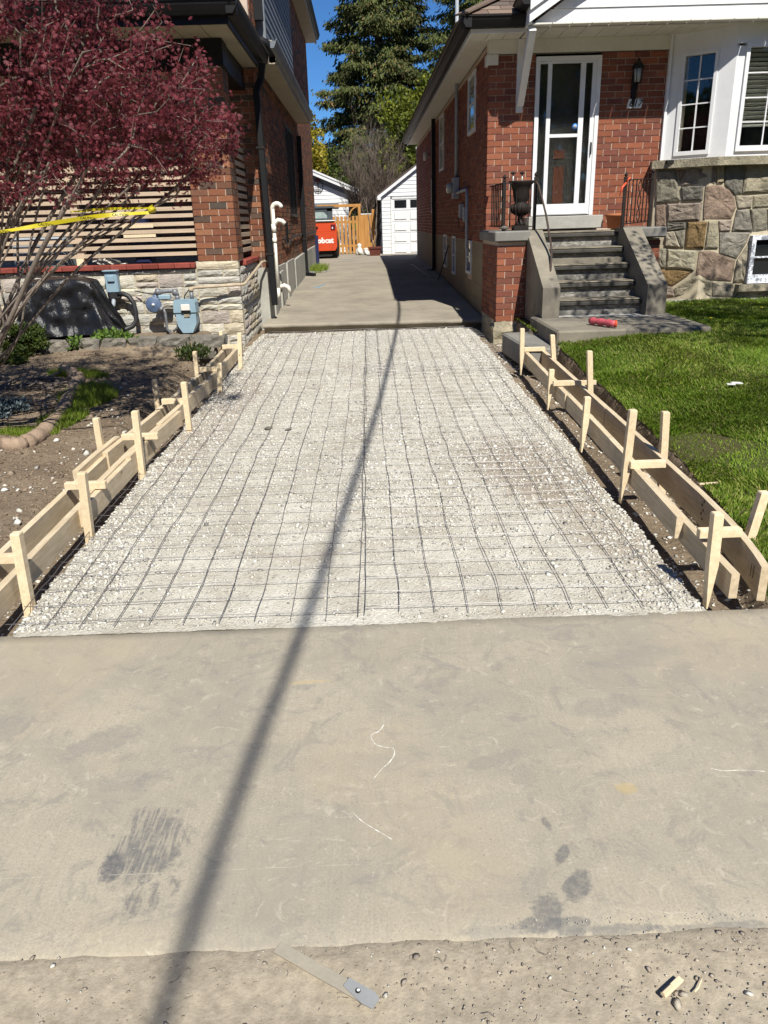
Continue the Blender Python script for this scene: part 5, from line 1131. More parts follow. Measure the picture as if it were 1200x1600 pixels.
b = MB(); b.bbox(x-.33, x-.18, y-.04, y+.04, .755, .815, .012); b.build('valve_body', M['meter_blue'], GM)
b = MB(); b.lathe((x-.40, y-.03, .70), [(.0, -.012), (.03, -.012), (.045, -.004), (.085, -.004), (.098, .004), (.098, .016), (.06, .03), (.03, .03), (.03, .08)], 24, 'Y'); b.tube([(x-.37, y, .82), (x-.37, y, .74)], .03, 10); b.build('regulator', M['regulator_blue'], GM); b = MB(); b.lathe((x-.40, y-.046, .70), [(.018, 0), (.016, .01)], 12, 'Y'); b.build('regulator_cap', M['old_white'], GM)
b = MB(); b.tube([(x-.30, y-.02, .67), (x-.27, y-.02, .60), (x-.27, y-.02, .40), (x-.24, y, .36), (x-.24, y, .26)], .018, 8); b.tube([(x-.32, y-.05, .66), (x-.30, y-.03, .64)], .03, 8); b.tube([(x-.20, y, .36), (x-.13, y, .42), (x-.12, y, .46)], .014, 7); b.build('riser_pipe', M['galv'], GM)
b = MB(); b.bbox(x-.31, x-.18, y-.12, y-.0, .25, .31, .005); b.build('foot_block', M['white_paint'], GM)
b = MB(); b.tube([(x+.08, y, .83), (x+.08, y, .87), (x+.10, y, .885), (x+.18, y+.06, .885), (-1.56, 10.12, .90), (-1.535, 10.15, .905), (-1.53, 10.25, .92), (-1.50, 11.7, 1.09), (-1.44, 11.85, 1.10), (-1.44, 11.95, 1.10)], .019, 9); b.lathe((x+.08, y, .845), [(.03, 0), (.036, .02), (.03, .05)], 10); b.build('yellow_pipe', M['gas_pipe'], GM)
b = MB(); b.tube([(x-.02, y+.03, .75), (x-.01, y, .79), (x+.05, y, .86)], .007, 6); b.tube([(x-.38, y+.03, .82), (x-.5, y+.1, .83), (x-.66, y+.15, .86)], .007, 5); b.build('wire', M['iron'], GM)
# electric box with conduits
EB = thing('hydro_box', 'small blue grey electric box on the cream stone base beside the tarp', 'electric box', (-3.17, 10.2, .9))
b = MB(); b.bbox(-3.26, -3.105, 10.06, 10.17, .85, 1.115, .01); b.bbox(-3.225, -3.135, 10.035, 10.06, .98, 1.06, .01); b.bbox(-3.27, -3.095, 10.03, 10.18, 1.105, 1.12, .004); b.build('box', M['meter_blue'], EB)
b = MB(); b.bbox(-3.235, -3.13, 10.07, 10.16, .77, .85, .008); b.build('adapter', M['black_plastic'], EB)
b = MB(); b.tube([(-3.13, 10.1, .83), (-3.06, 10.08, .835), (-2.99, 10.07, .80), (-2.94, 10.06, .72), (-2.925, 10.05, .60), (-2.93, 10.04, .50), (-2.98, 10.02, .44), (-3.08, 9.98, .40), (-3.22, 9.9, .38), (-3.32, 9.8, .36)], .031, 9); b.build('flexible_conduit', M['black_plastic'], EB)
b = MB(); b.tube([(-3.19, 10.1, .79), (-3.2, 10.08, .70), (-3.24, 10.04, .65), (-3.31, 9.98, .65), (-3.38, 9.9, .68)], .026, 9); b.build('bent_conduit', M['conduit'], EB)
# black tarp over something boxy, draped
def z0_(u, v): return float(fbm(np.array(u*1.0), np.array(v*1.0), 1.6, 3, 4))
def tarp():
    cx, cy = -3.70, 9.80; nx, ny = 90, 60; V = []
    for j in range(ny):
        for i in range(nx):
            u, v = i/(nx-1)*2-1, j/(ny-1)*2-1; a = max(abs(u), abs(v)); q = .52
            # cloth: central flat part then hanging sides
            if a <= q: x, y, z = u/q*.42, v/q*.20, 1.0
            else:
                s = (a-q)/(1-q); ux, vy = u/a, v/a; fold = .030*math.sin(7*ux+vy*9+2.2*z0_(u, v))+.012*math.sin(17*ux+vy*7)
                x = ux*(.42+.07*s+.16*s*s)+ux*fold*s; y = vy*(.20+.05*s+.05*s*s)+vy*fold*s; z = 1.0-.80*s**1.02
            x += .10*(1-z)*.3; z2 = .24+z*.80+.03*float(fbm(np.array(u*1.0), np.array(v), 2.2, 3, 2))
            if z > .9: z2 += .04*math.cos(x*3.2)-.02-.10*max(0, x-.25)
            w = .07*float(fbm(np.array(u*2.0), np.array(z*2.4+v*2), 1.3, 5, 6)); cr_ = 1-abs(float(fbm(np.array(u*1.3+9), np.array(z*2.0+v), 1.7, 3, 3)))*3; w += .025*max(0, cr_); V.append((cx+x*.94+w, cy+y*1.0-w*1.3, max(.30, z2)))
    F = [(j*nx+i, j*nx+i+1, (j+1)*nx+i+1, (j+1)*nx+i) for j in range(ny-1) for i in range(nx-1)]
    return npmesh('tarp_cover', V, F, M['tarp'], smooth=True)
o = tarp(); tag(o, 'black tarp draped over a bulky object in front of the cream stone base', 'tarp')
# retaining stones
RW = thing('retaining_wall', 'row of rough grey retaining stones below the tarp and gas meter', 'retaining wall', (-3, 9.1, .2))
x = -5.2; r = random.Random(12)
while x < -1.95:
    w = r.uniform(.28, .46); y = 9.12+.06*math.sin(x*1.7)
    for lv in (0, 1):
        if lv == 1 and r.random() < .0: continue
        b = MB(); nx, nz, ny_ = 6, 4, 4; h = .125; z0 = .135+lv*.13+zg(9)*0; dz = r.uniform(-.012, .02); dx = (.12 if lv else 0)
        c = Vector((x+w/2+dx, y+.10+.04*lv, z0+h/2+dz)); V = []; F = []
        # rough box: subdivided shell
        pts = {}
        def vid(i, j, k):
            if (i, j, k) not in pts:
                u = [i/(nx-1)*2-1, j/(ny_-1)*2-1, k/(nz-1)*2-1]; n3 = math.sqrt(sum(t*t for t in u)); rd = 1/(1+.10*max(0, n3-1.0)**1.0)
                pts[(i, j, k)] = len(V); V.append(c+Vector((u[0]*w*.49*rd+r.uniform(-.012, .012), u[1]*.13*rd+r.uniform(-.014, .014), u[2]*h*.52*rd+r.uniform(-.009, .009))))
            return pts[(i, j, k)]
        for i in range(nx-1):
            for k in range(nz-1):
                F.append((vid(i, 0, k), vid(i+1, 0, k), vid(i+1, 0, k+1), vid(i, 0, k+1)))
        for i in range(nx-1):
            for j in range(ny_-1): F.append((vid(i, j, nz-1), vid(i+1, j, nz-1), vid(i+1, j+1, nz-1), vid(i, j+1, nz-1)))
        for j in range(ny_-1):
            for k in range(nz-1):
                F.append((vid(0, j, k), vid(0, j, k+1), vid(0, j+1, k+1), vid(0, j+1, k))); F.append((vid(nx-1, j, k), vid(nx-1, j+1, k), vid(nx-1, j+1, k+1), vid(nx-1, j, k+1)))
        b.add(V, F, r.random()); b.build('stone', M['rock'], RW)
    x += w+.012
# loose terrace: leafy plant tufts, groundcover
def leafball(name, label, cat, cx, cy, cz, rx, ry, rz2, n, ls, mt, group=None, stem=True, up=.3, zmin=None, par_l='foliage', clumps=0):
    t = thing(name, label, cat, (cx, cy, cz-rz2), group)
    d = nr.normal(0, 1, (n, 3)); d /= np.linalg.norm(d, axis=1)[:, None]; rr = nr.random(n)**.45
    P = d*rr[:, None]
    if clumps:
        cc = nr.normal(0, 1, (clumps, 3)); cc /= np.linalg.norm(cc, axis=1)[:, None]; cc *= (nr.random(clumps)**.4)[:, None]*.82
        k = nr.integers(0, clumps, n); cs_ = nr.uniform(.16, .34, clumps); P = cc[k]+d*rr[:, None]*cs_[k][:, None]
    P = P*np.array([rx, ry, rz2])+np.array([cx, cy, cz])
    if zmin is not None: P[:, 2] = np.maximum(P[:, 2], zmin)
    V, F, T = leafquads(P, ls, up)
    npmesh(par_l, V, F, M[mt], tint=T, parent=t)
    return t
def leafquads(P, ls, up=.3, asp=.45, droop=None):
    n = len(P); a = nr.normal(0, 1, (n, 3)); a[:, 2] += up
    if droop is not None: a = a*.5+droop
    a /= np.linalg.norm(a, axis=1)[:, None]; s = np.cross(a, nr.normal(0, 1, (n, 3))); s /= np.linalg.norm(s, axis=1)[:, None]
    L = ls*nr.uniform(.6, 1.3, (n, 1)); W_ = L*asp
    V = np.stack([P, P+a*L*.5+s*W_*.5, P+a*L, P+a*L*.5-s*W_*.5], 1).reshape(-1, 3); F = np.arange(4*n).reshape(-1, 4)
    return V, F, np.clip(nr.normal(.5, .2, n), 0, .999)
for (x, y, z, rx, ry, rz2, n, lb) in [(-3.08, 9.35, .40, .20, .12, .07, 420, 'leafy green plant beside the tarp above the retaining stones'), (-2.92, 9.30, .37, .17, .1, .06, 320, 'leafy green plant spilling over the stones left of the gas meter'), (-3.42, 9.16, .36, .08, .08, .08, 120, 'small green tuft growing between two retaining stones')]:
    leafball('leafy_plant', lb, 'plant', x, y, z, rx, ry, rz2, n, .07, 'plant_green', 'green plants along the retaining stones', up=.6)
leafball('evergreen_shrub', 'green yellow evergreen shrub at the left edge below the maple', 'shrub', -3.93, 9.0, .42, .30, .3, .26, 5200, .045, 'hedge_leaf', up=.6, clumps=26)
leafball('evergreen_shrub', 'dark low part of the evergreen shrub at the left edge by the retaining stones', 'shrub', -3.95, 8.6, .25, .28, .25, .14, 2500, .04, 'hedge_leaf', up=.4, clumps=18)
leafball('dry_plant', 'pale dry weedy plant at the right end of the retaining stones', 'plant', -2.02, 8.95, .25, .22, .14, .09, 500, .05, 'hedge_leaf', up=.8)
leafball('blue_juniper', 'low blue grey juniper mat inside the stone edging at the left', 'shrub', -3.25, 6.45, .19, .40, .45, .06, 6500, .035, 'juniper', up=.5, clumps=40)
# dry vine trunks behind juniper
# curved concrete edging
pl = [at(-60, 700, Z=.13), at(0, 690, Z=.15), at(35, 683, Z=.16), at(65, 668, Z=.16), at(90, 645, Z=.16), at(112, 618, Z=.16), at(125, 603, Z=.15), at(100, 590, Z=.15)]
EG = thing('bed_edging', 'curved brown concrete edging round the flower bed at the left', 'edging', tuple(pl[2])); pc = crs(pl, 3)
r = random.Random(17)
for i in range(0, len(pc)-1, 6):
    sg_ = pc[i:i+7]; P = []
    for k in range(len(sg_)-1):
        for t in (0, .33, .66): P.append(sg_[k].lerp(sg_[k+1], t))
    P.append(sg_[-1]); P = [Vector((p.x+r.uniform(-.006, .006), p.y+r.uniform(-.006, .006), float(bed_z(p.x, p.y))+.012+r.uniform(-.006, .008))) for p in P]
    b = MB(); b.tube(P, [.064*r.uniform(.86, 1.12)*(0.85 if k in (0, len(P)-1) else 1) for k in range(len(P))], 9); b.build('edging_block', M['edging'], EG)
b = MB(); r = random.Random(5)
DV = thing('dry_branches', 'tangle of dead grey branches on the bed above the juniper', 'branches', (-3.3, 7.5, .15))
for k in range(34):
    p = Vector((-3.35+r.uniform(-.4, .45), 7.35+r.uniform(-.25, .3), .2+r.uniform(0, .09))); d = Vector((r.uniform(-1, 1), r.uniform(-.5, .5), r.uniform(-.12, .12))).normalized(); L = r.uniform(.15, .5)
    b.tube([p-d*L*.5, p+Vector((0, 0, r.uniform(-.02, .03))), p+d*L*.5+Vector((0, 0, -.03))], [r.uniform(.004, .013), r.uniform(.006, .014), .003], 5)
o = b.build('twig', M['bark'], DV); o['kind'] = 'stuff'
# ------------------------------------------------------------ timber formwork and wire mesh
def formwork(name, label, loc): return thing(name, label, 'formwork', loc, 'timber curb formwork along the driveway')
def boardline(par, pts, top, h=.14, w=.038, nm='form_board', mt='board', nz=.0, curve=False):
    """vertical board along plan points (X,Y) with top z = zg+top"""
    V = []; F = []; n = len(pts); h = h
    for i, (x, y) in enumerate(pts):
        p0 = Vector(pts[max(i-1, 0)]+(0,)); p1 = Vector(pts[min(i+1, n-1)]+(0,)); d = (p1-p0).normalized(); s = Vector((d.y, -d.x, 0)); zt = zg(y)+top+(nz*math.sin(y*2.1))
        for sg, z in ((-1, zt-h), (1, zt-h), (1, zt), (-1, zt)): V.append(Vector((x, y, z))+s*(sg*w/2))
    F = [(0, 1, 2, 3), (4*n-1, 4*n-2, 4*n-3, 4*n-4)]+[(4*i+k, 4*i+4+k, 4*i+4+(k+1) % 4, 4*i+(k+1) % 4) for i in range(n-1) for k in range(4)]
    b = MB(); b.add(V, F, rnd.random()); return b.build(nm, M[mt], par)
def stake(par, x, y, zb, zt, w=.042, lean=(0, 0), point=True, name='stake'):
    """square stake with a tapered point driven into the ground"""
    b = MB(); h = w/2; L = .16 if point else 0; V = []
    zs = [(zb-.05, .15), (zb+L, 1), (zt-.006, 1), (zt, .86)] if point else [(zb-.08, 1), (zb, 1), (zt-.006, 1), (zt, .86)]
    for (z, s) in zs:
        t = (z-zb)/(zt-zb); cx, cy = x+lean[0]*(t), y+lean[1]*(t); off = (1-s)*h if z < zb+L else 0
        for a, e in ((-1, -1), (1, -1), (1, 1), (-1, 1)): V.append((cx+a*h*s-off*.6, cy+e*h*(1 if z < zb+L else s), z))
    F = [(0, 3, 2, 1), (12, 13, 14, 15)]+[(4*i+k, 4*i+(k+1) % 4, 4*i+4+(k+1) % 4, 4*i+4+k) for i in range(3) for k in range(4)]
    b.add(V, F, rnd.random()); return b.build(name, M['lumber'], par)
def stakepx(par, xt, yt, xb, yb, zb, **k):
    """base fixed by where it meets the ground, top by its height"""
    q = at(xb, yb, Z=zb); T = at(xt, yt, Y=q.y); return stake(par, q.x, q.y, zb, T.z, lean=(T.x-q.x, 0), **k)
F1 = formwork('formwork', 'left curb formwork of pale planks and stakes along the flower bed', (-1.7, 3.2, 0))
Li = [(-1.60, 1.0), (-1.62, 3.0), (-1.605, 4.0), (-1.58, 5.0), (-1.50, 6.04), (-1.45, 7.3), (-1.435, 8.6)]
def lx_(y, off=0): return float(np.interp(y, [p[1] for p in Li], [p[0] for p in Li]))+off
def seg(par, f, y0, y1, top, off, n=8, **k): return boardline(par, [(f(y0+(y1-y0)*i/n, off), y0+(y1-y0)*i/n) for i in range(n+1)], top, **k)
w = .042
def LX(y, off): return lx_(y)+off
seg(F1, LX, 2.95, 4.12, .130, -.045, h=.115); seg(F1, LX, 4.0, 5.32, .140, -.008, h=.115, w=.034); seg(F1, LX, 4.13, 5.6, .150, -.045, h=.115)
seg(F1, LX, 5.61, 6.9, .168, -.045, h=.12, nz=.003); seg(F1, LX, 4.85, 6.0, .160, -.008, h=.11, w=.034); seg(F1, LX, 6.91, 9.1, .158, -.045, h=.12)
seg(F1, LX, 2.95, 5.0, .118, -.225, h=.115); seg(F1, LX, 5.01, 7.2, .142, -.215, h=.115); seg(F1, LX, 7.21, 9.2, .135, -.205, h=.12); seg(F1, LX, 4.6, 5.35, .155, -.258, h=.10)
for (xt, yt, xb, yb) in [(25, 832, 45, 942), (128, 738, 140, 833), (211, 642, 222, 738), (287, 597, 296, 671), (343, 567, 344, 612), (374, 520, 376, 573)]:
    q = at(xb, yb, Z=.02); zz = zg(q.y)-.0; stakepx(F1, xt, yt, xb, yb, zz, point=False)
for (x, yt, Y) in [(150, 653, 5.15), (241, 593, 6.75), (304, 549, 8.3), (345, 517, 9.35)]:
    T = at(x, yt, Y=Y); stake(F1, T.x, Y, zg(Y)-.0, T.z, point=False, w=.04)
def brace(par, p, q, w=.04, h=.042): b = MB(); b.beam(p, q, w, h, b=.002, tint=rnd.random()); return b.build('cross_brace', M['lumber'], par)
for (x0, x1, yp, top) in [(-60, 26, 872, .145), (104, 166, 757, .155), (192, 247, 681, .175), (254, 290, 626, .175), (312, 346, 576, .17), (348, 372, 541, .165)]:
    # braces lie across both boards
    y = at(x1, yp, Z=zg(5)+.2).y
    for _ in range(8): q = at(x1, yp, Z=zg(y)+top+.012); y = q.y
    p = at(x0, yp+(x1-x0)*.01, Z=zg(y)+top+.012); brace(F1, Vector((p.x, y+.0, zg(y)+top+.012)), Vector((q.x, y-.0, zg(y)+top+.012)))
F2 = formwork('formwork', 'right curb formwork of pale planks and stakes between the gravel and the lawn', (1.7, 3.2, 0))
Ri = [2.6, 3.03, 4.29, 5.29, 6.47, 7.88]; Rx = [1.492, 1.495, 1.535, 1.56, 1.575, 1.60]
RXf = lambda y, off: float(np.interp(y, Ri, Rx))+off
seg(F2, RXf, 2.93, 4.3, .150, .037, h=.115, w=.036); seg(F2, RXf, 3.5, 4.45, .178, .0, h=.115, w=.036); seg(F2, RXf, 4.31, 6.1, .160, .037, h=.125, w=.036); seg(F2, RXf, 6.11, 8.0, .165, .025, h=.125)
out = [(1.56, 2.5), (1.63, 2.8), (1.69, 3.1), (1.725, 3.4), (1.745, 3.8), (1.755, 4.4), (1.765, 5.2), (1.77, 5.6)]
boardline(F2, [(float(np.interp(y, [p[1] for p in out], [p[0] for p in out])), y) for y in np.linspace(2.93, 5.6, 22)], .178, h=.16, w=.034)
seg(F2, lambda y, o: np.interp(y, [5.6, 8], [1.77, 1.80])+o, 5.61, 8.0, .175, 0)
for (xt, yt, xb, yb) in [(1121, 801, 1107, 932), (989, 640, 973, 773), (918, 620, 911, 695), (862, 577, 858, 631), (816, 513, 815, 578)]:
    q = at(xb, yb, Z=.02); y = q.y
    for _ in range(8): q = at(xb, yb, Z=zg(y)-.0); y = q.y
    stakepx(F2, xt, yt, xb, yb, zg(y), point=True)
for (xt, yt, Y) in [(1194, 768, 3.42), (1040, 643, 4.5), (921, 548, 6.2), (863, 523, 7.55)]:
    T = at(xt, yt, Y=Y); xb = float(np.interp(Y, [3.42, 4.5, 6.2, 7.55], [1.80, 1.80, 1.825, 1.84])); stake(F2, xb, Y, zg(Y)-.08, T.z, lean=(T.x-xb, 0), point=False)
for (x0, x1, yp, top) in [(1091, 1158, 833, .188), (984, 1040, 726, .185), (864, 899, 599, .18), (819, 852, 546, .18)]:
    y = 5
    for _ in range(12): p = at(x0, yp, Z=zg(y)+top+.012); y = p.y
    q = at(x1, yp-(x1-x0)*.02, Z=zg(y)+top+.012); brace(F2, Vector((p.x, y, p.z)), Vector((q.x, y, p.z)))
b = MB(); b.obbox((1.79, 6.38, zg(6.4)+.19), (1, 0, 0), (0, 1, 0), (0, 0, 1), (.11, .02, .018), .002); b.build('cross_brace', M['lumber'], F2)
# printed grade marks on the inner faces of the outer board
for (Y, n, s) in [(3.72, 5, .022), (3.02, 2, .03)]:
    X = float(np.interp(Y, [p[1] for p in out], [p[0] for p in out]))-.0185; b = MB()
    for k in range(n): b.box(X-.0006, X, Y-.0+(k % 2)*.02, Y+.012+(k % 2)*.02, zg(Y)+.155-.024*k if n > 2 else zg(Y)+.08, zg(Y)+.168-.024*k if n > 2 else zg(Y)+.14) if n > 2 else b.box(X-.0006, X, Y+k*.022, Y+k*.022+.004, zg(Y)+.08, zg(Y)+.14)
    o = b.build('printed_mark', M['black_print'], F2); o['kind'] = 'stuff'
# welded wire mesh, four overlapping sheets
def mesh_sheet(label, x0, x1, y0, y1, seed, skew=0.0, z0=.015):
    t = thing('wire_mesh', label, 'wire mesh', ((x0+x1)/2, y0, zg(y0)), 'steel wire mesh sheets on the gravel'); r = random.Random(seed); st_ = .150
    nX = int(round((x1-x0)/st_)); nY = int(round((y1-y0)/st_))
    def warp(x, y):
        dx = .018*float(fbm(np.array(x*.6+seed), np.array(y), 1.5, 3, seed))+.010*float(fbm(np.array(x*2+seed*3), np.array(y), 4.2, 2, seed+2))+skew*(y-y0)
        dy = .018*float(fbm(np.array(x), np.array(y*.6+seed), 1.4, 3, seed+4))
        dz = .016*float(fbm(np.array(x+seed), np.array(y), 1.9, 3, seed+5))
        return Vector((x+dx, y+dy, float(gravel_z(min(max(x+dx, -1.46), 1.3), y+dy))+z0+dz))
    for i in range(nX+1):
        x = x0+i*st_; ya = y0-r.uniform(.0, .02); ye = y1+r.uniform(0, .04)
        n = int((ye-ya)/.075); pts = [warp(x, ya+(ye-ya)*k/n) for k in range(n+1)]
        b = MB(); b.tube(pts, .0021, 4); b.build('wire', M['wire'], t)
    for j in range(nY+1):
        y = y0+.035+j*st_; xa = x0-r.uniform(0, .03); xe = x1+r.uniform(0, .03); n = int((xe-xa)/.075)
        pts = [warp(xa+(xe-xa)*k/n, y)+Vector((0, 0, .0054)) for k in range(n+1)]
        b = MB(); b.tube(pts, .0018, 4); b.build('wire', M['wire_glint'], t)
    return t
mesh_sheet('near left sheet of wire mesh on the gravel beside the sidewalk', -1.58, -.08, 2.93, 8.1, 1, skew=.010)
mesh_sheet('near right sheet of wire mesh on the gravel beside the sidewalk', -.055, 1.295, 2.95, 8.2, 2)
mesh_sheet('far left sheet of wire mesh reaching the old driveway edge', -1.38, .12, 7.95, 11.05, 3, z0=.024)
mesh_sheet('far right sheet of wire mesh reaching the old driveway edge', -.03, 1.47, 7.75, 10.9, 4, z0=.024)
# ------------------------------------------------------------ small things in the foreground
q0, q1 = at(434, 1487, Z=-.005), at(572, 1572, Z=-.015); d = (q1-q0).normalized(); s = Vector((d.y, -d.x, 0)).normalized()
SM = thing('metal_strap', 'flat dusty metal strap with a hooked end lying across the sidewalk edge', 'strap', tuple(q0)); zz = .006
p0 = Vector((q0.x, q0.y, .006)); p1 = Vector((q1.x, q1.y, .009))
b = MB(); L = (p1-p0).length; up = Vector((0, 0, 1)); dd = (p1-p0).normalized(); ss = dd.cross(up).normalized(); uu = ss.cross(dd)
b.obbox((p0+p1)/2+uu*.004, dd, ss, uu, (L/2, .0155, .002), .0005); b.build('bar', M['dusty_metal'], SM)
b = MB(); p2 = p1+dd*.0; b.prism([(0, 0)]*0 or [(p2+dd*a+ss*c).to_tuple()[:2] for a, c in ((-.055, -.017), (-.005, -.017), (.012, -.0175), (.030, -.010), (.030, .018), (.0, .019), (-.03, .012), (-.055, .006))], 'Z', p2.z+.007, p2.z+.0095); b.build('end_plate', M['bare_metal'], SM)
b = MB(); b.lathe((p2.x-dd.x*.02, p2.y-dd.y*.02, p2.z+.0095), [(.006, 0), (.0055, .003), (.002, .004)], 12); b.build('rivet', M['black_metal'], SM)
b = MB(); b.lathe((p2.x-dd.x*.02+.001, p2.y-dd.y*.02, p2.z+.0125), [(.0038, 0), (.0035, .0015)], 12); b.build('rivet_cap', M['white_print'], SM)
qa, qb = at(1034, 1570, Z=-.02), at(1062, 1544, Z=-.02); b = MB(); b.beam(Vector((qa.x, qa.y, .008)), Vector((qb.x, qb.y, .010)), .014, .007, b=.001); b.beam(Vector((qa.x, qa.y, .0135)), Vector((qb.x*.5+qa.x*.5, qb.y*.5+qa.y*.5, .0145)), .006, .004)
tag(b.build('wood_scrap', M['lumber']), 'short splintered scrap of wood lying on the dirt at the lower right', 'wood scrap')
b = MB(); pts = [at(*p, Z=.004) for p in ((1085, 1550), (1091, 1543), (1094, 1535), (1097, 1527))]; b.tube(pts, .0022, 5); tag(b.build('curved_twig', M['lumber']), 'pale curved twig on the dirt right of the wood scrap', 'twig')
r = random.Random(21); b = MB()
for k in range(60):
    x, y = r.uniform(-.5, 1.1), 1.34-abs(r.gauss(0, .09)); a = r.uniform(0, 6.28); L = r.uniform(.006, .03); z = float(ground_z(np.array(x), np.array(min(y, 1.33))))+.016
    b.tube([(x, y, z), (x+math.cos(a)*L*.5, y+math.sin(a)*L*.5, z+.003), (x+math.cos(a+.4)*L, y+math.sin(a+.4)*L, z)], .0006, 4, tint=r.random())
o = b.build('dry_debris', M['bark'], kind='stuff')
# chalky scribble on the slab
def ribbon(pts, w, z, mt, name):
    V = []; P = crs([Vector((p[0], p[1], z)) for p in pts], 8)
    for i, p in enumerate(P):
        d = (P[min(i+1, len(P)-1)]-P[max(i-1, 0)]).normalized(); s = Vector((-d.y, d.x, 0)); ww = w*rnd.uniform(.3, 1.3); V += [p+s*ww, p-s*ww]
    b = MB(); b.add(V, [(2*i, 2*i+1, 2*i+3, 2*i+2) for i in range(len(P)-1)]); return b.build(name, M[mt])
o = ribbon([at(x, y, Z=0)[:2] for x, y in ((600, 1133), (592, 1143), (580, 1150), (586, 1163), (600, 1168), (614, 1170), (616, 1180), (608, 1192), (596, 1203), (584, 1217))], .0016, .0018, 'chalk', 'chalk_scribble'); tag(o, 'thin white S shaped chalk scribble on the middle of the sidewalk', 'mark')
r = random.Random(31)
for lb, pl in [('short white scratch marks right of the chalk scribble foot', ((553, 1272), (566, 1284), (585, 1296), (612, 1312))), ('faint white scratch on the right part of the sidewalk', ((1110, 1201), (1130, 1205), (1160, 1204), (1195, 1206)))]:
    o = ribbon([at(x, y, Z=0)[:2] for x, y in pl], .0014, .0018, 'chalk', 'white_scratch'); tag(o, lb, 'mark')
# ------------------------------------------------------------ background: garages, fence, skid steer, trees
G1 = thing('white_garage', 'white clapboard garage with a panelled door at the end of the driveway on the right', 'garage', (2.4, 30, .45))
gx0, gx1, gy, gb = .66, 4.6, 30.0, .43; slope = .70; ev = 2.42
pk = (gx0+gx1)/2
b = MB(); b.prism([(gx0+.02, gb), (gx1-.02, gb), (gx1-.02, ev), (pk, ev+slope*(pk-gx0)-.02), (gx0+.02, ev)], 'Y', gy+.02, gy+6.5); b.build('wall', M['white_paint'], G1)
def clap(par, y, z0, z1, h, xf, mt, holes=()):
    z = z0
    while z < z1-.02:
        xa, xb = xf(z+h*.5)
        if xb-xa > .1:
            segs = [(xa, xb)]
            for (a, e, za, zb_) in holes:
                if z+h*.5 > za and z+h*.5 < zb_: segs = [q for s_ in segs for q in ((s_[0], min(s_[1], a)), (max(s_[0], e), s_[1])) if q[1]-q[0] > .02]
            for (p, q) in segs:
                b = MB(); b.add([(p, y-.018, z), (q, y-.018, z), (q, y-.004, z+h-.004), (p, y-.004, z+h-.004), (p, y+.02, z), (q, y+.02, z), (q, y+.02, z+h-.004), (p, y+.02, z+h-.004)], [(0, 1, 2, 3), (0, 4, 5, 1), (1, 5, 6, 2), (0, 3, 7, 4), (3, 2, 6, 7)]); b.build('siding_board', M[mt], par)
        z += h
dx0, dx1, dz1 = 1.03, 3.9, 2.33
clap(G1, gy, gb, ev+slope*(pk-gx0), .125, lambda z: (max(gx0, gx0+(z-ev)/slope), min(gx1, gx1-(z-ev)/slope)), 'white_paint', [(dx0-.06, dx1+.06, 0, dz1+.05)])
for sg, xe in ((1, gx0), (-1, gx1)):
    b = MB(); xa = xe-sg*.13; b.prism([(xa, ev-.09), (pk, ev-.09+slope*abs(pk-xa)), (pk, ev+.03+slope*abs(pk-xa)), (xa, ev+.03)], 'Y', gy-.14, gy-.10); b.build('rake_board', M['white_paint'], G1)
    b = MB(); b.prism([(xa-sg*.03, ev+.03), (pk, ev+.03+slope*abs(pk-xa)), (pk, ev+.09+slope*abs(pk-xa)), (xa-sg*.03, ev+.08)], 'Y', gy-.16, gy+6.7); b.build('roof_slope', M['shingle'], G1)
b = MB(); b.bbox(gx0-.16, gx0-.03, gy-.2, gy+.05, ev-.12, ev+.02, .01); b.build('gutter_end', M['white_paint'], G1)
gd = MB(); gd.box(dx0, dx1, gy-.01, gy+.02, gb, dz1); gd = gd.build('garage_door', M['white_paint'], G1)
nr_, nc = 5, 5; cw = (dx1-dx0)/nc; rh = (dz1-gb)/nr_
for i in range(nr_):
    for j in range(nc):
        xa, za = dx0+j*cw, gb+i*rh; b = MB()
        if i == nr_-1: b.box(xa+.09, xa+cw-.05, gy-.025, gy-.011, za+.08, za+rh-.04); b.build('door_window', M['glass_dark'], gd)
        else: b.bbox(xa+.08, xa+cw-.06, gy-.036, gy-.011, za+.06, za+rh-.05, .012); b.build('door_panel', M['white_paint'], gd)
b = MB(); b.box(dx0-.05, dx0, gy-.03, gy+.02, gb, dz1+.05).box(dx0-.05, dx1+.05, gy-.03, gy+.02, dz1, dz1+.05); b.build('door_trim', M['old_white'], G1)
for i in range(1, nr_): b = MB(); b.box(dx0, dx1, gy-.014, gy-.0105, gb+i*rh-.008, gb+i*rh+.004); b.build('section_joint', M['conduit'], gd)
G2 = thing('white_shed', 'white painted garage with dark gable trim and an anchor ornament behind the fence', 'garage', (-2, 34, .44))
ax, az, sl_ = -2.05, 3.42, .42; gy2 = 34.0
b = MB(); b.prism([(-4.6, .4), (-.62, .4), (-.62, az-sl_*(ax+.62)*-1 if False else az-sl_*(-.62-ax)-.12), (ax, az-.12), (-4.6, az-sl_*(4.6+ax)-.12)], 'Y', gy2, gy2+6); b.build('wall', M['white_paint'], G2)
clap(G2, gy2-.0, .4, az-.15, .15, lambda z: (max(-4.6, ax-(az-.12-z)/sl_), min(-.62, ax+(az-.12-z)/sl_)), 'white_paint', [(-4.2, -1.5, 0, 2.2)])
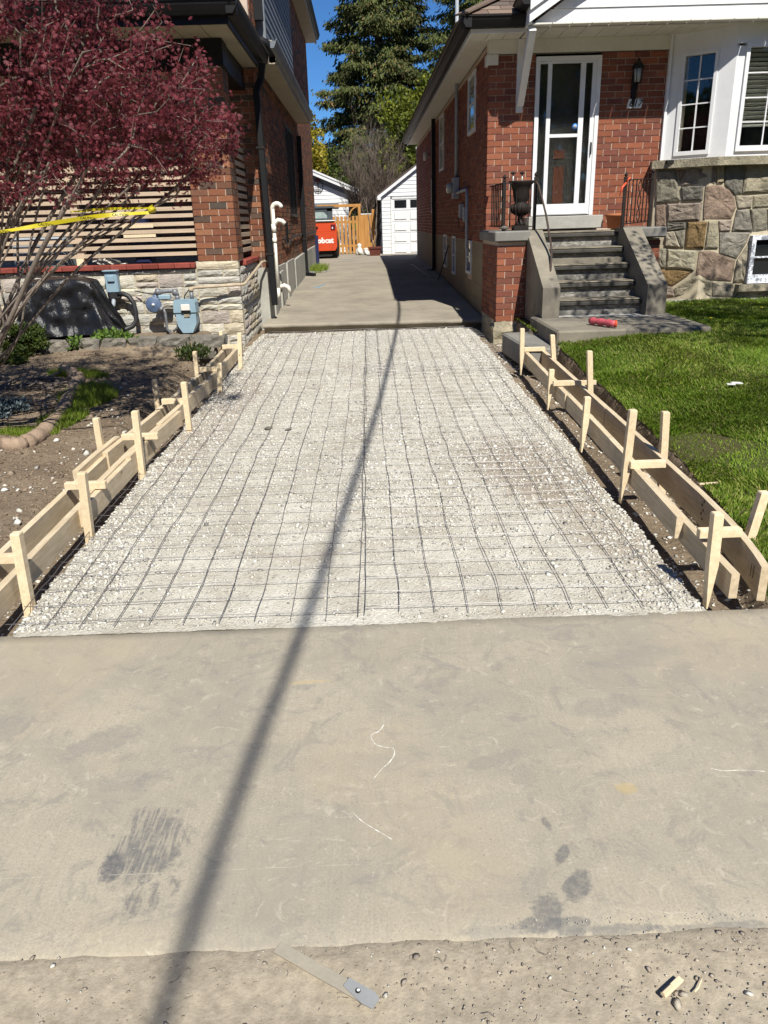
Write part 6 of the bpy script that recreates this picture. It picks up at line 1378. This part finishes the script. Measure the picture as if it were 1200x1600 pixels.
for sg in (1, -1):
    xe = ax+sg*1.98 if sg > 0 else -4.9; b = MB(); b.prism([(ax, az+.0), (xe, az-sl_*abs(xe-ax)), (xe, az-sl_*abs(xe-ax)+.13), (ax, az+.14)], 'Y', gy2-.30, gy2-.26); b.build('rake_board', M['white_paint'], G2)
    b = MB(); b.prism([(ax, az-.20), (xe-sg*.1, az-sl_*abs(xe-sg*.1-ax)-.20), (xe-sg*.1, az-sl_*abs(xe-sg*.1-ax)), (ax, az)], 'Y', gy2-.06, gy2-.02); b.build('trim', M['grey_siding'], G2)
    b = MB(); b.prism([(ax, az+.14), (xe+sg*.05, az-sl_*abs(xe+sg*.05-ax)+.13), (xe+sg*.05, az-sl_*abs(xe+sg*.05-ax)+.2), (ax, az+.21)], 'Y', gy2-.33, gy2+6.2); b.build('roof_slope', M['white_paint'], G2)
b = MB(); b.box(-4.2, -1.02, gy2-.06, gy2-.02, 2.16, 2.33); b.build('door_header', M['grey_siding'], G2)
b = MB(); b.box(-4.2, -1.55, gy2-.01, gy2+.01, .4, 2.16); b.build('garage_door', M['old_white'], G2)
q = at(497, 291, Y=gy2-.03)
AN = thing('anchor_ornament', 'dark anchor and wreath ornament on the white shed gable', 'ornament', tuple(q)); b = MB()
n = 16; b.tube([q+Vector((math.cos(i/n*6.283)*.17, -.03, math.sin(i/n*6.283)*.20)) for i in range(n)], .012, 5) if False else None
for i in range(12):
    a = i/12*6.283
    if i % 3 != 1 or True: b.obbox(q+Vector((math.cos(a)*.19, -.03, math.sin(a)*.22)), (-math.sin(a), 0, math.cos(a)), (0, 1, 0), (math.cos(a), 0, math.sin(a)), (.04, .01, .018))
b.tube([q+Vector((0, -.03, -.15)), q+Vector((0, -.03, .13))], .016, 6); b.tube([q+Vector((-.06, -.03, .08)), q+Vector((.06, -.03, .08))], .013, 6)
b.tube([q+Vector((-.10, -.03, -.06)), q+Vector((-.07, -.03, -.12)), q+Vector((0, -.03, -.15)), q+Vector((.07, -.03, -.12)), q+Vector((.10, -.03, -.06))], .014, 6); b.build('anchor', M['black_metal'], AN)
q = at(496, 283.5, Y=gy2-.03); b = MB(); b.lathe((q.x, q.y-.03, q.z+.05), [(.0, -.05), (.09, -.03), (.10, 0), (.0, .02)], 14, 'Y'); tag(b.build('round_ornament', M['lamp_red']), 'dark round ornament above the anchor on the white shed gable', 'ornament')
# cedar fence and gate
FE = thing('cedar_fence', 'orange brown cedar fence with a picket gate and arch between shed and garage', 'fence', (-.3, 31, .43)); fy = 31.0
x = -1.62; fz = .46
while x < -.16:
    b = MB(); b.bbox(x, x+.095, fy, fy+.02, fz, 1.80, .004); b.build('picket', M['cedar'], FE); x += .145
x = -.10
while x < .30:
    b = MB(); b.bbox(x, x+.104, fy-.002, fy+.02, fz, 1.84, .004); b.build('fence_board', M['cedar'], FE); x += .108
for (x, zt2) in [(-.17, 2.12), (.345, 2.02), (-1.72, 2.1)]: b = MB(); b.bbox(x-.05, x+.05, fy-.06, fy+.05, .42, zt2, .006); b.build('post', M['cedar'], FE)
for (xa, xb, z) in [(-1.7, -.2, .70), (-1.7, -.2, 1.55), (-.1, .30, .7), (-.1, .3, 1.6)]: b = MB(); b.bbox(xa, xb, fy+.02, fy+.06, z, z+.09, .004); b.build('rail', M['cedar'], FE)
b = MB(); b.bbox(-1.75, -.10, fy-.04, fy+.04, 2.12, 2.22, .005); b.build('arch_beam', M['cedar'], FE)
b = MB(); b.tube(arc((-.17, fy, 1.75), .38, math.pi*.97, math.pi*.5, 8, (1, 0, 0), (0, 0, 1)), .035, 6); b.build('arch_brace', M['cedar'], FE)
b = MB(); b.bbox(-.12, .31, fy-.01, fy+.03, 1.84, 1.875, .003); b.build('cap_rail', M['old_white'], FE)
# skid steer loader, seen from behind
SK = thing('skid_steer', 'orange skid steer loader seen from the rear with white lettering', 'loader', (-1.75, 27.6, .43)); sx, sy_ = -1.72, 27.2; gz = .435
b = MB(); b.prism([(sx-.72, gz+.28), (sx+.72, gz+.28), (sx+.79, gz+.40), (sx+.79, gz+.88), (sx-.79, gz+.88), (sx-.79, gz+.40)], 'Y', sy_, sy_+.12); b.build('rear_door', M['orange'], SK)
b = MB(); b.prism([(sx-.80, gz+.885), (sx+.80, gz+.885), (sx+.77, gz+1.14), (sx+.70, gz+1.17), (sx-.70, gz+1.17), (sx-.77, gz+1.14)], 'Y', sy_+.03, sy_+.5); b.bbox(sx-.78, sx+.78, sy_+.12, sy_+2.1, gz+.32, gz+.88, .02); b.build('body', M['orange'], SK)
b = MB(); b.bbox(sx-.72, sx+.72, sy_+.0, sy_+.6, gz+1.172, gz+1.20, .01); b.build('hood_vent', M['black_rubber'], SK)
b = MB(); b.bbox(sx-.74, sx+.74, sy_+.1, sy_+.65, gz+1.202, gz+1.235, .01); b.build('hood_rim', M['white_print'], SK)
b = MB(); b.box(sx-.66, sx+.66, sy_+.6, sy_+.66, gz+1.235, gz+1.30).box(sx-.66, sx-.48, sy_+.6, sy_+.66, gz+1.3, gz+1.62).box(sx+.48, sx+.66, sy_+.6, sy_+.66, gz+1.3, gz+1.62).box(sx-.66, sx+.66, sy_+.6, sy_+.66, gz+1.52, gz+1.64).box(sx-.68, sx+.68, sy_+.55, sy_+1.9, gz+1.62, gz+1.68)
b.prism([(sx+.36, gz+1.53), (sx+.49, gz+1.40), (sx+.49, gz+1.53)], 'Y', sy_+.60, sy_+.66); b.prism([(sx-.36, gz+1.53), (sx-.49, gz+1.40), (sx-.49, gz+1.53)], 'Y', sy_+.60, sy_+.66); b.build('cab', M['cab_grey'], SK)
b = MB(); b.box(sx-.49, sx+.49, sy_+.62, sy_+.64, gz+1.29, gz+1.54); b.build('rear_window', M['cab_glass'], SK)
for sg in (-1, 1):
    b = MB(); b.bbox(sx+sg*.68-.075, sx+sg*.68+.075, sy_-.004 if False else sy_+.005, sy_+.04, gz+.93, gz+1.10, .01); b.build('tail_light', M['lamp_red'], SK)
    b = MB(); b.bbox(sx+sg*.68-.04, sx+sg*.68+.0, sy_-.002, sy_+.006, gz+.96, gz+1.02, .003); b.build('reverse_light', M['old_white'], SK)
    for (yy) in (sy_+.5, sy_+1.6):
        b = MB(); b.lathe((sx+sg*.66-.14, yy, gz+.38), [(.20, 0), (.35, .02), (.38, .06), (.38, .22), (.35, .26), (.20, .28)], 20, 'X'); w_ = b.build('wheel', M['black_rubber'], SK)
        b = MB()
        for k in range(14): a = k/14*6.283; b.obbox((sx+sg*.66, yy+math.cos(a)*.385, gz+.38+math.sin(a)*.385), (1, 0, 0), (0, -math.sin(a), math.cos(a)), (0, math.cos(a), math.sin(a)), (.12, .03, .014))
        o = b.build('tread_lug', M['black_rubber'], w_); o['kind'] = 'stuff'
b = MB(); b.box(sx-.62, sx+.62, sy_+.1, sy_+2, gz+.10, gz+.31); b.build('belly', M['black_rubber'], SK)
b = MB(); b.lathe((sx+.15, sy_-.004, gz+1.02), [(.035, 0), (.03, .02)], 12, 'Y'); b.build('latch', M['black_rubber'], SK)
textobj('Bobcat', .235, M['white_print'], SK, facemat(-1.375, sy_-.003, gz+.60), bold=.010, sx=1.0)
# potted sapling and white statuettes
q = at(586, 399, Z=.45); px_, py_ = q.x, 28.6; px_ = at(586, 399, Y=28.6).x
PT = thing('potted_tree', 'thin bare sapling in a brown square pot at the fence', 'plant', (px_, 28.6, .44))
b = MB(); b.add([(px_+sx_*w_, 28.6+sy2*w_, z_) for (w_, z_) in ((.17, .44), (.21, .70), (.235, .70), (.235, .75), (.20, .75), (.18, .70)) for sx_, sy2 in ((-1, -1), (1, -1), (1, 1), (-1, 1))], [(4*i+k, 4*i+(k+1) % 4, 4*i+4+(k+1) % 4, 4*i+4+k) for i in range(5) for k in range(4)]+[(20, 21, 22, 23)]); b.build('pot', M['brown_pot'], PT)
b = MB(); r = random.Random(8)
for k in range(4):
    pts = [Vector((px_+r.uniform(-.06, .06), 28.6+r.uniform(-.05, .05), .7))]
    for j in range(7): pts.append(pts[-1]+Vector((r.uniform(-.05, .05)+.02*(k-1.5), r.uniform(-.03, .03), .24)))
    b.tube(pts, [.020-.002*j for j in range(8)], 5)
b.build('stem', M['bark'], PT)
for (pxx, h_, lb) in [(562, .42, 'left and taller white garden statuette at the foot of the fence'), (572, .26, 'small white garden statuette beside the brown pot')]:
    q = at(pxx, 397, Y=29.6); g = .44; b = MB(); r = random.Random(pxx)
    b.lathe((q.x, 29.6, g), [(.12, 0), (.15, h_*.15), (.14, h_*.4), (.10, h_*.55), (.06, h_*.66), (.085, h_*.78), (.075, h_*.92), (.01, h_)], 12); b.tube([(q.x-.05, 29.5, g+h_*.5), (q.x, 29.42, g+h_*.3), (q.x+.08, 29.45, g+h_*.12)], [.04, .05, .04], 7)
    tag(b.build('statuette', M['statue']), lb, 'statue', 'white garden statuettes at the fence')
# ---------------- conifers and background trees
def conifer(name, label, cx, cy, gz_, Ht, R, lv, seed, mt='spruce_needle', gap=.25, group=None, sprays=13, top_pow=.85, zlo=.12):
    r = np.random.default_rng(seed); t = thing(name, label, 'tree', (cx, cy, gz_), group)
    b = MB(); b.tube([(cx, cy, gz_), (cx+.05, cy, gz_+Ht*.5), (cx, cy, gz_+Ht)], [R*.055, R*.035, .02], 8); b.build('trunk', M['dark_bark'], t)
    bb = MB(); PP = []; DD = []; LL = []
    h = Ht*zlo; 
    while h < Ht*.985:
        f = 1-h/Ht; L0 = R*f**top_pow; nb = max(4, int(7*min(1, f*2.5+.3))); a0 = r.uniform(0, 6.28)
        for k in range(nb):
            if r.random() < gap*.35: continue
            a = a0+k*6.283/nb+r.normal(0, .25); L = L0*r.uniform(.62, 1.12); up0 = .25*(1-f*1.2); n = max(4, int(L/.35)+2); pts = []
            for i in range(n+1):
                s = i/n; zz = h+L*(up0*s-.42*s*s+.22*s**3); pts.append(Vector((cx+math.cos(a)*L*s, cy+math.sin(a)*L*s, gz_+zz)))
            bb.tube(pts, [.035*(1-i/n)*min(1, L/2)+.008 for i in range(n+1)], 4, cap=False)
            m_ = int(sprays*L*1.3)+4
            for j in range(m_):
                s = .12+.88*r.random()**.75; i = min(int(s*n), n-1); p = pts[i].lerp(pts[i+1], s*n-i); sid = r.choice((-1, 1)); sp = (1-s)*.55*L*r.random()
                perp = Vector((-math.sin(a), math.cos(a), 0))*sid; out = Vector((math.cos(a), math.sin(a), 0)); p2 = p+perp*sp+out*sp*.5-Vector((0, 0, sp*.25))
                for q_ in range(11):
                    PP.append(tuple(p2+Vector((r.normal(0, .17), r.normal(0, .17), r.normal(0, .08))))); dv = (perp*r.uniform(0, .8)+out*r.uniform(.1, .8)+Vector((0, 0, -r.uniform(.25, 1.1)))); DD.append(tuple(dv.normalized())); LL.append(r.uniform(.10, .26))
        h += Ht/lv*r.uniform(.75, 1.25)
    lo_ = bb.build('limbs', M['dark_bark'], t); lo_['kind'] = 'stuff'
    P = np.array(PP); D = np.array(DD); L = np.array(LL)[:, None]; n = len(P); s = np.cross(D, r.normal(0, 1, (n, 3))); s /= np.linalg.norm(s, axis=1)[:, None]; W2 = L*.16
    V = np.stack([P-s*W2*.6, P+s*W2*.6, P+D*L*.7+s*W2, P+D*L, P+D*L*.7-s*W2], 1).reshape(-1, 3)
    npmesh('crown', V, np.arange(5*n).reshape(-1, 5), M[mt], tint=np.clip(r.normal(.42, .22, n), 0, .999), parent=t); return t
conifer('spruce_tree', 'tall brown green spruce in the centre behind the garages', 1.0, 46, .4, 20.5, 5.0, 58, 3, gap=.55, sprays=12, top_pow=.78)
conifer('spruce_tree', 'taller dark spruce rising behind the bungalow roof', 6.3, 44, .4, 22, 5.2, 52, 9, gap=.45, sprays=9, top_pow=.7)
conifer('spruce_tree', 'distant spruce mostly hidden behind the left house', -5.2, 58, .4, 11.5, 3.6, 26, 14)
def broadleaf(name, label, cx, cy, gz_, Ht, rx, ry, rz2, n, ls, mt, seed=1, trunk='dark_bark', clumps=50, group=None):
    t = thing(name, label, 'tree', (cx, cy, gz_), group); r = np.random.default_rng(seed); cz = gz_+Ht-rz2
    b = MB(); rr = random.Random(seed); b.tube([(cx, cy, gz_), (cx+.1, cy, gz_+Ht*.3), (cx-.05, cy, gz_+Ht*.6)], [.16, .12, .06], 8); b.build('trunk', M[trunk], t)
    cc = r.normal(0, 1, (clumps, 3)); cc /= np.linalg.norm(cc, axis=1)[:, None]; cc *= (r.random(clumps)**.45)[:, None]*.85
    b = MB()
    for c in cc: 
        q_ = Vector((cx+c[0]*rx, cy+c[1]*ry, cz+c[2]*rz2)); b.tube([(cx, cy, gz_+Ht*.25), Vector((cx, cy, gz_+Ht*.4)).lerp(q_, .5), q_], [.06, .035, .01], 4)
    lo_ = b.build('limbs', M[trunk], t); lo_['kind'] = 'stuff'
    k = r.integers(0, clumps, n); d = r.normal(0, 1, (n, 3)); d /= np.linalg.norm(d, axis=1)[:, None]; cs_ = r.uniform(.12, .30, clumps)
    P = (cc[k]+d*(r.random(n)**.5*cs_[k])[:, None])*np.array([rx, ry, rz2])+np.array([cx, cy, cz])
    V, F, T = leafquads(P, ls, .2, .6); T = np.clip(T+(r.random(clumps)[k]-.5)*.4, 0, .999)
    npmesh('crown', V, F, M[mt], tint=T, parent=t); return t
broadleaf('spring_tree', 'yellow green leafing tree between the spruce and the bungalow', 2.9, 37.5, .4, 7.6, 2.5, 1.8, 3.5, 26000, .17, 'spring_leaf', 2, clumps=80)
broadleaf('yellow_bush', 'yellow flowering shrub at the corner of the left house', -2.9, 39, .4, 6.2, 1.7, 1.4, 2.4, 9000, .16, 'yellow_leaf', 3, clumps=55)
broadleaf('green_tree', 'dark green bushy tree low behind the white shed', -1.7, 41, .4, 5.0, 2.8, 1.6, 2.3, 14000, .18, 'hedge_leaf', 4, clumps=70)
broadleaf('green_tree', 'dark green bushy tree low behind the white garage', 1.5, 40.5, .4, 5.2, 2.6, 1.6, 2.4, 14000, .18, 'hedge_leaf', 5, clumps=70)
broadleaf('green_tree', 'olive green tree behind the right side of the white garage', 5.2, 41, .4, 6.5, 2.6, 1.6, 3.0, 12000, .19, 'hedge_leaf', 6, clumps=70)
broadleaf('green_tree', 'wide dark tree on the far left behind the house', -7.5, 44, .4, 6.0, 4.0, 2.0, 2.8, 9000, .22, 'hedge_leaf', 7, clumps=70)
broadleaf('green_tree', 'wide dark tree on the far right behind the bungalow', 12, 44, .4, 7.0, 4.5, 2.0, 3.2, 9000, .22, 'hedge_leaf', 8, clumps=70)
# far wooded rise that closes the horizon
n = 26000; r = nr; a = r.uniform(-1.2, 1.2, n)+math.pi/2; rad = r.uniform(75, 120, n); P = np.stack([np.cos(a)*rad, np.sin(a)*rad, .3+(3.5+2.5*vnoise(a*6, a*0, 2, 2))*np.sqrt(r.random(n))], 1); V, F, T = leafquads(P, 1.3, .2, .7)
npmesh('distant_woods', V, F, M['hedge_leaf'], tint=T, kind='stuff')
# bare multi-stem shrub in front of the trees
def growtree(base_pts, targets, step, seed, jit=.05, r0=.0016, expo=.5, bias=Vector((0, 0, 0))):
    """connect every target to the nearest grown node; returns nodes, parents, radii"""
    r = np.random.default_rng(seed); nodes = [np.array(p, float) for p in base_pts]; par = [-1]+list(range(len(base_pts)-1)) if False else [-1]*len(base_pts)
    return nodes, par
def grow(stems, targets, seed, step=.12, jit=.35, r0=.0022, rmax=.1, pw=.5):
    rr = np.random.default_rng(seed); N_ = []; Pn = []
    for st_pts in stems:
        prev = -1
        for p in st_pts: N_.append(np.array(p, float)); Pn.append(prev); prev = len(N_)-1
    base = np.mean([s[0] for s in stems], axis=0); order = np.argsort([np.linalg.norm(np.array(t)-base) for t in targets]); tips = []
    arr = np.array(N_)
    for ti in order:
        T = np.array(targets[ti], float); A = np.array(N_); Pi = np.array([q if q >= 0 else k_ for k_, q in enumerate(Pn)]); DD_ = A-A[Pi]; DD_ /= (np.linalg.norm(DD_, axis=1)[:, None]+1e-9); TT_ = T-A; TL_ = np.linalg.norm(TT_, axis=1)+1e-9; cosv = np.sum(DD_*TT_, 1)/TL_; dist = TL_*(1+np.maximum(0, .65-cosv)*1.1)+.35*np.maximum(0, np.linalg.norm(A-base, axis=1)-np.linalg.norm(T-base)+.05)*3
        i = int(np.argmin(dist)); p = N_[i]; L = np.linalg.norm(T-p); n = max(1, int(L/step)); prev = i
        g = Pn[i]; d0 = (p-N_[g]) if g >= 0 else np.array([0, 0, 1.]); d0 = d0/(np.linalg.norm(d0)+1e-9); c = p+d0*L*.22
        for k in range(1, n+1):
            t = k/n; q = (1-t)**2*p+2*t*(1-t)*c+t*t*T+(rr.normal(0, 1, 3)*jit*step*.35 if k < n else 0)
            N_.append(q); Pn.append(prev); prev = len(N_)-1
        tips.append(prev)
    cnt = np.zeros(len(N_)); 
    for t in tips: cnt[t] = 1
    for i in range(len(N_)-1, -1, -1):
        if Pn[i] >= 0: cnt[Pn[i]] += cnt[i]
    rad = np.minimum(r0*np.maximum(cnt, 1)**pw, rmax); return N_, Pn, rad, tips
def treemesh(N_, Pn, rad, sides=5):
    mb = MB(); kids = {}
    for i, p in enumerate(Pn): kids.setdefault(p, []).append(i)
    stack = [(i, None) for i in kids.get(-1, [])]
    while stack:
        i, frm = stack.pop(); ch = [i] if frm is None else [frm, i]; cur = i
        while cur in kids:
            ks = sorted(kids[cur], key=lambda k: -rad[k])
            for k in ks[1:]: stack.append((k, cur))
            cur = ks[0]; ch.append(cur)
        if len(ch) > 1:
            R = [float(rad[c]) for c in ch]
            if frm is not None: R[0] = R[1]
            mb.tube([N_[c] for c in ch], R, sides if max(R) > .006 else 4, cap=False)
    return mb
BS = thing('bare_tree', 'leafless multi stemmed grey brown tree behind the cedar fence', 'tree', (.35, 33, .4)); r = np.random.default_rng(5)
bb = MB(); rr_ = random.Random(6)
def sprout(p, d, L, rad, dep):
    pts = [p]; n = max(3, int(L/.22))
    for i in range(n):
        d = (d+Vector((rr_.gauss(0, .07), rr_.gauss(0, .07), .05))).normalized(); pts.append(pts[-1]+d*(L/n))
    bb.tube(pts, [rad*(1-.75*i/n) for i in range(n+1)], 5 if dep < 2 else 4, cap=False)
    if dep < 4:
        for k in range({0: 6, 1: 6, 2: 5, 3: 4}[dep]):
            i = rr_.randint(max(1, n//3), n); a = rr_.uniform(0, 6.283); s_ = Vector((math.cos(a), math.sin(a), .35)); sprout(pts[i], (d+s_*rr_.uniform(.35, .75)).normalized(), L*rr_.uniform(.42, .68), max(.004, rad*.5), dep+1)
for k in range(7):
    a = k/7*6.283; sprout(Vector((.35+.12*math.cos(a), 33+.12*math.sin(a), .4)), Vector((.28*math.cos(a), .28*math.sin(a), 1)).normalized(), rr_.uniform(1.9, 2.6), .05, 0)
bb.build('branches', M['twig_bark'], BS)
# ------------------------------------------------------------ red Japanese maple at the left
MP = thing('red_maple', 'dark red Japanese maple with many slender grey stems leaning over the bed at the left', 'tree', (-3.45, 5.9, .15)); r = np.random.default_rng(77)
base = np.array([-3.42, 5.85, .12])
Sx = [(-2.0, 5.3, 1.95), (-1.45, 5.5, 1.75), (-1.75, 6.1, 1.95), (-2.3, 5.0, 1.9), (-2.55, 6.3, 2.0), (-2.9, 5.2, 2.0), (-3.1, 6.2, 2.1), (-2.25, 5.7, 2.05), (-1.2, 5.9, 1.95), (-3.5, 5.2, 2.1), (-3.9, 6.1, 2.0)]
for _ in range(13): Sx.append((r.uniform(-3.9, -1.3), r.uniform(5.0, 6.3), r.uniform(2.3, 3.1)))
stems = []
for k, T in enumerate(Sx):
    T = np.array(T); b0 = base+np.array([r.uniform(-.05, .08), r.uniform(-.08, .08), 0]); pts = []
    for i in range(15):
        t = i/14; q = b0*(1-t)+T*t; q = q+np.array([0, 0, .16*math.sin(t*math.pi)])*(1 if k % 2 else .3)+np.array([.12*math.sin(t*5+k), .06*math.sin(t*7+k*2), .04*math.sin(t*9+k)])*t*(1-t)*2.2; pts.append(q)
    stems.append(pts)
for k in range(13):   # the bundle of stems that leans over the bed before it fans out
    Wp = Vector((-2.60+r.uniform(-.10, .12), 5.55+r.uniform(-.15, .15), .98+r.uniform(-.12, .12))); T = Vector([(-1.25, 5.6, 1.80), (-1.5, 5.4, 1.85), (-1.75, 5.8, 1.95), (-1.95, 5.3, 2.0), (-2.1, 5.7, 2.0), (-2.25, 5.4, 2.0), (-2.4, 6.0, 2.05), (-2.55, 5.3, 2.05), (-2.7, 5.8, 2.1), (-1.4, 6.0, 2.0), (-2.0, 6.1, 2.05), (-1.65, 5.1, 1.95), (-2.3, 5.1, 2.1)][k])
    b0 = Vector(base)+Vector((r.uniform(-.06, .08), r.uniform(-.08, .08), 0)); m1 = b0.lerp(Wp, .5)+Vector((r.uniform(-.04, .04), 0, r.uniform(-.04, .05))); m2 = Wp.lerp(T, .5)+Vector((r.uniform(-.07, .02), r.uniform(-.05, .05), r.uniform(-.02, .06)))
    stems.append([np.array(q) for q in crs([b0, m1, Wp, m2, T], 5)])
# crown outline in X,Z at the plane of the tree, thinning towards its edges
poly = [(-5.4, 3.9), (-1.65, 3.75), (-1.30, 3.05), (-1.10, 2.74), (-.99, 2.62), (-.93, 2.48), (-.80, 2.32), (-.80, 2.18), (-.92, 1.90), (-1.05, 1.86), (-1.40, 1.84), (-2.4, 1.80), (-5.4, 1.78)]
def inpoly(x, z):
    c = False; n = len(poly)
    for i in range(n):
        x1, z1 = poly[i]; x2, z2 = poly[(i+1) % n]
        if (z1 > z) != (z2 > z) and x < (x2-x1)*(z-z1)/(z2-z1)+x1: c = not c
    return c
tg = []
while len(tg) < 1850:
    x, y, z = r.uniform(-4.6, -.78), r.uniform(4.85, 6.6), r.uniform(1.78, 3.7); s = y/5.7
    if not inpoly(x/s, 1.6+(z-1.6)/s): continue
    if r.random() > 1.15-.3*abs(y-5.7)/.8: continue
    if z < 1.98 and r.random() < .45: continue
    if vnoise(x, z, 2.1, 3) < .18: continue
    tg.append((x, y, z))
N_, Pn, rad, tips = grow(stems, tg, 4, step=.10, jit=.5, r0=.0019, rmax=.034, pw=.48)
rad = np.maximum(rad, .0018)
for i_ in range(sum(len(s_) for s_ in stems)): rad[i_] = max(rad[i_], .0075)
mb = treemesh(N_, Pn, rad, 6); mb.build('branches', M['bark'], MP)
TP = np.array([N_[t] for t in tips]); DI = np.array([N_[t]-N_[Pn[t]] for t in tips]); DI /= np.linalg.norm(DI, axis=1)[:, None]
per = 44; n = len(TP)*per
ctr = np.repeat(TP, per, 0)-np.repeat(DI, per, 0)*(r.random((n, 1))*.22)+r.normal(0, .040, (n, 3))*np.array([1, 1, .8])
pickk = r.random(n) < .9; ctr = ctr[pickk]; n = len(ctr)
# palmate drooping leaf: five narrow lobes fanning from the stalk
ax = np.stack([r.normal(0, .55, n), r.normal(0, .55, n)-.15, -np.abs(r.normal(.75, .35, n))], 1); ax /= np.linalg.norm(ax, axis=1)[:, None]
sd = np.cross(ax, r.normal(0, 1, (n, 3))); sd /= np.linalg.norm(sd, axis=1)[:, None]
Ls = r.uniform(.017, .031, (n, 1)); VV = []; 
for an, lf in ((-1.0, .72), (-.5, .92), (0, 1), (.5, .92), (1.0, .72)):
    d = ax*math.cos(an)+sd*math.sin(an); p_ = -ax*math.sin(an)+sd*math.cos(an); L = Ls*lf
    VV.append(np.stack([ctr, ctr+d*L*.55+p_*L*.13, ctr+d*L, ctr+d*L*.55-p_*L*.13], 1))
V = np.concatenate(VV, 1).reshape(-1, 3); F = np.arange(len(V)).reshape(-1, 4); T = np.repeat(np.clip(r.normal(.45, .2, n)+.15*(vnoise(ctr[:, 0], ctr[:, 2], 3, 1)-.5), 0, .999), 5)
npmesh('leaves', V, F, M['red_leaf'], tint=T, parent=MP)
# caution tape wound through the branches
CT = thing('caution_tape', 'yellow caution tape strung through the maple stems', 'tape', tuple(at(120, 343, Y=4.95)))
def tape(pts, w, nm, tilt):
    P = crs([Vector(p) for p in pts], 6); V = []
    for i, p in enumerate(P):
        a = tilt(i/len(P)); V += [p+Vector((0, math.sin(a), math.cos(a)))*w/2, p-Vector((0, math.sin(a), math.cos(a)))*w/2]
    b = MB(); b.add(V, [(2*i, 2*i+1, 2*i+3, 2*i+2) for i in range(len(P)-1)], 0, True); return b.build(nm, M['tape'], CT), P
_, P = tape([at(-90, 372, Y=4.9), at(0, 362, Y=4.88), at(50, 354, Y=4.9), at(110, 344, Y=4.9), at(160, 337, Y=4.92), at(200, 334, Y=4.95), at(236, 332, Y=5.0)], .024, 'tape_strip', lambda t: .25+.5*math.sin(t*9))
tape([at(110, 331, Y=5.45), at(125, 330, Y=5.42), at(145, 328, Y=5.4), at(180, 326, Y=5.3), at(238, 325, Y=5.05)], .016, 'tape_strip', lambda t: .5+.5*math.sin(t*7+1))
b = MB(); b.tube([at(233, 331, Y=4.99), at(240, 327, Y=5.0), at(238, 323, Y=5.03), at(231, 327, Y=5.0)], [.012, .02, .016, .008], 6); b.build('knot', M['tape'], CT)
for (pxa, pya) in ((72, 351.5), (138, 341.5), (5, 362), (188, 336)):
    q = at(pxa, pya, Y=4.872); ang = .17 if pxa < 180 else .06
    textobj('CAUTION', .021, M['black_print'], CT, Matrix.Translation(q) @ Matrix.Rotation(-ang*-.6, 4, 'Y') @ Matrix.Rotation(math.pi/2, 4, 'X'), ext=.0002, bold=.0006)
# ------------------------------------------------------------ unseen surroundings outside the picture: they shade the lawn and show in the glass
FT = thing('front_yard_tree', 'sparse leafing tree at the right of the lawn whose shadow falls on the grass', 'tree', (6.2, 5.4, .3)); r = np.random.default_rng(15)
stems = [[(6.2, 5.4, .2), (6.15, 5.42, 1.2), (6.05, 5.4, 2.2), (5.8+.3*(k-1), 5.5+.25*(k-1), 3.2)] for k in range(3)]
tg = []
while len(tg) < 260:
    u = r.normal(0, 1, 3); u /= np.linalg.norm(u); q = u*r.random()**.4*np.array([2.3, 1.7, 1.3])+np.array([5.3, 5.4, 4.9])
    if q[2] > 3.6+max(0, 3.6-q[0])*.6: tg.append(q)
N_, Pn, rad, tips = grow(stems, tg, 6, step=.2, jit=.4, r0=.004, rmax=.09, pw=.5); treemesh(N_, Pn, rad, 5).build('branches', M['bark'], FT)
TP = np.array([N_[t] for t in tips]); P = np.repeat(TP, 34, 0)+r.normal(0, .13, (len(TP)*34, 3)); V, F, T = leafquads(P, .075, .2, .6); npmesh('leaves', V, F, M['spring_leaf'], tint=T, parent=FT)
n = 42000; x = r.uniform(-45, 45, n); top = 8+5*vnoise(x, x*0, .16, 2); P = np.stack([x, -24+r.normal(0, 1.6, n), .3+top*r.random(n)**.8], 1); V, F, T = leafquads(P, .75, .2, .7)
npmesh('added_street_trees', V, F, M['hedge_leaf'], tint=T, kind='stuff')  # tree row added behind the camera to darken the glass and facades
b = MB()
for k in range(16): b.tube([(-42+k*5.6, -24, 0), (-42.2+k*5.6, -24, 5), (-41.5+k*5.6, -23.5, 9)], [.28, .2, .08], 7)
b.build('added_street_trunks', M['dark_bark'], kind='stuff')
